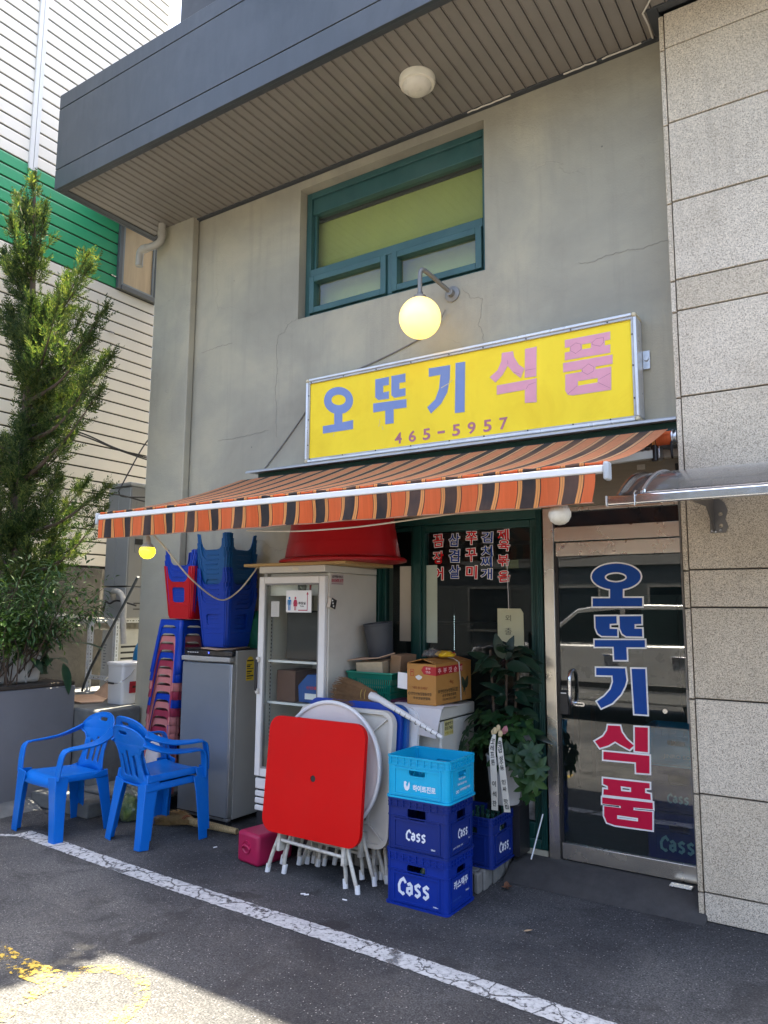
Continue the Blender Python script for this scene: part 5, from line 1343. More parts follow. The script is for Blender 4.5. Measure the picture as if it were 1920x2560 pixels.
picto(-3.416, False, SBL2); picto(-3.362, True, SRD2)
lettering('화장실', (-3.302, 4.036, 1.682), 0.064, 0.020, SBK, TS, bold=0.03)
lettering('Toilet', (-3.302, 4.036, 1.662), 0.038, 0.011, SBK, TS, bold=0.02)
q = MB(); vs, fs = fill2d([[(-3.335, 1.630), (-3.252, 1.630), (-3.252, 1.742), (-3.245, 1.742), (-3.2545, 1.762), (-3.264, 1.742), (-3.2575, 1.742), (-3.2575, 1.6365), (-3.335, 1.6365)]]); placed(q, vs, fs, (0, 4.036, 0), FRONT, 0.0008); q.build('arrow', SRD2, TS, recalc=False)
SK = thing('repair_sticker', (FX1, 4.18, 1.81), 'small repair shop sticker on the side of the glass door fridge', 'sticker')
box(FX1 + 0.0003, FX1 + 0.0013, 4.105, 4.250, 1.810, 1.884).build('backing', mat('sticker_pale', (0.50, 0.44, 0.42), 0.5), SK)
lettering('LG냉동서비스', (FX1 + 0.0013, 4.178, 1.868), 0.13, 0.019, SBK, SK, SIDE, 0.03)
lettering('010 5470 3177', (FX1 + 0.0013, 4.178, 1.840), 0.138, 0.024, SRD2, SK, SIDE, 0.04)
box(FX1 + 0.0013, FX1 + 0.0018, 4.112, 4.244, 1.816, 1.821).build('fine_print', mat('sticker_grey', (0.28, 0.20, 0.20), 0.6), SK)
CP = thing('door_clip', (FX1 + 0.02, 4.09, 1.68), 'small black and white clip hung on the fridge door edge', 'clip')
q = MB(); q.obox((FX1 + 0.018, 4.088, 1.682), (0.028, 0.055, 0.070), (R(-18), 0, 0)); q.build('body', mat('clip_cream', (0.55, 0.50, 0.42), 0.5), CP, bevel=0.004)
q = MB(); q.obox((FX1 + 0.0345, 4.092, 1.680), (0.004, 0.058, 0.066), (R(-18), 0, 0)); q.build('face', BLACKP, CP, bevel=0.002)
q = MB()
for i in (-1, 0, 1): q.obox((FX1 + 0.0375, 4.082 - i * 0.006, 1.682 + i * 0.019), (0.003, 0.010, 0.010), (R(-18), 0, 0))
q.build('stud', WHITE_L, CP)

# board and upturned basin on top of the glass door fridge
BD = MB(); BD.box(-3.86, -2.93, 4.03, 4.63, 1.9465, 1.968)
tag(BD.build('wooden_board', mat('plywood', (0.42, 0.27, 0.10), 0.65, 0, 0.15, 2.5, stretch=(1, 14, 14), grime=0.2, grimecol=(0.25, 0.15, 0.05)), None, bevel=0.003), 'plywood board lying on top of the glass door fridge', 'board')
BS = thing('basin', (-3.16, 4.30, 1.969), 'big red rubber basin turned upside down above the glass door fridge', 'basin', local=True)
REDB = mat('basin_red', (0.34, 0.005, 0.009), 0.40, 0, 0.08, 4, spec=0.25, grime=0.08, grimecol=(0.36, 0.03, 0.03))
prof = [(0.478, 0.0), (0.500, 0.004), (0.505, 0.018), (0.490, 0.030), (0.455, 0.034)]
z = 0.034
ring = []
for i in range(26):
    t = i / 25; rr = 0.455 - 0.060 * t + (0.0028 if (i % 2 and (t < 0.35 or t > 0.7)) else 0); ring.append((rr, 0.036 + 0.33 * t))
ring += [(0.375, 0.385), (0.33, 0.392), (0.001, 0.392)]
q = MB(); q.lathe(prof, 64, (0, 0, 0), None, 1.0, 0.72); q.build('rim', REDB, BS, smooth=True)
q = MB(); q.lathe(ring, 64, (0, 0, 0), None, 1.0, 0.72); q.build('bowl', REDB, BS, smooth=True, ang=60)

# ================================================================== CHEST FREEZER AND WHAT STANDS ON IT
FZ = thing('chest_freezer', (-2.69, 4.44, 0.12), 'white chest freezer half hidden behind folded tables', 'freezer')
ZX0, ZX1, ZY0, ZY1 = -3.085, -2.298, 4.205, 4.675
box(ZX0, ZX1, ZY0, ZY1, 0.13, 0.945).build('body', CREAM, FZ, bevel=0.012)
q = MB(); q.prism([(ZX0 - 0.004, ZY0 - 0.012, 0.952), (ZX0 - 0.004, ZY0 - 0.012, 0.985), (ZX0 - 0.004, ZY0 + 0.05, 1.028), (ZX0 - 0.004, ZY1, 1.028), (ZX0 - 0.004, ZY1, 0.952)], (ZX1 - ZX0 + 0.008, 0, 0)); q.build('lid', CREAM, FZ, bevel=0.010)
box(ZX0 + 0.005, ZX1 - 0.005, ZY0 + 0.004, ZY1, 0.9455, 0.9515).build('lid_gasket', BLACKP, FZ)
box(ZX0 + 0.02, ZX1 - 0.02, ZY0 + 0.02, ZY1, 0.119, 0.1295).build('base', BLACKP, FZ)
q = thing('freezer_sticker', (ZX1, 4.30, 0.86), 'small yellow repair sticker on the end of the chest freezer', 'sticker')
box(ZX1 + 0.0003, ZX1 + 0.0013, 4.245, 4.365, 0.852, 0.945).build('backing', mat('sticker_yellow', (0.56, 0.49, 0.20), 0.5), q)
lettering('삼성냉기', (ZX1 + 0.0013, 4.305, 0.925), 0.108, 0.024, SBK, q, SIDE, 0.03)
lettering('010 7401', (ZX1 + 0.0013, 4.305, 0.897), 0.108, 0.022, SBK, q, SIDE, 0.02)
lettering('냉동 수리', (ZX1 + 0.0013, 4.305, 0.868), 0.108, 0.020, mat('sticker_gold', (0.40, 0.30, 0.02), 0.5), q, SIDE, 0.03)
# white card draped over the freezer front
q = MB()
nx, ny = 12, 10
for j in range(ny + 1):
    t = j / ny
    for i in range(nx + 1):
        u = i / nx
        x = -2.62 + 0.36 * u - 0.05 * max(0, t - 0.45) * u
        if t < 0.45: y, z = 4.40 - 0.25 * t / 0.45, 1.0335 + 0.012 * (t / 0.45)
        else:
            s_ = (t - 0.45) / 0.55; y = 4.150 - 0.012 * s_ - 0.02 * s_ * u; z = 1.045 - (0.16 + 0.03 * u) * s_
        q.v.append((x, y, z))
for j in range(ny):
    for i in range(nx):
        a = j * (nx + 1) + i; q.f.append((a, a + 1, a + nx + 2, a + nx + 1))
tag(q.build('white_card_sheet', mat('white_card', (0.62, 0.585, 0.57), 0.8, 0, 0.06, 5), None, solid=0.004), 'white card sheet draped over the freezer front', 'cardboard')
# perilla carton
PB = thing('perilla_carton', (-2.31, 4.17, 1.03), 'orange brown perilla carton with a red band on the freezer', 'box')
CBOX = mat('carton_kraft', (0.40, 0.185, 0.040), 0.7, 0, 0.07, 6, grime=0.12, grimecol=(0.28, 0.13, 0.03))
CPRINT = mat('carton_print', (0.05, 0.035, 0.015), 0.7); CRED = mat('carton_red_band', (0.40, 0.012, 0.018), 0.6); CORG = mat('carton_brown_print', (0.22, 0.055, 0.01), 0.7); CPINK = mat('carton_pale_print', (0.80, 0.45, 0.42), 0.7)
PX0, PX1, PY0, PY1, PZ0, PZ1 = -2.522, -2.310, 4.160, 4.655, 1.046, 1.300
box(PX0, PX1, PY0, PY1, PZ0, PZ1).build('body', CBOX, PB, bevel=0.003)
q = MB(); q.quad((PX0 - 0.002, PY0 + 0.01, PZ1 + 0.002), (PX0 + 0.105, PY0 - 0.004, PZ1 + 0.030), (PX0 + 0.105, PY1, PZ1 + 0.026), (PX0 - 0.002, PY1, PZ1 + 0.002)); q.build('flap', CBOX, PB, solid=0.004)
q = MB(); q.quad((PX1 + 0.002, PY0, PZ1 + 0.002), (PX1 - 0.100, PY0 + 0.02, PZ1 + 0.026), (PX1 - 0.100, PY1, PZ1 + 0.024), (PX1 + 0.002, PY1, PZ1 + 0.002)); q.build('flap', CBOX, PB, solid=0.004)
ya = PY0 - 0.0008; xa = PX1 + 0.0008
q = MB(); q.prism([(-2.417, ya, 1.262), (-2.398, ya, 1.288), (PX1, ya, 1.283), (PX1, ya, 1.230), (-2.398, ya, 1.236)], (0, 0.0006, 0)); q.build('band', CRED, PB)
q = MB(); q.prism([(xa, PY0, 1.283), (xa, 4.53, 1.286), (xa, 4.51, 1.262), (xa, 4.53, 1.240), (xa, PY0, 1.230)], (-0.0006, 0, 0)); q.build('band', CRED, PB)
lettering('추부', (-2.366, ya, 1.272), 0.036, 0.016, CPINK, PB, FRONT, 0.02); lettering('깻순', (-2.366, ya, 1.251), 0.036, 0.016, CPINK, PB, FRONT, 0.02)
for i, chh in enumerate('추부깻순이'): lettering(chh, (xa, 4.205 + i * 0.072, 1.2585), 0.046, 0.034, CPINK, PB, SIDE, 0.025)
lettering('"세척 후 드세요"', (-2.425, ya, 1.150), 0.115, 0.018, CORG, PB, FRONT, 0.015)
lettering('만인산농업협동조합', (-2.415, ya, 1.113), 0.15, 0.020, CPRINT, PB, FRONT, 0.015); lettering('추부깻잎연합회', (-2.413, ya, 1.086), 0.125, 0.017, CPRINT, PB, FRONT, 0.015)
q = MB(); panel(q, [[(x, z) for x, z in roundrect(0.016, 0.018, 0.007, 4, -2.503, 1.113)], roundrect(0.008, 0.010, 0.0035, 4, -2.503, 1.113)], (0, ya - 0.0012, 0), FRONT, 0.0005); q.build('emblem', CPRINT, PB)
lettering('4kg', (xa, 4.365, 1.180), 0.055, 0.026, CORG, PB, SIDE, 0.01)
lettering('만인산농업협동조합', (xa, 4.335, 1.128), 0.235, 0.026, CPRINT, PB, SIDE, 0.015); lettering('추부깻잎연합회', (xa, 4.335, 1.100), 0.19, 0.020, CPRINT, PB, SIDE, 0.015); lettering('TEL(041)752-5587', (xa, 4.335, 1.074), 0.19, 0.018, CPRINT, PB, SIDE, 0.01)
q = MB(); panel(q, [[(y - 2 * (y - 4.198), z) for y, z in roundrect(0.018, 0.020, 0.008, 4, 4.198, 1.130)], roundrect(0.009, 0.011, 0.004, 4, 4.198, 1.130)], (xa + 0.0012, 0, 0), SIDE, 0.0005); q.build('emblem', CPRINT, PB)
q = MB()
for (cy, cz, a_, s_) in ((4.535, 1.165, 118, 0.085), (4.585, 1.165, 62, 0.085), (4.548, 1.118, 250, 0.045)):
    P = []
    for k in range(24):
        t = 2 * math.pi * k / 24; lx = math.cos(t) * s_ / 2; ly = math.sin(t) * s_ * 0.28 * (1 - 0.35 * math.cos(t))
        P.append((cy + lx * math.cos(R(a_)) - ly * math.sin(R(a_)), cz + lx * math.sin(R(a_)) + ly * math.cos(R(a_))))
    vs, fs = fill2d([P]); placed(q, vs, fs, (xa, 0, 0), SIDE, 0.0008)
q.build('leaf_print', mat('leaf_print', (0.035, 0.055, 0.03), 0.7), PB, recalc=False)
q = MB(); q.tube([(xa + 0.0008, 4.562, 1.125), (xa + 0.0008, 4.570, 1.075)], 0.001, 4); q.build('stem_print', MATS['leaf_print'], PB)
q = MB(); q.sweep([(xa + 0.002, 4.498, 1.050), (xa + 0.002, 4.492, 1.17), (xa + 0.002, 4.470, PZ1), (xa - 0.03, 4.45, PZ1 + 0.024), (xa - 0.07, 4.40, PZ1 + 0.036)], 0.012, 0.002, [(1, 0, 0)] * 3 + [(0, 0, 1)] * 2); q.build('strap', mat('strap_white', (0.68, 0.65, 0.58), 0.6), PB)
q = MB(); panel(q, [[(-2.497, 1.265), (-2.470, 1.265), (-2.470, 1.223), (-2.497, 1.223)], [(-2.494, 1.262), (-2.473, 1.262), (-2.473, 1.226), (-2.494, 1.226)]], (0, ya - 0.0003, 0), FRONT, 0.0004)
vs, fs = fill2d([[(-2.4835 + 0.008 * math.cos(R(a)), 1.246 + 0.008 * math.sin(R(a))) for a in range(0, 181, 15)]]); placed(q, vs, fs, (0, ya, 0), FRONT, 0.0006)
q.build('umbrella_mark', mat('carton_red_mark', (0.34, 0.02, 0.01), 0.7), PB, recalc=False)
q = MB(); panel(q, [[(-2.434 + 0.0235 * math.cos(R(a)) * (1 + 0.12 * math.sin(R(3 * a))), 1.215 + 0.014 * math.sin(R(a)) * (1 + 0.15 * math.cos(R(4 * a)))) for a in range(0, 360, 15)]], (0, ya - 0.0004, 0), FRONT, 0.0004); q.build('torn_hole', mat('torn_white', (0.62, 0.60, 0.55), 0.8), PB)
# crumpled snack bag and film on the carton
def lumpy(c, r, seed, amp=0.25, n=20, m=12, freq=1.6):
    from mathutils import noise as mn
    mb = MB(); mb.sphere((0, 0, 0), 1.0, n, m)
    out = []
    for p in mb.v:
        v = Vector(p); k = 1 + amp * mn.noise(v * freq + Vector((seed, seed * 2.1, 0))) + amp * 0.5 * mn.noise(v * freq * 2.7 + Vector((0, seed, seed)))
        out.append((c[0] + v.x * r[0] * k, c[1] + v.y * r[1] * k, max(c[2] - r[2] * 0.82, c[2] + v.z * r[2] * k)))
    mb.v = out
    return mb
SN = thing('snack_bag', (-2.36, 4.42, 1.33), 'crumpled yellow snack bag on the perilla carton', 'bag')
lumpy((-2.375, 4.40, 1.352), (0.052, 0.085, 0.022), 3.1, 0.35).build('bag', mat('snack_yellow', (0.70, 0.43, 0.02), 0.3, 0, 0.1), SN, smooth=True)
q = MB(); q.obox((-2.332, 4.435, 1.350), (0.004, 0.06, 0.026), (0, R(-25), 0)); q.build('label', CRED, SN)
tag(lumpy((-2.44, 4.36, 1.355), (0.07, 0.09, 0.028), 5.7, 0.4).build('plastic_film', glass('clear_film', (0.80, 0.78, 0.80), 0.15, 1.0, 0.35), None, smooth=True), 'crumpled clear plastic film on the perilla carton', 'film')

# green basket with flattened boxes
BK = thing('green_basket', (-2.93, 4.45, 1.03), 'green plastic basket full of old cardboard on the freezer', 'basket')
GRB = mat('basket_green', (0.010, 0.235, 0.155), 0.40, 0, 0.08, 6)
bx0, bx1, by0, by1, bz0, bz1 = -3.075, -2.705, 4.265, 4.655, 1.0325, 1.215
q = MB(); k = 0.030
def basket_side(A, B, A2, B2, nslot):
    # A,B bottom corners; A2,B2 top corners; bars with gaps
    A, B, A2, B2 = (Vector(v) for v in (A, B, A2, B2))
    for rr in range(4):
        t0 = rr / 4 + 0.02; t1 = t0 + 0.045
        q.quad(A.lerp(A2, t0), B.lerp(B2, t0), B.lerp(B2, t1), A.lerp(A2, t1))
    q.quad(A.lerp(A2, 0.80), B.lerp(B2, 0.80), B2, A2)
    for i in range(nslot + 1):
        u0 = i / (nslot + 1) ; u1 = u0 + 0.55 / (nslot + 1)
        q.quad(A.lerp(B, u0), A.lerp(B, u1), A2.lerp(B2, u1), A2.lerp(B2, u0))
c_b = [(bx0 + k, by0 + k), (bx1 - k, by0 + k), (bx1 - k, by1 - k), (bx0 + k, by1 - k)]; c_t = [(bx0, by0), (bx1, by0), (bx1, by1), (bx0, by1)]
for i in range(4):
    j = (i + 1) % 4
    basket_side((*c_b[i], bz0), (*c_b[j], bz0), (*c_t[i], bz1), (*c_t[j], bz1), 20)
q.quad((*c_b[0], bz0), (*c_b[1], bz0), (*c_b[2], bz0), (*c_b[3], bz0))
q.build('side', GRB, BK, solid=0.003)
q = MB(); panel(q, [roundrect(bx1 - bx0 + 0.03, by1 - by0 + 0.03, 0.03, 5), roundrect(bx1 - bx0 - 0.004, by1 - by0 - 0.004, 0.022, 5)], ((bx0 + bx1) / 2, (by0 + by1) / 2, bz1 + 0.004), (Vector((1, 0, 0)), Vector((0, 1, 0))), 0.010); q.build('rim', GRB, BK, bevel=0.003)
PAPER = mat('newsprint', (0.50, 0.45, 0.40), 0.9, 0, 0.15, 30)
q = MB(); q.obox((-2.940, 4.46, 1.200), (0.205, 0.27, 0.18), (R(4), R(-3), R(6))); tag(q.build('cardboard_box', mat('box_cream', (0.50, 0.40, 0.26), 0.85, 0, 0.2, 14, grime=0.35, grimecol=(0.33, 0.24, 0.13)), None, bevel=0.003), 'pale printed box sitting in the green basket', 'box')
q = MB(); q.prism([(-3.09, 4.29, 1.285), (-2.83, 4.28, 1.312), (-2.74, 4.36, 1.345), (-2.86, 4.40, 1.305), (-3.06, 4.39, 1.297)], (0, 0, 0.006)); tag(q.build('torn_cardboard', CARDP, None), 'torn cardboard flap lying over the green basket', 'cardboard')
q = MB(); q.obox((-2.775, 4.52, 1.19), (0.085, 0.20, 0.28), (0, R(3), R(-2))); tag(q.build('brown_box', CARD, None, bevel=0.003), 'plain brown carton standing in the green basket', 'box')
q = MB(); q.prism([(-2.625, 4.21, 1.135), (-2.540, 4.20, 1.130), (-2.540, 4.205, 1.232), (-2.625, 4.215, 1.236)], (0, 0.003, 0)); tag(q.build('paper_slip', WHITE_L, None), 'white paper slip tucked beside the perilla carton', 'paper')
q = MB(); q.obox((-2.615, 4.30, 1.0445), (0.15, 0.16, 0.020), (0, 0, R(3))); tag(q.build('purple_tray', mat('tray_plum', (0.07, 0.012, 0.04), 0.5), None, bevel=0.004), 'flat plum coloured tray right of the green basket', 'tray')
# grey bin standing behind the basket
BN = thing('waste_bin', (-2.935, 4.58, 1.03), 'dark grey round bin standing behind the green basket', 'bin', local=True)
q = MB(); q.lathe([(0.086, 0.0), (0.088, 0.01), (0.105, 0.232), (0.109, 0.236), (0.109, 0.248), (0.100, 0.248), (0.098, 0.236), (0.082, 0.02), (0.001, 0.02)], 36, (0, 0, 0)); q.build('shell', mat('bin_grey', (0.050, 0.056, 0.066), 0.55, 0, 0.1, 5), BN, smooth=True)
BN.location = (-2.945, 4.505, 1.300); BN.rotation_euler = (R(6), R(-4), 0)
# ================================================================== FOLDING TABLES
TLEG = mat('table_leg_cream', (0.60, 0.57, 0.49), 0.42, 0.1, 0.06, 9, grime=0.75, grimecol=(0.16, 0.095, 0.055), gscale=16)
def folding_table(name, label, top_mat, w, h, y_bot, y_top, xc, zc, shape='square', under=False, legs=True, hole=False, group='folded tables leaning on the freezer', cat='table'):
    """table top standing on edge, leaning back; local frame: x right, z up along the top, -y towards the street"""
    t = thing(name, (xc, (y_bot + y_top) / 2, zc), label, cat, group, local=True)
    lean = math.atan2(y_top - y_bot, h)
    t.rotation_euler = (-lean, 0, 0)
    th = 0.030
    if shape == 'round': loop = [(w / 2 * math.cos(2 * math.pi * i / 64), h / 2 * math.sin(2 * math.pi * i / 64)) for i in range(64)]
    else: loop = roundrect(w, h, 0.085, 8)
    q = MB(); loops = [loop]
    if hole: loops.append([(0.020 * math.cos(2 * math.pi * i / 20) + 0.005, 0.020 * math.sin(2 * math.pi * i / 20)) for i in range(20)])
    panel(q, loops, (0, 0, 0), FRONT, th)
    tp = q.build('table_top', top_mat, t, bevel=0.006)
    if hole:
        q = MB(); q.tube([(0.005, 0.004, 0), (0.005, 0.028, 0)], 0.0195, 16); q.build('umbrella_socket', BLACKP, t)
    if shape == 'round':
        ring = [(p[0], -0.004, p[1]) for p in loop]; q = MB(); q.tube(ring + [ring[0]], 0.013, 8, False); q.build('rim', WHITEP, t, smooth=True)
    if under:
        # underside towards the street: rim, frame ribs and diagonals
        q = MB(); inner = roundrect(w - 0.05, h - 0.05, 0.065, 8); panel(q, [loop, inner], (0, -0.022, 0), FRONT, 0.0215); q.build('rim', top_mat, t, bevel=0.004)
        q = MB()
        a, b = w * 0.30, h * 0.34
        frame_rect(q, -a, a, -b, b, 0.02, -0.018, -0.0005)
        for sx in (-1, 1):
            for sz in (-1, 1): q.sweep([(sx * a, -0.008, sz * b), (sx * (w / 2 - 0.04), -0.008, sz * (h / 2 - 0.04))], 0.012, 0.014, (0, -1, 0))
        q.build('underside_frame', top_mat, t, bevel=0.002)
        for i in range(5): box(-a + 0.025 + i * 2 * a / 5, -a + 0.033 + i * 2 * a / 5, -0.010, -0.0005, -b + 0.021, b - 0.021).build('rib', top_mat, t, bevel=0.002)
    if legs == 'short':
        for sx in (-1, 1):
            for kx in (0.30, 0.42):
                q = MB(); q.tube([(sx * w * (kx - 0.05), th / 2, -h / 2 + 0.004), (sx * w * kx, th / 2, -(zc - 0.012))], 0.0125, 10); q.build('leg', TLEG, t, smooth=True)
                q = MB(); q.tube([(sx * w * kx - sx * 0.006, th / 2, -(zc - 0.05)), (sx * w * kx, th / 2, -(zc - 0.004))], 0.0165, 10); q.build('foot', WHITEP, t, smooth=True)
    elif legs:
        yb = th + 0.014
        for sx, k in ((-1, 0.0), (1, 0.014)):
            xa, xb = sx * w * 0.44, -sx * w * 0.10
            q = MB()
            q.tube(bez([(sx * w * 0.10, yb + k, h * 0.30), (sx * w * 0.22, yb + k, 0.0), (sx * w * 0.30, yb + k, -h * 0.40), (sx * w * 0.40, yb + k, -h / 2 - 0.13), (sx * w * 0.455, yb + k + 0.01, -h / 2 - 0.245)], 6), 0.0125, 10); q.build('leg', TLEG, t, smooth=True)
            q = MB(); q.tube(bez([(-sx * w * 0.20, yb + 0.03 + k, h * 0.30), (0.0, yb + 0.03 + k, 0.0), (sx * w * 0.22, yb + 0.03 + k, -h * 0.42), (sx * w * 0.30, yb + 0.035 + k, -h / 2 - 0.14), (sx * w * 0.31, yb + 0.04 + k, -h / 2 - 0.235)], 6), 0.0125, 10); q.build('leg', TLEG, t, smooth=True)
            for (fx, fy, fz) in ((sx * w * 0.455, yb + k + 0.01, -h / 2 - 0.245), (sx * w * 0.31, yb + 0.04 + k, -h / 2 - 0.235)):
                q = MB(); q.tube([(fx - sx * 0.008, fy, fz + 0.04), (fx, fy, fz - 0.012)], 0.0165, 10); q.build('foot', WHITEP, t, smooth=True)
        q = MB(); q.tube([(-w * 0.345, yb - 0.002, -h / 2 - 0.045), (w * 0.345, yb - 0.002, -h / 2 - 0.065)], 0.011, 10); q.build('crossbar', TLEG, t, smooth=True)
        for sx in (-1, 1): box(sx * w * 0.33 - 0.012, sx * w * 0.33 + 0.012, yb - 0.02, yb + 0.05, -h / 2 - 0.11, -h / 2 + 0.03).build('hinge_strap', TLEG, t, bevel=0.003)
    return t
REDT = mat('table_red', (0.60, 0.003, 0.003), 0.42, 0, 0.04, 2.5, spec=0.18, grime=0.16, gscale=5, grimecol=(0.50, 0.03, 0.02))
folding_table('folding_table', 'bright red square folding table leaning at the front of the row', REDT, 0.755, 0.705, 3.70, 3.765, -2.945, 0.606, hole=True)
folding_table('folding_table', 'white round folding table right behind the red one', mat('table_white_pinkish', (0.66, 0.60, 0.57), 0.4, 0, 0.05, 6, grime=0.15, grimecol=(0.5, 0.42, 0.38)), 0.78, 0.78, 3.83, 3.90, -2.925, 0.662, 'round')
folding_table('folding_table', 'white square folding table showing its ribbed underside', mat('table_white_old', (0.60, 0.57, 0.50), 0.45, 0, 0.05, 6, grime=0.25, grimecol=(0.42, 0.37, 0.28)), 0.74, 0.81, 3.925, 3.985, -2.872, 0.612, under=True)
BLT = mat('table_blue', (0.004, 0.045, 0.33), 0.33, 0, 0.06, 4); BLT2 = mat('table_mid_blue', (0.006, 0.095, 0.35), 0.35, 0, 0.06, 4)
folding_table('folding_table', 'darker blue square folding table behind the ribbed white one', BLT, 0.74, 0.80, 3.975, 4.035, -2.853, 0.655, legs='short')
folding_table('folding_table', 'lighter blue square folding table behind the darker blue one', BLT2, 0.74, 0.80, 4.010, 4.070, -2.830, 0.650, legs='short')
folding_table('folding_table', 'smooth white folding table last in the row', WHITEP, 0.74, 0.80, 4.060, 4.118, -2.785, 0.632, legs='short')

# magenta tub -------------------------------------------------------------
MG = thing('magenta_cooler', (-3.46, 3.90, 0), 'square magenta plastic cooler on the ground left of the red table', 'cooler', local=True)
MAG = mat('magenta_plastic', (0.36, 0.007, 0.060), 0.46, 0, 0.10, 6, grime=0.2, grimecol=(0.25, 0.05, 0.09))
q = MB(); q.box(-0.108, 0.108, -0.15, 0.15, 0.0, 0.195); q.build('body', MAG, MG, bevel=0.022, seg=3)
q = MB(); q.lathe([(0.042, 0.0), (0.042, 0.006), (0.036, 0.006), (0.030, 0.001), (0.001, 0.001)], 28, (-0.01, -0.1495, 0.105), Euler((R(90), 0, 0)).to_matrix()); q.build('boss_ring', MAG, MG, smooth=True)
q = MB(); q.tube(bez([(-0.048, -0.153, 0.097), (-0.03, -0.158, 0.112), (-0.01, -0.160, 0.118), (0.012, -0.158, 0.112), (0.03, -0.153, 0.097)], 5), 0.008, 8); q.build('pull', MAG, MG, smooth=True)
MG.rotation_euler = (0, 0, R(-9))

# ================================================================== CRATES
NAVY = mat('crate_navy', (0.004, 0.020, 0.160), 0.42, 0, 0.10, 6, spec=0.3, grime=0.10, grimecol=(0.03, 0.045, 0.18))
NAVY2 = mat('crate_royal', (0.003, 0.026, 0.25), 0.42, 0, 0.10, 6, spec=0.3, grime=0.10, grimecol=(0.03, 0.05, 0.22))
CYAN = mat('crate_cyan', (0.004, 0.38, 0.62), 0.40, 0, 0.06, 6, spec=0.3, grime=0.06, grimecol=(0.05, 0.35, 0.5))
def strokes2d(mb, paths, wd, c, frame, sxy, lift):
    for i, pth in enumerate(paths):
        n = len(pth); Lf = []; Rt = []
        for k in range(n):
            p = Vector(pth[k]); a = Vector(pth[max(k - 1, 0)]); b = Vector(pth[min(k + 1, n - 1)])
            d1 = (p - a).normalized() if k else (b - p).normalized(); d2 = (b - p).normalized() if k < n - 1 else d1
            nn = Vector((-(d1 + d2).y, (d1 + d2).x))
            nn = nn.normalized() if nn.length > 1e-5 else Vector((-d1.y, d1.x))
            kk = wd / 2 / max(0.45, nn.dot(Vector((-d1.y, d1.x))))
            Lf.append(p + nn * kk); Rt.append(p - nn * kk)
        P = Lf + Rt
        vs = [((v.x) * sxy[0], (v.y) * sxy[1]) for v in P]
        placed(mb, vs, [(k, k + 1, k + 1 + n, k + n) for k in range(n - 1)], c, frame, lift + 0.0002 * i)
CASS = [[(-0.95, 0.30), (-1.18, 0.62), (-1.45, 0.42), (-1.62, 0.05), (-1.58, -0.42), (-1.25, -0.62), (-1.10, -0.50)],
        [(-0.78, 0.18), (-0.55, 0.32), (-0.38, 0.15), (-0.38, -0.52)], [(-0.42, -0.02), (-0.78, -0.12), (-0.80, -0.40), (-0.58, -0.55), (-0.40, -0.36)],
        [(0.48, 0.22), (0.28, 0.36), (0.02, 0.18), (0.06, 0.0), (0.38, -0.20), (0.40, -0.38), (0.18, -0.58), (-0.04, -0.46)],
        [(1.28, 0.22), (1.08, 0.36), (0.82, 0.18), (0.86, 0.0), (1.18, -0.20), (1.20, -0.38), (0.98, -0.58), (0.76, -0.46)]]
CRW = mat('crate_print_white', (0.72, 0.75, 0.80), 0.5, 0, 0.06, 20)
def ring_(q, w, d, r, tk, z0, z1):
    panel(q, [roundrect(w, d, r, 5), roundrect(w - 2 * tk, d - 2 * tk, max(0.004, r - tk), 5)], (0, 0, z1), (Vector((1, 0, 0)), Vector((0, 1, 0))), z1 - z0)
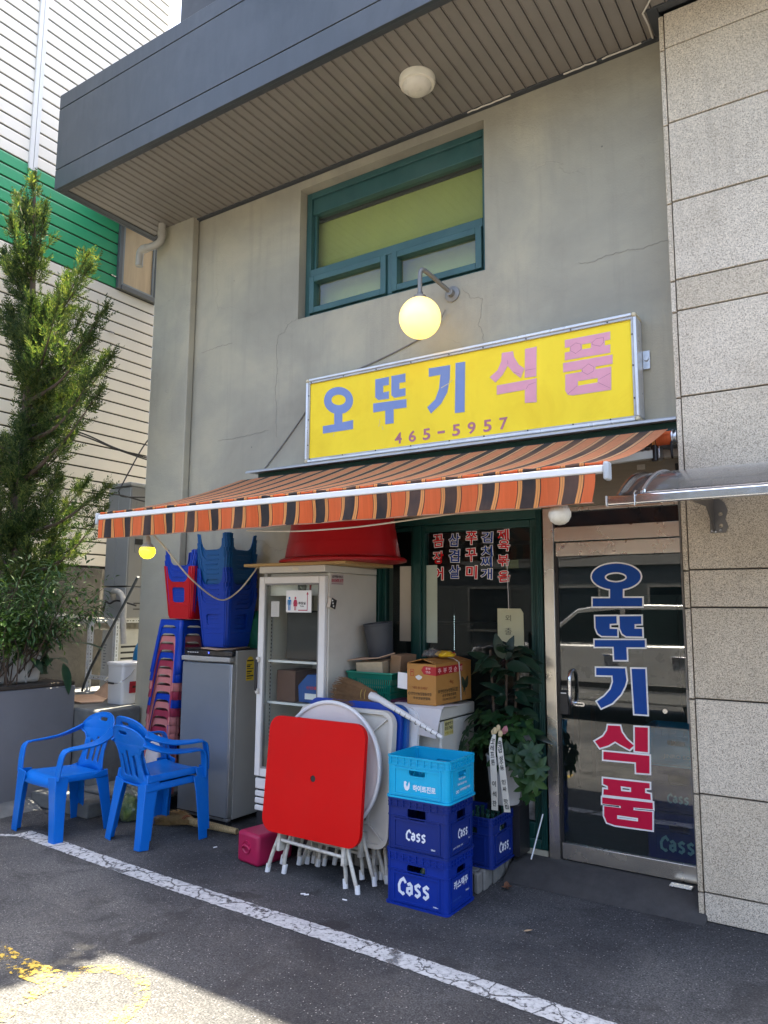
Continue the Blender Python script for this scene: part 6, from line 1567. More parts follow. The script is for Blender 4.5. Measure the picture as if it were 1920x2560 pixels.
def make_crate(material, label, w=0.405, d=0.335, h=0.288, handle=(0.118, 0.046), hz=0.062, band=0.098, wavy=False):
    t = thing('bottle_crate', (0, 0, 0), label, 'crate', 'plastic bottle crates', local=True)
    W, D = w - 0.016, d - 0.016
    for sgn, fr, half, dist in ((0, FRONT, W / 2, D / 2), (1, SIDE, D / 2, W / 2), (2, (Vector((-1, 0, 0)), Vector((0, 0, 1))), W / 2, D / 2), (3, (Vector((0, -1, 0)), Vector((0, 0, 1))), D / 2, W / 2)):
        u, v = fr; n = u.cross(v)
        q = MB(); e = half - 0.022
        hw = handle[0] if sgn in (0, 2) else handle[0] * 0.86
        panel(q, [[(-e, 0.012), (e, 0.012), (e, h - 0.006), (-e, h - 0.006)], roundrect(hw, handle[1], 0.012, 4, 0, h - hz - handle[1] / 2)], n * dist, fr, 0.006)
        q.build('side_wall', material, t)
        q = MB(); panel(q, [roundrect(hw + 0.014, handle[1] + 0.014, 0.017, 4, 0, h - hz - handle[1] / 2), roundrect(hw, handle[1], 0.012, 4, 0, h - hz - handle[1] / 2)], n * (dist + 0.003), fr, 0.012); q.build('handle_rim', material, t, bevel=0.0015)
        q = MB(); zb_ = h - band - 0.012; panel(q, [[(-e + 0.022, 0.020), (e - 0.022, 0.020), (e - 0.022, zb_), (-e + 0.022, zb_)], [(-e + 0.032, 0.030), (e - 0.032, 0.030), (e - 0.032, zb_ - 0.010), (-e + 0.032, zb_ - 0.010)]], n * (dist + 0.005), fr, 0.0055); q.build('label_frame', material, t, bevel=0.0015)
        q = MB()
        for i in range(9):
            xx = -e + 2 * e * i / 8
            c0 = n * (dist + 0.0035) + u * xx
            q.obox(c0 + Vector((0, 0, h - 0.028)), (0.006 if abs(u.x) > .5 else 0.008, 0.008 if abs(u.x) > .5 else 0.006, 0.044))
        for xx in (-e + 0.028, e - 0.028):
            q.obox(n * (dist + 0.002) + u * xx + Vector((0, 0, (h - band) / 2 + 0.006)), (0.005, 0.005, h - band - 0.012))
        q.build('rib', material, t, kind='stuff')
    q = MB(); ring_(q, w, d, 0.030, 0.010, h - 0.009, h); ring_(q, w - 0.004, d - 0.004, 0.028, 0.008, h - 0.030, h - 0.026); ring_(q, w - 0.004, d - 0.004, 0.028, 0.008, h - 0.050, h - 0.046); ring_(q, w - 0.005, d - 0.005, 0.028, 0.008, h - band - 0.003, h - band + 0.002)
    q.build('rim', material, t, bevel=0.0015)
    q = MB(); ring_(q, w + 0.004, d + 0.004, 0.028, 0.014, 0.0, 0.010); q.build('base_lip', material, t, bevel=0.002)
    for sx in (-1, 1):
        for sy in (-1, 1):
            q = MB()
            cx, cy = sx * (w / 2 - 0.030), sy * (d / 2 - 0.030)
            P = [(cx + sx * 0.024 * math.cos(R(a)), cy + sy * 0.024 * math.sin(R(a))) for a in range(0, 91, 15)]
            q.prism([(x, y, 0.010) for x, y in P] + [(cx, cy, 0.010)], (0, 0, h - 0.02)); q.build('corner_post', material, t, smooth=True, ang=40)
    box(-W / 2 + 0.007, W / 2 - 0.007, -D / 2 + 0.007, D / 2 - 0.007, 0.006, 0.014).build('floor', material, t)
    q = MB(); zt = 0.115
    for i in range(1, 5):
        xx = -W / 2 + W * i / 5
        if wavy: q.prism([(xx, -D / 2 + 0.01 + (D - 0.02) * k / 8, (zt + (0.05 if k % 2 else 0.0))) for k in range(9)] + [(xx, D / 2 - 0.01, 0.015), (xx, -D / 2 + 0.01, 0.015)], (0.003, 0, 0))
        else: q.box(xx, xx + 0.003, -D / 2 + 0.01, D / 2 - 0.01, 0.015, zt)
    for i in range(1, 4):
        yy = -D / 2 + D * i / 4
        if wavy: q.prism([(-W / 2 + 0.01 + (W - 0.02) * k / 10, yy, (zt + (0.05 if k % 2 else 0.0))) for k in range(11)] + [(W / 2 - 0.01, yy, 0.015), (-W / 2 + 0.01, yy, 0.015)], (0, 0.003, 0))
        else: q.box(-W / 2 + 0.01, W / 2 - 0.01, yy, yy + 0.003, 0.015, zt)
    q.build('divider', material, t)
    return t
CW, CDp, CH = 0.405, 0.335, 0.288
def cass(parent, c, frame, s):
    q = MB(); strokes2d(q, CASS, 0.24, c, frame, (s / 3.1, s / 3.1), 0.001); q.build('logo', CRW, parent, recalc=False)
yf = -CDp / 2 + 0.008; xf = CW / 2 - 0.008
c1 = make_crate(NAVY2, 'royal blue beer crate at the bottom of the crate stack'); c1.location = (-2.207, 3.905, 0.0)
cass(c1, (-0.005, yf, 0.105), FRONT, 0.205); lettering('500ml', (0.125, yf, 0.032), 0.036, 0.011, CRW, c1, FRONT, 0.02)
lettering('카스맥주', (xf, 0.0, 0.135), 0.17, 0.045, CRW, c1, SIDE, 0.035); lettering('500ml', (xf, 0.08, 0.075), 0.04, 0.011, CRW, c1, SIDE, 0.02); lettering('두번 사용하는 착한 병', (xf, -0.06, 0.060), 0.12, 0.011, mat('crate_print_dim', (0.05, 0.14, 0.45), 0.5), c1, SIDE, 0.0)
c2 = make_crate(NAVY, 'navy beer crate in the middle of the crate stack', handle=(0.118, 0.060), hz=0.048); c2.location = (-2.205, 3.905, 0.2885)
cass(c2, (0.002, yf, 0.095), FRONT, 0.130); lettering('500ml', (0.105, yf, 0.040), 0.026, 0.010, CRW, c2, FRONT, 0.02)
cass(c2, (xf, 0.03, 0.110), SIDE, 0.115); lettering('500ml', (xf, 0.11, 0.062), 0.03, 0.010, CRW, c2, SIDE, 0.02); lettering('소중한 환경을 위해', (xf, -0.04, 0.045), 0.12, 0.009, CRW, c2, SIDE, 0.0)
c3 = make_crate(CYAN, 'empty cyan crate on top of the crate stack', 0.412, 0.345, 0.232, (0.105, 0.042), 0.060, 0.05, True); c3.location = (-2.203, 3.912, 0.5770)
yf3 = -0.345 / 2 + 0.008; xf3 = 0.412 / 2 - 0.008
lettering('하이트진로', (0.045, yf3, 0.066), 0.148, 0.036, CRW, c3, FRONT, 0.035)
q = MB(); vs, fs = fill2d([[(-0.021, 0.021), (-0.0215, -0.006), (-0.012, -0.024), (0.002, -0.026), (0.014, -0.014), (0.017, 0.008), (0.013, 0.026), (0.007, 0.008), (-0.001, -0.006), (-0.008, 0.006), (-0.003, 0.020), (-0.012, 0.025)]]); placed(q, vs, fs, (-0.066, yf3, 0.072), FRONT, 0.001); q.build('emblem', CRW, c3, recalc=False)
lettering('깨끗한 변화', (xf3, 0.0, 0.118), 0.085, 0.014, CRW, c3, SIDE, 0.02); lettering('지속가능한 미래', (xf3, 0.0, 0.090), 0.11, 0.014, CRW, c3, SIDE, 0.02); lettering('자원순환보증금관리센터', (xf3, 0.035, 0.058), 0.125, 0.014, CRW, c3, SIDE, 0.025)
q = MB()
for dx in (-0.009, 0.009): panel(q, [[(dx + 0.009 * math.cos(R(a)), 0.009 * math.sin(R(a))) for a in range(0, 360, 20)], [(dx + 0.0055 * math.cos(R(a)), 0.0055 * math.sin(R(a))) for a in range(0, 360, 20)]], (xf3 + 0.001 + dx * 0.01, -0.055, 0.052), SIDE, 0.0006)
q.build('infinity_mark', CRW, c3, recalc=False)
c4 = make_crate(NAVY, 'navy beer crate of empty bottles on the stone plinth', 0.325, 0.335, 0.288); c4.location = (-2.123, 4.385, 0.119)
cass(c4, (0.325 / 2 - 0.008, 0.02, 0.095), SIDE, 0.135); lettering('500ml', (0.325 / 2 - 0.008, 0.105, 0.055), 0.03, 0.009, CRW, c4, SIDE, 0.02)
# crates standing just inside the door
i1 = dup(c1, (-1.075, 5.20, 0.0965), None, 'lowest navy crate standing inside behind the glass door')
i2 = dup(c2, (-1.070, 5.20, 0.3850), None, 'middle navy crate standing inside behind the glass door')
i3 = dup(c3, (-1.072, 5.20, 0.6735), None, 'top cyan soju crate standing inside behind the glass door')
for c_ in list(i3.children):
    if c_.name.split('.')[0] in ('lettering', 'emblem', 'infinity_mark'): bpy.data.objects.remove(c_)
lettering('JINRO SOJU', (0.02, yf3, 0.060), 0.20, 0.030, CRW, i3, FRONT, 0.01)
# bottles
BOT = thing('beer_bottle', (0, 0, 0), 'x', 'bottle', 'empty bottles in the navy crate', local=True)
q = MB(); q.lathe([(0.030, 0.0), (0.033, 0.006), (0.033, 0.140), (0.029, 0.165), (0.018, 0.195), (0.0135, 0.215), (0.0125, 0.255), (0.0145, 0.257), (0.0145, 0.270), (0.011, 0.271), (0.010, 0.255)], 18, (0, 0, 0))
GLB = mat('bottle_green_glass', (0.020, 0.060, 0.045), 0.06, 0, 0.1, 5, spec=0.9)
q.build('glass', GLB, BOT, smooth=True); q = MB(); q.lathe([(0.0334, 0.05), (0.0336, 0.05), (0.0336, 0.11), (0.0334, 0.11)], 18, (0, 0, 0)); q.build('label', mat('bottle_label', (0.35, 0.36, 0.34), 0.6), BOT)
k = 0
for i in range(4):
    for j in range(4):
        if (i, j) in ((0, 3), (2, 1)): continue
        o = dup(BOT, (-2.123 - 0.105 + i * 0.070, 4.385 - 0.112 + j * 0.075, 0.119 + 0.0145 + (0.0 if (i + j) % 3 else 0.012)), (0, 0, rnd.uniform(0, 6)), 'empty bottle in the navy plinth crate, %s row, %s from the left' % (('front', 'second', 'third', 'back')[j], ('first', 'second', 'third', 'fourth')[i]), 'empty bottles in the navy crate')
for (lx, ly, lab) in ((0.02, -0.10, 'lone empty bottle behind the front grip of the bottom crate'), (0.14, 0.0, 'lone empty bottle behind the side grip of the bottom crate')):
    o = dup(BOT, (-2.207 + lx, 3.905 + ly, 0.0145), (0, 0, 0.3), lab, 'bottles in the bottom crate')
for chd in list(BOT.children): bpy.data.objects.remove(chd)
bpy.data.objects.remove(BOT)

# ================================================================== BROOMS
STRAW = mat('broom_straw', (0.36, 0.235, 0.095), 0.8, 0, 0.25, 40); STRAWD = mat('broom_straw_dark', (0.145, 0.075, 0.028), 0.8, 0, 0.3, 40)
def bristles(root, d, side, n, ln, spread, r0, thick, seed, mb):
    rr = random.Random(seed); d = Vector(d).normalized(); side = Vector(side).normalized(); up = d.cross(side).normalized()
    for i in range(n):
        a = rr.uniform(-1, 1); b = rr.uniform(-1, 1)
        p0 = Vector(root) + side * a * r0 + up * b * r0 * 0.6
        L_ = ln * rr.uniform(0.82, 1.05) * (1 - 0.12 * abs(a))
        p2 = p0 + d * L_ + side * a * spread + up * b * thick
        p1 = p0.lerp(p2, 0.5) + side * a * spread * 0.10 + Vector((0, 0, rr.uniform(-.006, .006)))
        w_ = 0.0016
        mb.add([p0 - side * w_, p0 + side * w_, p1 + side * w_, p1 - side * w_, p2 + side * w_ * .5, p2 - side * w_ * .5, p0 + up * w_, p1 + up * w_, p2], [(0, 1, 2, 3), (3, 2, 4, 5), (6, 7, 1), (7, 8, 2)])
BR = thing('straw_broom', (-4.3, 4.13, 0), 'straw broom lying on the asphalt in front of the small fridge', 'broom')
q = MB(); bristles((-4.40, 4.122, 0.042), (-1, -0.02, -0.04), (0, 1, 0), 800, 0.36, 0.115, 0.024, 0.020, 4, q); q.build('bristles', STRAW, BR, recalc=False, kind='stuff')
q = MB(); q.tube([(-4.43, 4.124, 0.040), (-4.36, 4.130, 0.038), (-4.25, 4.142, 0.030), (-3.98, 4.172, 0.024)], [0.030, 0.026, 0.021, 0.019], 12); q.build('handle', mat('straw_rope', (0.40, 0.29, 0.14), 0.85, 0, 0.3, 60), BR, smooth=True)
q = MB()
for i in range(26):
    t = i / 25; p = Vector((-4.37, 4.129, 0.038)).lerp(Vector((-3.985, 4.171, 0.025)), t); rr = 0.0275 - 0.008 * t
    P = [p + Vector((0.002 * math.cos(a), rr * math.cos(a), max(-p.z + 0.003, rr * math.sin(a)))) for a in [2 * math.pi * k / 10 for k in range(11)]]
    q.tube(P, 0.0035, 5, False)
q.build('binding', mat('rope_pale', (0.47, 0.37, 0.20), 0.85, 0, 0.2, 50), BR, smooth=True)
q = MB()
for i, xx in enumerate((-4.47, -4.45)): q.tube([(xx, 4.123 + 0.040 * math.cos(a), max(0.004, 0.042 + 0.030 * math.sin(a))) for a in [2 * math.pi * k / 12 for k in range(13)]], 0.002, 5, False)
q.build('red_thread', mat('thread_red', (0.4, 0.04, 0.03), 0.8), BR)
BR2 = thing('taped_broom', (-2.6, 4.03, 1.0), 'dark straw broom with a white taped handle across the folded tables', 'broom')
q = MB(); bristles((-2.715, 4.075, 1.085), (-1, 0.02, 0.02), (0.15, 0.25, 1), 800, 0.34, 0.075, 0.030, 0.03, 9, q); q.build('bristles', STRAWD, BR2, recalc=False, kind='stuff')
hp = [(-2.735, 4.075, 1.086), (-2.66, 4.05, 1.073), (-2.36, 4.005, 0.968), (-2.165, 3.975, 0.893)]
q = MB(); q.tube(hp, [0.032, 0.022, 0.0155, 0.012], 12); q.build('handle', mat('white_tape', (0.70, 0.69, 0.66), 0.5, 0, 0.06, 12), BR2, smooth=True)
q = MB()
for i in range(9):
    t = (i + 0.5) / 9; p = Vector(hp[1]).lerp(Vector(hp[3]), 0.25 + 0.72 * t); d = (Vector(hp[3]) - Vector(hp[1])).normalized(); a = d.cross(Vector((0, 0, 1))).normalized(); b = a.cross(d)
    rr = 0.0185 - 0.0055 * t
    q.tube([p + (a * math.cos(g_) + b * math.sin(g_)) * rr for g_ in [2 * math.pi * k / 12 for k in range(13)]], 0.0018, 5, False)
q.build('tape_edge', BLACKP, BR2)
q = MB()
for zz in (0.0, 0.03): q.tube([Vector((-2.775 - zz, 4.075, 1.088)) + Vector((0.0, 0.03 * math.cos(g_), 0.042 * math.sin(g_))) for g_ in [2 * math.pi * k / 12 for k in range(13)]], 0.0022, 5, False)
q.build('binding', mat('wire_gold', (0.42, 0.28, 0.06), 0.5), BR2)

# ================================================================== BAGS AND SACK
VB = thing('vegetable_bag', (-4.96, 3.97, 0), 'clear plastic bag of greens on the ground behind the armchairs', 'bag')
lumpy((-4.955, 3.975, 0.085), (0.115, 0.09, 0.10), 2.2, 0.30, 26, 16).build('greens', m_leaf('bag_greens', (0.05, 0.12, 0.02), (0.30, 0.34, 0.12), (0.62, 0.58, 0.36), 14, 0.1), VB, smooth=True)
lumpy((-4.955, 3.97, 0.115), (0.125, 0.10, 0.14), 4.2, 0.32, 26, 16).build('film', glass('bag_film', (0.80, 0.86, 0.78), 0.12, 1.2, 0.22), VB, smooth=True)
tag(lumpy((-4.86, 4.14, 0.40), (0.095, 0.075, 0.21), 7.7, 0.22, 24, 16).build('white_sack', mat('sack_white', (0.58, 0.55, 0.55), 0.7, 0, 0.1, 12), None, smooth=True), 'white cloth sack standing between stools and armchairs', 'sack')
tag(lumpy((-4.27, 4.625, 1.44), (0.17, 0.05, 0.16), 9.1, 0.28, 26, 16).build('green_bag', mat('green_film', (0.02, 0.145, 0.085), 0.22, 0, 0.35, 9, spec=0.8), None, smooth=True), 'green plastic bag stuffed behind the small fridge', 'bag')
# ================================================================== ALLEY ON THE LEFT
CABM = mat('cabinet_grey', (0.36, 0.375, 0.385), 0.45, 0.1, 0.05, 2, grime=0.15, grimecol=(0.24, 0.24, 0.23)); CABS = mat('cabinet_side', (0.27, 0.265, 0.25), 0.5, 0, 0.06, 2)
CB = thing('outdoor_cabinet', (-6.6, 5.3, 1.53), 'tall grey equipment cabinet in the alley beside the grey wall', 'cabinet')
box(-6.80, -6.435, 5.008, 5.60, 1.86, 2.915).build('shell', CABS, CB, bevel=0.012)
box(-6.795, -6.625, 4.995, 5.007, 1.865, 2.90).build('door', CABM, CB, bevel=0.004); box(-6.621, -6.44, 4.995, 5.007, 1.865, 2.90).build('door', CABM, CB, bevel=0.004)
box(-6.815, -6.42, 4.985, 5.61, 2.916, 2.955).build('lid', CABM, CB, bevel=0.008)
box(-6.80, -6.435, 5.008, 5.60, 1.535, 1.855).build('base_box', CABS, CB, bevel=0.01)
box(-6.795, -6.44, 4.995, 5.007, 1.54, 1.845).build('base_panel', CABM, CB, bevel=0.004)
q = MB()
for i in range(4): q.box(-6.4345, -6.430, 5.10 + i * 0.11, 5.19 + i * 0.11, 1.62, 1.63); q.box(-6.4345, -6.430, 5.10 + i * 0.11, 5.19 + i * 0.11, 1.68, 1.69)
q.build('louvre', BLACKP, CB)
box(-6.4345, -6.428, 5.08, 5.22, 2.30, 2.36).build('handle_recess', BLACKP, CB)
q = MB(); panel(q, [roundrect(0.44, 0.62, 0.03, 4, 5.30, 2.52), roundrect(0.41, 0.59, 0.025, 4, 5.30, 2.52)], (-6.431, 0, 0), SIDE, 0.004); q.build('side_emboss', CABS, CB)
ANG = mat('slotted_angle_white', (0.78, 0.78, 0.76), 0.45, 0.1, 0.06, 6, grime=0.2, grimecol=(0.35, 0.32, 0.27))
SF = thing('slotted_stand', (-6.72, 5.15, 0.755), 'white slotted angle stand under the tall grey cabinet', 'stand')
def slotted(p0, p1, frame_u, wd, nm='post'):
    p0, p1 = Vector(p0), Vector(p1); d = (p1 - p0); L_ = d.length; d.normalize(); u = Vector(frame_u)
    loops = [[(-wd / 2, 0), (wd / 2, 0), (wd / 2, L_), (-wd / 2, L_)]]
    k = 0.02; i = 0
    while k < L_ - 0.03:
        hh = 0.028 if i % 2 == 0 else 0.012
        loops.append(roundrect(0.012, hh, 0.005, 3, -0.002, k + hh / 2)); k += hh + 0.016; i += 1
    q = MB(); panel(q, loops, p0, (u, d), 0.003); return q.build(nm, ANG, SF)
for (xx, yy) in ((-6.955, 4.96), (-6.535, 4.96)):
    slotted((xx, yy, 0.757), (xx, yy, 1.530), (1, 0, 0), 0.045); slotted((xx + 0.0235, yy + 0.022, 0.757), (xx + 0.0235, yy + 0.022, 1.530), (0, 1, 0), 0.042)
slotted((-6.535, 5.56, 0.757), (-6.535, 5.56, 1.530), (1, 0, 0), 0.045); slotted((-6.511, 5.54, 0.757), (-6.511, 5.54, 1.530), (0, 1, 0), 0.042)
slotted((-6.93, 4.956, 1.505), (-6.56, 4.956, 1.505), (0, 0, 1), 0.045, 'rail'); slotted((-6.93, 4.956, 0.92), (-6.56, 4.956, 0.92), (0, 0, 1), 0.045, 'rail')
slotted((-6.507, 4.99, 1.505), (-6.507, 5.58, 1.505), (0, 0, 1), 0.045, 'rail')
for xa_, xb_ in ((-6.93, -6.85), (-6.56, -6.64)): q = MB(); q.prism([(xa_, 4.953, 1.48), (xa_, 4.953, 1.40), (xb_, 4.953, 1.48)], (0, -0.003, 0)); q.build('gusset', ANG, SF)
q = MB(); q.box(-6.955, -6.51, 4.965, 5.60, 1.531, 1.5345); q.build('top_plate', ANG, SF)
UN = thing('outdoor_unit', (-6.75, 5.2, 0.755), 'small beige outdoor unit inside the slotted stand', 'air conditioner')
box(-6.87, -6.60, 5.06, 5.34, 0.757, 1.41).build('case', CREAM, UN, bevel=0.012)
q = MB()
for i in range(7): q.box(-6.5995, -6.597, 5.10, 5.30, 0.86 + i * 0.06, 0.88 + i * 0.06)
q.build('louvre', BLACKP, UN)
q = MB()
for i in range(9): q.box(-6.83, -6.80 + 0.01 * (i % 3), 5.0585, 5.0597, 1.0 + i * 0.03, 1.012 + i * 0.03)
q.build('label_print', mat('faint_print', (0.25, 0.25, 0.24), 0.7), UN)
q = MB(); pth = bez([(-7.40, 4.62, 1.55), (-7.15, 4.88, 1.50), (-6.85, 5.42, 1.43), (-6.3, 5.66, 1.40), (-5.9, 5.9, 1.38)], 40)
q.tube(pth, [0.062 + (0.006 if i % 4 < 2 else -0.002) for i in range(len(pth))], 14)
tag(q.build('flexible_duct', mat('duct_grey', (0.33, 0.31, 0.27), 0.55, 0.1, 0.1, 6), None, smooth=True), 'ribbed grey flexible duct crossing behind the slotted stand', 'duct')
q = MB(); q.tube([(-6.97, 4.93, 0.775), (-6.90, 4.90, 0.85), (-6.74, 4.85, 1.02), (-5.98, 4.66, 1.72), (-5.755, 4.60, 1.93)], 0.014, 10)
tag(q.build('grey_hose', mat('hose_grey', (0.075, 0.085, 0.085), 0.5, 0, 0.1), None, smooth=True), 'dark grey hose leaning across the alley against the wall corner', 'hose')
q = MB(); q.tube(bez([(-6.60, 4.97, 1.74), (-6.50, 4.90, 1.80), (-6.38, 4.88, 1.79), (-6.31, 4.88, 1.70), (-6.30, 4.88, 1.50), (-6.30, 4.90, 1.28)], 8), 0.030, 12)
tag(q.build('taped_pipe', mat('pipe_tape', (0.48, 0.46, 0.42), 0.7, 0, 0.15, 20, bump=0.3, bscale=40), None, smooth=True), 'white taped refrigerant pipe bending down from the cabinet', 'pipe')
cable([(-6.72, 4.95, 1.60), (-6.62, 4.90, 1.70), (-6.50, 4.86, 1.68), (-6.38, 4.86, 1.71), (-6.2, 4.95, 1.66)], 0.010, CBK, 'thick black cable slung along the cabinet base')
BB = thing('blue_bag', (-6.2, 5.0, 0.755), 'bright blue plastic bag standing in the alley', 'bag')
q = lumpy((-6.17, 5.02, 1.03), (0.085, 0.085, 0.30), 6.3, 0.12, 20, 14); q.build('body', mat('bag_blue', (0.010, 0.19, 0.42), 0.3, 0, 0.15, 10, spec=0.7), BB, smooth=True)
# bucket
BU = thing('bucket', (-5.90, 4.63, 0.757), 'white square lidded bucket on the concrete ledge', 'bucket', local=True)
BUM = mat('bucket_white', (0.66, 0.665, 0.66), 0.35, 0, 0.04, 5, grime=0.08, grimecol=(0.5, 0.49, 0.46))
def loft(q, sections):
    n = len(sections[0]); base = len(q.v)
    for s_ in sections: q.v += [tuple(p) for p in s_]
    for i in range(len(sections) - 1):
        for k in range(n): q.f.append((base + i * n + k, base + i * n + (k + 1) % n, base + (i + 1) * n + (k + 1) % n, base + (i + 1) * n + k))
    q.f.append(tuple(base + k for k in range(n - 1, -1, -1))); q.f.append(tuple(base + (len(sections) - 1) * n + k for k in range(n)))
def rsec(w, d, r, z): return [(x, y, z) for x, y in roundrect(w, d, r, 6)]
q = MB(); loft(q, [rsec(0.222, 0.222, 0.03, 0.0), rsec(0.228, 0.228, 0.03, 0.01), rsec(0.246, 0.246, 0.034, 0.355)]); q.build('body', BUM, BU, smooth=True, ang=35)
q = MB(); loft(q, [rsec(0.258, 0.258, 0.036, 0.350), rsec(0.264, 0.264, 0.038, 0.356), rsec(0.264, 0.264, 0.038, 0.374), rsec(0.254, 0.254, 0.034, 0.380), rsec(0.225, 0.225, 0.03, 0.378)]); q.build('lid', mat('lid_white', (0.74, 0.75, 0.75), 0.32, 0, 0.03), BU, smooth=True, ang=35)
q = MB(); q.tube(bez([(0.126, 0.0, 0.315), (0.135, -0.055, 0.26), (0.120, -0.145, 0.205), (0.03, -0.150, 0.190), (-0.07, -0.150, 0.195), (-0.125, -0.135, 0.215), (-0.138, -0.05, 0.265), (-0.126, 0.0, 0.315)], 8), 0.0032, 6); q.build('handle', CHROME, BU, smooth=True)
q = MB(); q.tube([(-0.045, -0.150, 0.192), (0.03, -0.150, 0.190)], 0.0085, 10); q.build('grip', BLACKP, BU, smooth=True)
q = MB(); q.quad((0.1215, -0.045, 0.10), (0.1215, 0.065, 0.10), (0.126, 0.065, 0.205), (0.126, -0.045, 0.205)); q.build('red_label', mat('label_red', (0.34, 0.012, 0.025), 0.5), BU, solid=0.001)
q = MB(); q.quad((0.1258, -0.012, 0.145), (0.1258, 0.045, 0.145), (0.1268, 0.045, 0.165), (0.1268, -0.012, 0.165)); q.build('label_print', mat('print_black', (0.06, 0.01, 0.01), 0.6), BU)
BU.rotation_euler = (0, 0, R(-2))
q = MB(); q.prism([(-6.78, 4.64, 0.760), (-6.42, 4.40, 0.760), (-6.12, 4.33, 0.762), (-6.05, 4.50, 0.763), (-6.20, 4.66, 0.765), (-6.60, 4.80, 0.764)], (0, 0, 0.010)); q.prism([(-6.60, 4.80, 0.774), (-6.20, 4.66, 0.775), (-6.16, 4.80, 0.87), (-6.50, 4.92, 0.93)], (0.0, 0.004, 0.006))
tag(q.build('cardboard_sheet', CARDP, None), 'folded flattened cardboard lying on the concrete ledge', 'cardboard')
PTT = thing('white_pot', (-6.26, 3.66, 0.99), 'cream fluted planter pot standing on the planter wall', 'pot')
q = MB(); q.prism([(-6.42, 3.36, 0.991), (-6.14, 3.36, 0.991), (-6.12, 3.36, 1.30), (-6.44, 3.36, 1.30)], (0, 0.56, 0)); q.build('body', mat('pot_cream', (0.50, 0.48, 0.43), 0.6, 0, 0.10, 4, grime=0.3, grimecol=(0.30, 0.28, 0.23)), PTT, bevel=0.03, seg=3)
q = MB()
for yy in (3.50, 3.63, 3.78): q.sweep([(-6.134, yy, 0.995), (-6.116, yy, 1.295)], 0.014, 0.012, (1, 0, 0))
q.build('flute', MATS['pot_cream'], PTT, bevel=0.003)
cable([(-6.10, 3.25, 1.04), (-6.07, 3.50, 1.12), (-6.06, 3.66, 1.22), (-6.06, 3.76, 1.36), (-6.09, 3.86, 1.47)], 0.008, mat('dark_stem', (0.035, 0.04, 0.03), 0.6), 'thin dark hose crossing in front of the cream pot', 'thin_hose', cat='hose')

# ================================================================== JUNIPER TREE
TIPS = [[-6.1,3.51,5.51],[-6.51,3.6,5.51],[-5.96,3.55,5.19],[-5.4,3.62,4.62],[-5.35,3.63,4.53],[-4.87,3.45,3.96],[-5.01,3.43,3.73],[-5.1,3.7,3.69],[-5.05,3.51,3.48],[-4.95,3.5,3.32],[-5.62,3.75,3.1],[-4.9,3.58,2.57],[-5.07,3.7,2.42],[-4.91,3.58,2.09],[-5.23,3.63,1.89],[-5.28,3.48,1.92],[-6.03,3.63,1.9],[-5.44,3.71,2.19],[-5.39,3.6,4.1],[-5.7,3.67,4.53],[-6.12,3.45,5.19],[-5.48,3.67,3.41],[-5.22,3.62,2.64],[-5.54,3.78,3.67],[-6.0,3.99,3.91],[-5.82,3.39,3.09],[-5.83,3.43,3.92],[-6.43,3.96,3.45],[-5.99,3.91,2.16],[-6.15,3.89,4.79],[-5.27,3.3,4.03],[-6.32,3.14,3.14],[-6.17,3.94,4.35],[-6.22,3.13,3.18],[-5.92,4.01,4.39],[-5.14,3.54,3.84],[-6.09,3.67,3.12],[-6.54,3.99,3.33],[-6.41,3.78,3.97],[-5.42,3.3,3.13],[-6.03,3.75,3.76],[-5.82,3.4,3.21],[-6.25,3.45,4.27],[-5.71,3.46,4.19],[-5.49,3.39,2.71],[-6.14,3.33,2.53],[-5.81,3.91,3.87],[-6.44,3.28,3.48],[-6.03,3.36,2.56],[-6.33,3.5,3.92],[-5.53,3.35,2.12],[-5.6,4.0,3.88],[-5.6,3.73,2.43],[-5.83,3.42,4.25],[-5.65,3.34,2.45],[-6.57,3.26,2.75],[-6.51,3.6,3.09],[-6.25,3.68,2.12],[-5.74,3.43,2.58],[-5.82,3.4,4.14],[-6.49,3.66,3.16],[-6.24,3.41,4.69],[-5.99,3.27,4.96],[-6.41,3.69,2.61],[-6.26,3.57,4.1],[-5.89,3.76,3.91],[-6.31,3.61,4.59],[-5.96,3.85,2.29],[-5.66,3.64,2.76],[-6.11,3.2,3.2],[-6.0,3.24,2.59],[-5.26,3.65,2.04],[-5.74,3.78,3.56],[-6.19,3.48,4.07],[-5.74,3.28,3.71],[-5.72,3.49,1.98],[-5.77,3.74,2.72],[-6.24,3.71,3.73],[-6.5,3.5,4.9],[-6.55,3.55,5.2],[-6.45,3.4,4.4]]
TR = thing('juniper_tree', (-6.75, 3.95, 0.97), 'tall feathery juniper tree in the planter on the left', 'tree')
BARK = mat('bark', (0.085, 0.060, 0.042), 0.9, 0, 0.25, 10, bump=0.8, bscale=40)
KT = 1.12
rt = random.Random(21)
tips = [Vector((x * KT, y * KT, 1.65 + (z - 1.65) * KT)) for x, y, z in TIPS]
tips = [p for i, p in enumerate(tips) if p.x > -7.40 and (i < 24 or i % 5 < 4) and p.z > 2.15]
tk = bez([(-6.75, 3.95, 0.97), (-6.72, 3.98, 1.8), (-6.78, 3.96, 2.8), (-6.74, 3.98, 3.9), (-6.80, 3.97, 5.0), (-6.83, 3.95, 5.8)], 8)
q = MB(); q.tube(tk, [0.085 - 0.075 * i / (len(tk) - 1) for i in range(len(tk))], 10); q.build('trunk', BARK, TR, smooth=True)
br_ = MB(); fol = MB()
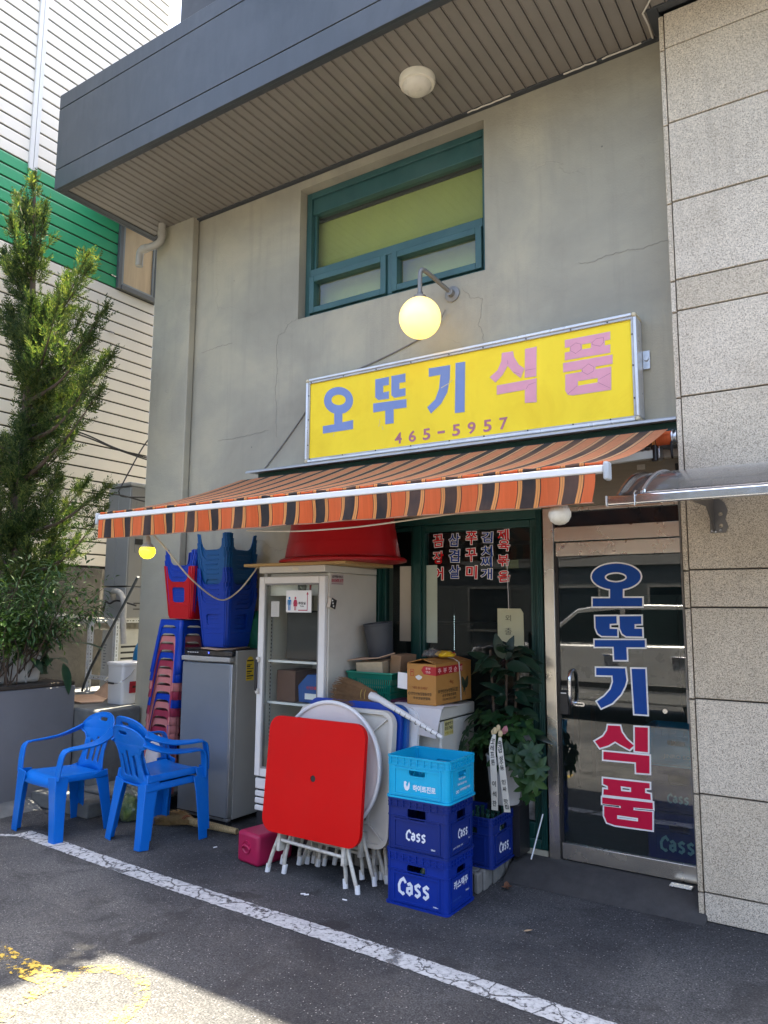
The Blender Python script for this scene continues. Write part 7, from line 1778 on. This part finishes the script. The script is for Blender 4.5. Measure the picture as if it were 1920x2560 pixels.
def spray(p, d, s_):
    d = d.normalized(); a = d.cross(Vector((rt.uniform(-1, 1), rt.uniform(-1, 1), rt.uniform(-1, 1))))
    if a.length < 1e-3: return
    a.normalize(); b = d.cross(a)
    ln = s_ * rt.uniform(0.7, 1.3); n = 5
    for i in range(n):
        t = i / (n - 1); o = p + d * ln * t
        for sgn in (-1, 1):
            dd = (d * 0.75 + (a * sgn + b * rt.uniform(-.6, .6)) * (0.75 - 0.45 * t)).normalized(); l2 = ln * 0.50 * (1 - 0.45 * t) * rt.uniform(0.7, 1.2)
            w_ = dd.cross(b).normalized() * l2 * 0.15 + b * rt.uniform(-1, 1) * l2 * 0.06
            fol.add([o - w_ * 0.5, o + dd * l2 * 0.55 + w_, o + dd * l2, o + dd * l2 * 0.5 - w_], [(0, 1, 2, 3)])
    w_ = a * ln * 0.045
    fol.add([p - w_, p + w_, p + d * ln * 1.25], [(0, 1, 2)])
for ti, tp in enumerate(tips):
    zb = max(1.7, min(5.3, tp.z - rt.uniform(0.30, 0.75)))
    i0 = min(range(len(tk)), key=lambda i: abs(tk[i].z - zb)); root = tk[i0]
    mid = root.lerp(tp, 0.55) + Vector((0, 0, -0.13 + rt.uniform(-.06, .06)))
    P = bez([root, mid, tp], 10); L_ = (tp - root).length
    br_.tube(P, [max(0.003, 0.022 * (1 - i / (len(P) - 1)) * min(1.3, L_)) for i in range(len(P))], 5)
    for i in range(3, len(P)):
        t = i / (len(P) - 1); d = (P[min(i + 1, len(P) - 1)] - P[i - 1]).normalized()
        wide = 0.15 * (1.06 - t) ** 0.7 * min(1.2, L_ + 0.2) + 0.020
        for k in range(int(6 + 9 * (1 - t)) if ti < 24 else int(6 + 10 * (1 - t))):
            v = Vector((rt.gauss(0, 1), rt.gauss(0, 1), rt.gauss(0, 0.8))).normalized() * rt.uniform(0.15, 1) ** 0.7
            p = P[i] + d * rt.uniform(-0.05, 0.05) + v * wide
            if p.x < -7.44: continue
            spray(p - d * 0.02, (d * 0.8 + v * 0.75 + Vector((0.05, 0, 0.30))), rt.choice((0.06, 0.08, 0.10)))
        if t > 0.75:
            for k in range(4): spray(P[i], d + Vector((rt.uniform(-.3, .3), rt.uniform(-.3, .3), rt.uniform(-.1, .4))), 0.07)
br_.build('branch', BARK, TR, smooth=True)
fol.build('crown', m_leaf('juniper_foliage', (0.016, 0.034, 0.014), (0.046, 0.080, 0.026), (0.19, 0.205, 0.065), 3.2, 0.38, 0.7, 0.2), TR, recalc=False)

# ================================================================== SHRUBS IN THE PLANTER
rs = random.Random(5)
NAN = m_leaf('nandina_leaf', (0.020, 0.055, 0.018), (0.045, 0.100, 0.030), (0.12, 0.17, 0.06), 5, 0.3, 0.45)
def twig_shrub(name, label, base, heads, leafmat, ln, wd, per, spread, cat='shrub'):
    t = thing(name, base, label, cat)
    sm_, lf = MB(), MB()
    for hd in heads:
        hd = Vector(hd); b = Vector(base) + Vector((rs.uniform(-.12, .12), rs.uniform(-.12, .12), 0))
        mid = b.lerp(hd, 0.5) + Vector((rs.uniform(-.06, .06), rs.uniform(-.06, .06), 0.06))
        P = bez([b, mid, hd], 8); sm_.tube(P, [0.007 * (1 - 0.7 * i / (len(P) - 1)) for i in range(len(P))], 5)
        for k in range(per):
            i = int(len(P) * (0.38 + 0.62 * rs.random() ** 0.7)); i = min(i, len(P) - 1)
            d = Vector((rs.gauss(0, 1), rs.gauss(0, 1), rs.gauss(0.25, 0.6))).normalized()
            p = P[i] + d * rs.uniform(0.01, spread)
            leaf(lf, p, d + Vector((0, 0, -0.25)), Vector((rs.uniform(-.4, .4), rs.uniform(-.4, .4), 1)), ln * rs.uniform(0.6, 1.2), wd * rs.uniform(0.7, 1.2), 0.25, 0.3, 3)
    sm_.build('stem', BARK, t, smooth=True); lf.build('foliage', leafmat, t, recalc=False)
    return t
twig_shrub('nandina_shrub', 'airy fine leaved shrub under the juniper tree', (-6.30, 3.70, 0.99),
           [(-6.75 + rs.uniform(0, 1.25), 3.7 + rs.uniform(-.28, .38), rs.uniform(1.45, 2.02)) for _ in range(52)], NAN, 0.075, 0.019, 75, 0.15)
twig_shrub('box_shrub', 'low round leaved green shrub at the planter edge', (-6.15, 3.55, 0.99),
           [(-6.30 + rs.uniform(0, 0.45), 3.45 + rs.uniform(-.25, .42), rs.uniform(1.36, 1.60)) for _ in range(30)], m_leaf('box_leaf', (0.030, 0.085, 0.018), (0.075, 0.150, 0.030), (0.18, 0.26, 0.06), 6, 0.3, 0.4), 0.048, 0.030, 34, 0.09)
BL_ = thing('broad_leaf_plant', (-6.25, 4.0, 0.99), 'dark broad leaved plant drooping over the planter corner', 'plant')
lf = MB(); sm_ = MB()
BP = Vector((-6.22, 3.98, 1.05))
for k in range(34):
    a = rs.uniform(-1.9, 1.9); el = rs.uniform(-0.35, 0.75); d = Vector((math.cos(a), math.sin(a) * 0.8, el)).normalized()
    p = BP + Vector((rs.uniform(-.1, .12), rs.uniform(-.18, .12), rs.uniform(0.08, 0.48)))
    L_ = rs.uniform(0.14, 0.25)
    sm_.tube([BP + Vector((rs.uniform(-.05, .05), rs.uniform(-.05, .05), 0)), p.lerp(BP, 0.4) + Vector((0, 0, 0.06)), p], 0.005, 5)
    leaf(lf, p, d, (0, 0, 1), L_, L_ * 0.40, 0.45, 0.18, 6)
leaf(lf, (-6.02, 4.05, 1.15), (0.35, 0.15, -1), (1, 0, 0.2), 0.28, 0.09, 0.15, 0.2, 6); leaf(lf, (-6.00, 4.10, 1.32), (0.8, 0.5, 0.1), (0, 0, 1), 0.30, 0.11, 0.3, 0.2, 6)
sm_.build('stem', mat('stem_green', (0.05, 0.08, 0.03), 0.6), BL_, smooth=True)
lf.build('foliage', m_leaf('broad_leaf', (0.010, 0.040, 0.022), (0.020, 0.065, 0.032), (0.045, 0.11, 0.05), 4, 0.18, 0.28, 0.6), BL_, smooth=True, recalc=False)

# ================================================================== PLANTS BY THE DOOR
RP = thing('rubber_plant', (-2.03, 4.585, 0.42), 'dark glossy big leaved plant against the shop window', 'plant')
lf = MB(); sm_ = MB(); rs = random.Random(17)
for sx in (-0.04, 0.03, 0.0):
    sm_.tube(bez([(-2.03 + sx, 4.585, 0.66), (-2.02 + sx * 2, 4.57, 0.95), (-2.0 + sx * 3, 4.56, 1.38)], 6), 0.009, 6)
for k in range(66):
    z = rs.uniform(0.84, 1.42); a = rs.uniform(-math.pi, 0.0) if rs.random() < 0.7 else rs.uniform(0, math.pi)
    d = Vector((math.cos(a), math.sin(a) * 0.55, rs.uniform(-0.45, 0.65))).normalized(); L_ = rs.uniform(0.11, 0.18)
    p = Vector((-2.0 + rs.uniform(-.06, .06), 4.545 + rs.uniform(-.03, .02), z)) + d * rs.uniform(0.02, 0.09)
    if p.y + d.y * L_ > 4.70: d.y = -abs(d.y)
    leaf(lf, p, d, (rs.uniform(-.4, .4), -0.5, 1), L_, L_ * 0.48, 0.28, 0.22, 6)
for (p, d, L_) in (((-2.0, 4.50, 1.33), (-0.25, -0.3, 1), 0.17), ((-1.98, 4.50, 1.32), (0.3, -0.2, 1), 0.17), ((-1.97, 4.48, 1.30), (1, -0.3, -0.1), 0.18), ((-2.02, 4.48, 1.30), (-1, -0.3, 0.05), 0.16)): leaf(lf, p, d, (0, -1, 0.6), L_, L_ * 0.45, 0.2, 0.2, 6)
sm_.build('stem', BARK, RP, smooth=True)
lf.build('foliage', m_leaf('rubber_leaf', (0.006, 0.022, 0.014), (0.010, 0.034, 0.019), (0.025, 0.055, 0.030), 4, 0.10, 0.30, 0.4), RP, smooth=True, recalc=False)
SP = thing('schefflera', (-2.03, 4.56, 0.42), 'leafy green plant in a white pot with congratulation ribbons', 'plant')
q = MB(); q.lathe([(0.085, 0.0), (0.090, 0.006), (0.118, 0.285), (0.122, 0.29), (0.122, 0.30), (0.108, 0.30), (0.105, 0.275), (0.001, 0.275)], 32, (-2.03, 4.565, 0.424)); q.build('pot', mat('pot_white', (0.62, 0.61, 0.59), 0.4, 0, 0.05), SP, smooth=True)
lf = MB(); sm_ = MB()
cl = []
for k in range(44): cl.append(Vector((rs.uniform(-2.27, -1.83), rs.uniform(4.42, 4.62), rs.uniform(0.66, 0.98))))
cl += [Vector(p) for p in ((-1.80, 4.42, 0.70), (-1.77, 4.40, 0.62), (-1.83, 4.42, 0.58), (-1.79, 4.42, 0.78), (-1.86, 4.40, 0.68), (-1.74, 4.40, 0.70), (-1.82, 4.44, 0.52))]
for c in cl:
    sm_.tube([(-2.03, 4.565, 0.70), Vector((-2.03, 4.565, 0.70)).lerp(c, 0.5) + Vector((0, 0, 0.05)), c], 0.0035, 5)
    ax = (c - Vector((-2.03, 4.60, 0.72))).normalized() + Vector((0, -0.3, 0.25)); ax.normalize()
    a = ax.cross(Vector((0, 0, 1))).normalized(); b = a.cross(ax); n = rs.randint(5, 7); ph = rs.uniform(0, 6)
    for i in range(n):
        th = ph + 2 * math.pi * i / n; d = (a * math.cos(th) + b * math.sin(th)) * 0.85 + ax * 0.25; d.y = min(d.y, 0.5)
        L_ = rs.uniform(0.06, 0.10)
        if c.y + d.y * L_ < 4.36 and c.x < -1.88: continue
        leaf(lf, c, d, ax, L_, L_ * 0.46, 0.25, 0.2, 5)
sm_.build('stem', MATS['stem_green'], SP, smooth=True)
lf.build('foliage', m_leaf('schefflera_leaf', (0.008, 0.036, 0.012), (0.019, 0.060, 0.018), (0.050, 0.105, 0.024), 5, 0.22, 0.40, 0.35), SP, smooth=True, recalc=False)
box(-2.14, -1.92, 4.53, 4.69, 0.119, 0.4235).build('pot_stand', BLACKP, SP)
RIB = mat('ribbon_white', (0.66, 0.62, 0.52), 0.5, 0, 0.04)
for (nm, P, txt, lab) in (('ribbon', [(-2.008, 4.365, 0.875), (-2.010, 4.335, 0.80), (-1.995, 4.315, 0.70), (-1.985, 4.305, 0.55), (-1.982, 4.300, 0.44)], '코레프톤 이석찬', 'white ribbon with black writing, left of the two on the potted plant'),
                         ('ribbon', [(-1.975, 4.375, 0.86), (-1.960, 4.340, 0.79), (-1.940, 4.320, 0.70), (-1.915, 4.305, 0.55), (-1.900, 4.300, 0.44)], '축개업 성수동 인싸 맛집', 'white ribbon with black writing, right of the two on the potted plant')):
    t = thing(nm, P[0], lab, 'ribbon', 'ribbons on the potted plant')
    PP = bez(P, 8); q = MB(); q.sweep(PP, [0.018 + 0.024 * min(1, i / 8) for i in range(len(PP))], 0.0008, (0, -1, 0)); q.build('band', RIB, t)
    n = len(txt)
    for i, ch_ in enumerate(txt):
        if ch_ == ' ': continue
        k = 0.10 + 0.84 * (i + 0.5) / n; f_ = k * (len(PP) - 1); i0 = int(f_); p = PP[i0].lerp(PP[min(i0 + 1, len(PP) - 1)], f_ - i0)
        d = (PP[min(i0 + 1, len(PP) - 1)] - PP[i0]).normalized(); u = Vector((1, 0, 0)); v = -d; u = (u - v * u.dot(v)).normalized()
        lettering(ch_, p, 0.026, 0.033 if n < 9 else 0.027, SBK, t, (u, v), 0.02, 0.002)
FLW = thing('dried_flowers', (-1.985, 4.36, 0.90), 'cream and pink dried flowers tied above the ribbons', 'flowers')
for i in range(6):
    q = lumpy((-2.02 + 0.018 * i, 4.375 - 0.012 * (i % 2), 0.885 + 0.014 * (i % 3)), (0.014, 0.012, 0.022), i * 1.3, 0.3, 10, 7); q.build('petal', mat('petal_cream', (0.58, 0.46, 0.26), 0.7) if i < 4 else mat('petal_pink', (0.40, 0.16, 0.17), 0.7), FLW, smooth=True)
# white rod and posters by the window
q = MB(); q.tube([(-1.835, 4.50, 0.13), (-1.80, 4.62, 0.375)], 0.0045, 6); tag(q.build('white_rod', WHITEP, None), 'thin white rod leaning beside the navy crate', 'rod')
PO = thing('poster', (-1.98, 4.763, 0.3), 'grey monochrome poster stuck low on the shop window', 'poster')
q = MB(); q.box(-2.13, -1.905, 4.7625, 4.7642, 0.29, 0.98); m__, nt__, b__ = nodes_of('poster_print')
n_ = noise(nt__, coords(nt__, 'Object'), 7, 4, 0.6); L(nt__, ramp(nt__, n_, [(0.35, (0.10, 0.10, 0.10)), (0.5, (0.33, 0.32, 0.31)), (0.62, (0.55, 0.54, 0.52))]), b__.inputs['Base Color']); b__.inputs['Roughness'].default_value = 0.4
q.build('sheet', m__, PO)
# papers, note and lights seen through the shop glass
SHP = mat('paper_grey_green', (0.46, 0.52, 0.42), 0.85, 0, 0.04, 3); SHP2 = mat('paper_warm_grey', (0.52, 0.47, 0.38), 0.85, 0, 0.04, 3)
tag(box(-2.952, -2.850, 4.7625, 4.7640, 1.41, 1.965).build('paper_strip', SHP2, None), 'narrow warm grey paper strip on the left shop pane', 'paper')
tag(box(-2.722, -2.632, 4.7625, 4.7640, 1.405, 1.968).build('paper_strip', SHP, None), 'pale green paper strip on the wide shop pane', 'paper')
NT = thing('hanging_note', (-2.06, 4.76, 1.4), 'pale handwritten note hanging on a string at the shop window', 'note')
q = MB(); q.prism([(-2.155, 4.758, 1.655), (-1.985, 4.758, 1.655), (-1.965, 4.758, 1.625), (-1.963, 4.758, 1.385), (-2.155, 4.758, 1.445)], (0, 0.0015, 0)); q.build('sheet', mat('note_paper', (0.50, 0.50, 0.33), 0.8, 0, 0.04), NT)
lettering('외', (-2.075, 4.757, 1.59), 0.04, 0.042, SBK, NT, FRONT, -0.01); lettering('출', (-2.075, 4.757, 1.50), 0.05, 0.045, SBK, NT, FRONT, -0.01)
q = MB(); q.tube([(-2.07, 4.757, 1.65), (-2.08, 4.759, 2.0)], 0.002, 5); q.build('string', WHITEP, NT)
tag(box(-2.10, -2.0, 4.7735, 4.7755, 1.93, 1.99).build('ochre_tag', mat('ochre', (0.22, 0.16, 0.05), 0.7), None), 'ochre tag behind the shop glass above the note', 'tag')
FL = thing('tube_light', (-2.3, 6.6, 2.5), 'lit fluorescent tube inside the dim shop', 'lamp')
q = MB(); q.tube([(-2.72, 6.6, 2.52), (-2.32, 6.45, 2.52)], 0.016, 10); q.build('tube', glowmat('tube_glow', (0.9, 1.0, 0.95), 3.0, (0.8, 0.8, 0.8)), FL, smooth=True)
q = MB(); q.obox((-2.52, 6.525, 2.57), (0.50, 0.07, 0.05), (0, 0, R(-20))); q.build('housing', WHITEP, FL)
BDS = thing('bead_string', (-2.49, 4.9, 1.35), 'string of tiny white lights hanging inside the shop', 'light string')
for i in range(20):
    q = MB(); q.sphere((-2.592, 4.95, 1.352 + i * 0.0128), 0.0020, 6, 5); q.build('bead', glowmat('bead_glow', (0.9, 0.95, 1.0), 0.7, (0.9, 0.9, 0.9)) if i == 0 else MATS['bead_glow'], BDS)
q = MB(); q.tube([(-2.592, 4.95, 1.345), (-2.592, 4.95, 2.7)], 0.001, 4); q.build('thread', BLACKP, BDS)
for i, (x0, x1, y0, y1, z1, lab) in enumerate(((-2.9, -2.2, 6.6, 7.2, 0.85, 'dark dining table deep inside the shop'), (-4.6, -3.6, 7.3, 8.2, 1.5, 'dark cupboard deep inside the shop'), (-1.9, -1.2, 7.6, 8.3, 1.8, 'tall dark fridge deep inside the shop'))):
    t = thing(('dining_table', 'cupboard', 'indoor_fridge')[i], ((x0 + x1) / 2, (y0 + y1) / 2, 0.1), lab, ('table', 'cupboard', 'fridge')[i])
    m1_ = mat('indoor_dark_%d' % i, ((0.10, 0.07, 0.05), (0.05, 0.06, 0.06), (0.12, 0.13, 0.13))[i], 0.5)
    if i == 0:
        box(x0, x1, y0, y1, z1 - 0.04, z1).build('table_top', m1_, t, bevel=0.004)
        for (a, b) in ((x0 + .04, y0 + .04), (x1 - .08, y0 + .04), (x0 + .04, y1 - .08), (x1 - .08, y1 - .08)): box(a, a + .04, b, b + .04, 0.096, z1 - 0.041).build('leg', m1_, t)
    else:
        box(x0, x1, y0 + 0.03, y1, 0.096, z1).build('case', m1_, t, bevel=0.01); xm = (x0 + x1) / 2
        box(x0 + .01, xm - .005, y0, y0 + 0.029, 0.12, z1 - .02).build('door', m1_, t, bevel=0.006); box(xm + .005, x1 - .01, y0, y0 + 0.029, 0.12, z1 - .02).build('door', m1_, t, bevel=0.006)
# reflections of the street: a parked silver car behind the camera
CARM = mat('car_silver', (0.62, 0.63, 0.62), 0.28, 0.55, 0.04, 2); CARG = mat('car_window', (0.012, 0.016, 0.018), 0.06, 0, 0.05)
CR = thing('parked_car', (-3.3, -2.6, 0), 'silver parked car across the lane, seen only mirrored in the glass door', 'car')
def carloft(secs, m, nm, par, **kw):
    q = MB(); loft(q, secs); return q.build(nm, m, par, smooth=True, ang=32, **kw)
def sec(y, pts): return [(x, y, z) for x, z in pts]
body = [(-5.65, 0.45), (-5.72, 0.75), (-5.60, 1.02), (-4.55, 1.12), (-1.55, 1.16), (-1.05, 1.08), (-0.98, 0.70), (-1.02, 0.40), (-1.6, 0.30), (-5.0, 0.30)]
bd = carloft([sec(-3.45, [(x * 0.985 - 0.05, z) for x, z in body]), sec(-3.35, body), sec(-1.86, body), sec(-1.76, [(x * 0.985 - 0.05, z * 0.99 + 0.005) for x, z in body])], CARM, 'body', CR, bevel=0.03)
cab = [(-4.50, 1.10), (-3.78, 1.66), (-3.30, 1.74), (-1.70, 1.72), (-1.25, 1.12)]
carloft([sec(-3.36, cab), sec(-3.28, [(x * 0.97 - 0.09, z) for x, z in cab]), sec(-1.93, [(x * 0.97 - 0.09, z) for x, z in cab]), sec(-1.84, cab)], CARM, 'cabin', CR, bevel=0.02)
for pts in ([(-4.32, 1.16), (-3.75, 1.60), (-3.12, 1.66), (-3.12, 1.16)], [(-3.04, 1.16), (-3.04, 1.66), (-2.15, 1.66), (-2.10, 1.16)], [(-2.02, 1.16), (-2.06, 1.65), (-1.74, 1.63), (-1.45, 1.16)]):
    q = MB(); q.prism([(x, -1.838 - (z - 1.1) * 0.0, z) for x, z in pts], (0, 0.012, 0)); q.build('side_window', CARG, CR)
for xx in (-3.25, -2.28):
    q = MB(); q.obox((xx, -1.745, 0.98), (0.22, 0.03, 0.035)); q.build('door_handle', CHROME, CR, bevel=0.01)
q = MB(); q.box(-5.0, -1.6, -1.765, -1.752, 0.50, 0.58); q.build('side_moulding', BLACKP, CR, bevel=0.005)
for xx in (-4.75, -1.95):
    for yy in (-1.98, -3.44):
        q = MB(); q.tube([(xx, yy, 0.33), (xx, yy + 0.21, 0.33)], 0.33, 28); wh = q.build('wheel', RUBBER, CR, smooth=True, bevel=0.02)
        q = MB(); q.tube([(xx, yy + 0.205, 0.33), (xx, yy + 0.218, 0.33)], 0.21, 24); q.build('rim', ALU, wh, smooth=True)
# shrub on the canopy roof that dapples the lane
RS = thing('roof_shrub', (-3.9, 3.80, 6.30), 'leafy shrub growing in a trough on the canopy roof', 'shrub')
box(-4.4, -3.5, 3.66, 3.95, 6.302, 6.60).build('trough', TRIM_DK, RS, bevel=0.01)
lf = MB(); sm_ = MB(); rr_ = random.Random(11)
for k in range(30):
    tpv = Vector((-3.82 + rr_.uniform(-.48, .36), 3.44 + rr_.uniform(-.40, .3), 6.75 + rr_.uniform(0, 1.5))); b0 = Vector((-3.95 + rr_.uniform(-.35, .35), 3.80, 6.60)); P = bez([b0, b0.lerp(tpv, .5) + Vector((0, .05, .1)), tpv], 6)
    sm_.tube(P, 0.010, 5)
    for p in P[4:]:
        for j in range(9):
            d = Vector((rr_.gauss(0, 1), rr_.gauss(0, 1), rr_.gauss(0, .6))).normalized(); leaf(lf, p + d * 0.05, d, (0, 0, 1), rr_.uniform(.08, .16), .05, .2, .2, 3)
sm_.build('stem', BARK, RS); lf.build('foliage', NAN, RS, recalc=False)
# soot below the lamp bracket, hairline cracks in the render coat
m_s, nt_s, b_s = nodes_of('soot_specks')
b_s.inputs['Base Color'].default_value = (0.045, 0.032, 0.022, 1); b_s.inputs['Roughness'].default_value = 0.9
cs = coords(nt_s, 'Generated'); n1_ = noise(nt_s, cs, 26, 5, 0.7)
gr_ = N(nt_s, 'VectorMath', operation='DISTANCE'); L(nt_s, cs, gr_.inputs[0]); gr_.inputs[1].default_value = (0.5, 0.5, 0.62)
L(nt_s, val(nt_s, 'MULTIPLY', ramp(nt_s, n1_, [(0.50, (0, 0, 0)), (0.62, (1, 1, 1))]), ramp(nt_s, gr_.outputs['Value'], [(0.10, (1, 1, 1)), (0.48, (0, 0, 0))])), b_s.inputs['Alpha'])
q = MB(); q.box(-2.56, -2.38, 4.6965, 4.6975, 3.68, 3.97); q.build('soot_stain', m_s, BLD)
CRK = mat('crack_dark', (0.205, 0.19, 0.16), 0.9)
for pts in ([(-3.963, 4.118), (-4.066, 4.091), (-4.096, 4.029), (-4.173, 4.014), (-4.194, 3.903), (-4.175, 3.716), (-4.192, 3.538), (-4.169, 3.324), (-4.172, 3.057)], [(-1.494, 3.979), (-1.402, 3.967), (-1.289, 3.985), (-1.168, 3.987), (-1.093, 3.969), (-0.987, 3.984), (-0.90, 3.988)], [(-2.374, 4.009), (-2.306, 3.921), (-2.217, 3.90), (-2.225, 3.806), (-2.246, 3.708), (-2.214, 3.624), (-2.208, 3.566)], [(-5.126, 4.033), (-4.981, 4.044), (-4.851, 4.051), (-4.70, 4.043)], [(-4.871, 3.153), (-4.639, 3.148), (-4.437, 3.162), (-4.222, 3.179)]):
    q = MB(); PP = []
    for (a, b) in zip(pts, pts[1:]):
        for k in range(6): t = k / 6; PP.append(Vector((a[0] + (b[0] - a[0]) * t + rnd.uniform(-.006, .006), 4.6985, a[1] + (b[1] - a[1]) * t + rnd.uniform(-.006, .006))))
    q.sweep(PP, [0.0012 + 0.0012 * abs(math.sin(i * 1.3)) for i in range(len(PP))], 0.0012, (0, -1, 0)); q.build('crack', CRK, BLD)
# litter
for i, (x, y, a) in enumerate(((-2.87, 3.55, 0.6), (-2.845, 3.55, 0.75), (-2.62, 3.62, 0.1), (-3.9, 3.86, 1.2))):
    q = MB(); q.tube([(x, y, 0.005), (x + 0.028 * math.cos(a), y + 0.028 * math.sin(a), 0.005)], 0.004, 8); tag(q.build('cigarette_butt', WHITEP, None), ('white cigarette butt, left of two under the red table', 'white cigarette butt, right of two under the red table', 'white cigarette butt beside the table legs', 'white cigarette butt near the straw broom')[i], 'litter')
q = MB(); leaf(q, (-1.60, 3.80, 0.006), (1, 0.3, 0.05), (0, 0, 1), 0.05, 0.022, -0.2, 0.3, 4); tag(q.build('dry_leaf', mat('dry_leaf', (0.34, 0.24, 0.14), 0.8), None), 'curled dry leaf on the asphalt in front of the door', 'leaf')
q = MB()
for k in range(3): leaf(q, (-1.93 + 0.02 * k, 4.30, 0.006), (math.cos(k * 2), math.sin(k * 2), 0.15), (0, 0, 1), 0.06, 0.035, -0.2, 0.3, 4)
tag(q.build('dry_leaf', mat('dead_leaf_brown', (0.16, 0.07, 0.035), 0.8), None), 'brown crumpled leaves beside the stone plinth', 'leaf')

# building across the lane, behind the camera: seen mirrored in the panes
OB = thing('opposite_building', (-2, -13.5, 0), 'brick building across the lane, seen only mirrored in the panes', 'building')
OBM = mat('opposite_wall', (0.060, 0.066, 0.064), 0.8, 0, 0.15, 1.5); OBT = mat('opposite_trim', (0.16, 0.155, 0.14), 0.7)
box(-22, 16, -20, -13.5, 0, 6.0).build('wall', OBM, OB); box(-22.1, 16.1, -20, -13.35, 6.01, 6.35).build('parapet', OBT, OB); box(-22, 16, -13.495, -13.40, 3.0, 3.3).build('band', OBT, OB)
for i in range(12):
    for zz in (0.9, 4.3):
        q = MB(); x_ = -20.5 + i * 3.0; frame_rect(q, x_, x_ + 1.6, zz, zz + 1.5, 0.07, -13.499, -13.43); wf = q.build('window', OBT, OB); box(x_ + 0.071, x_ + 1.529, -13.48, -13.47, zz + 0.071, zz + 1.429).build('pane', CARG, wf)
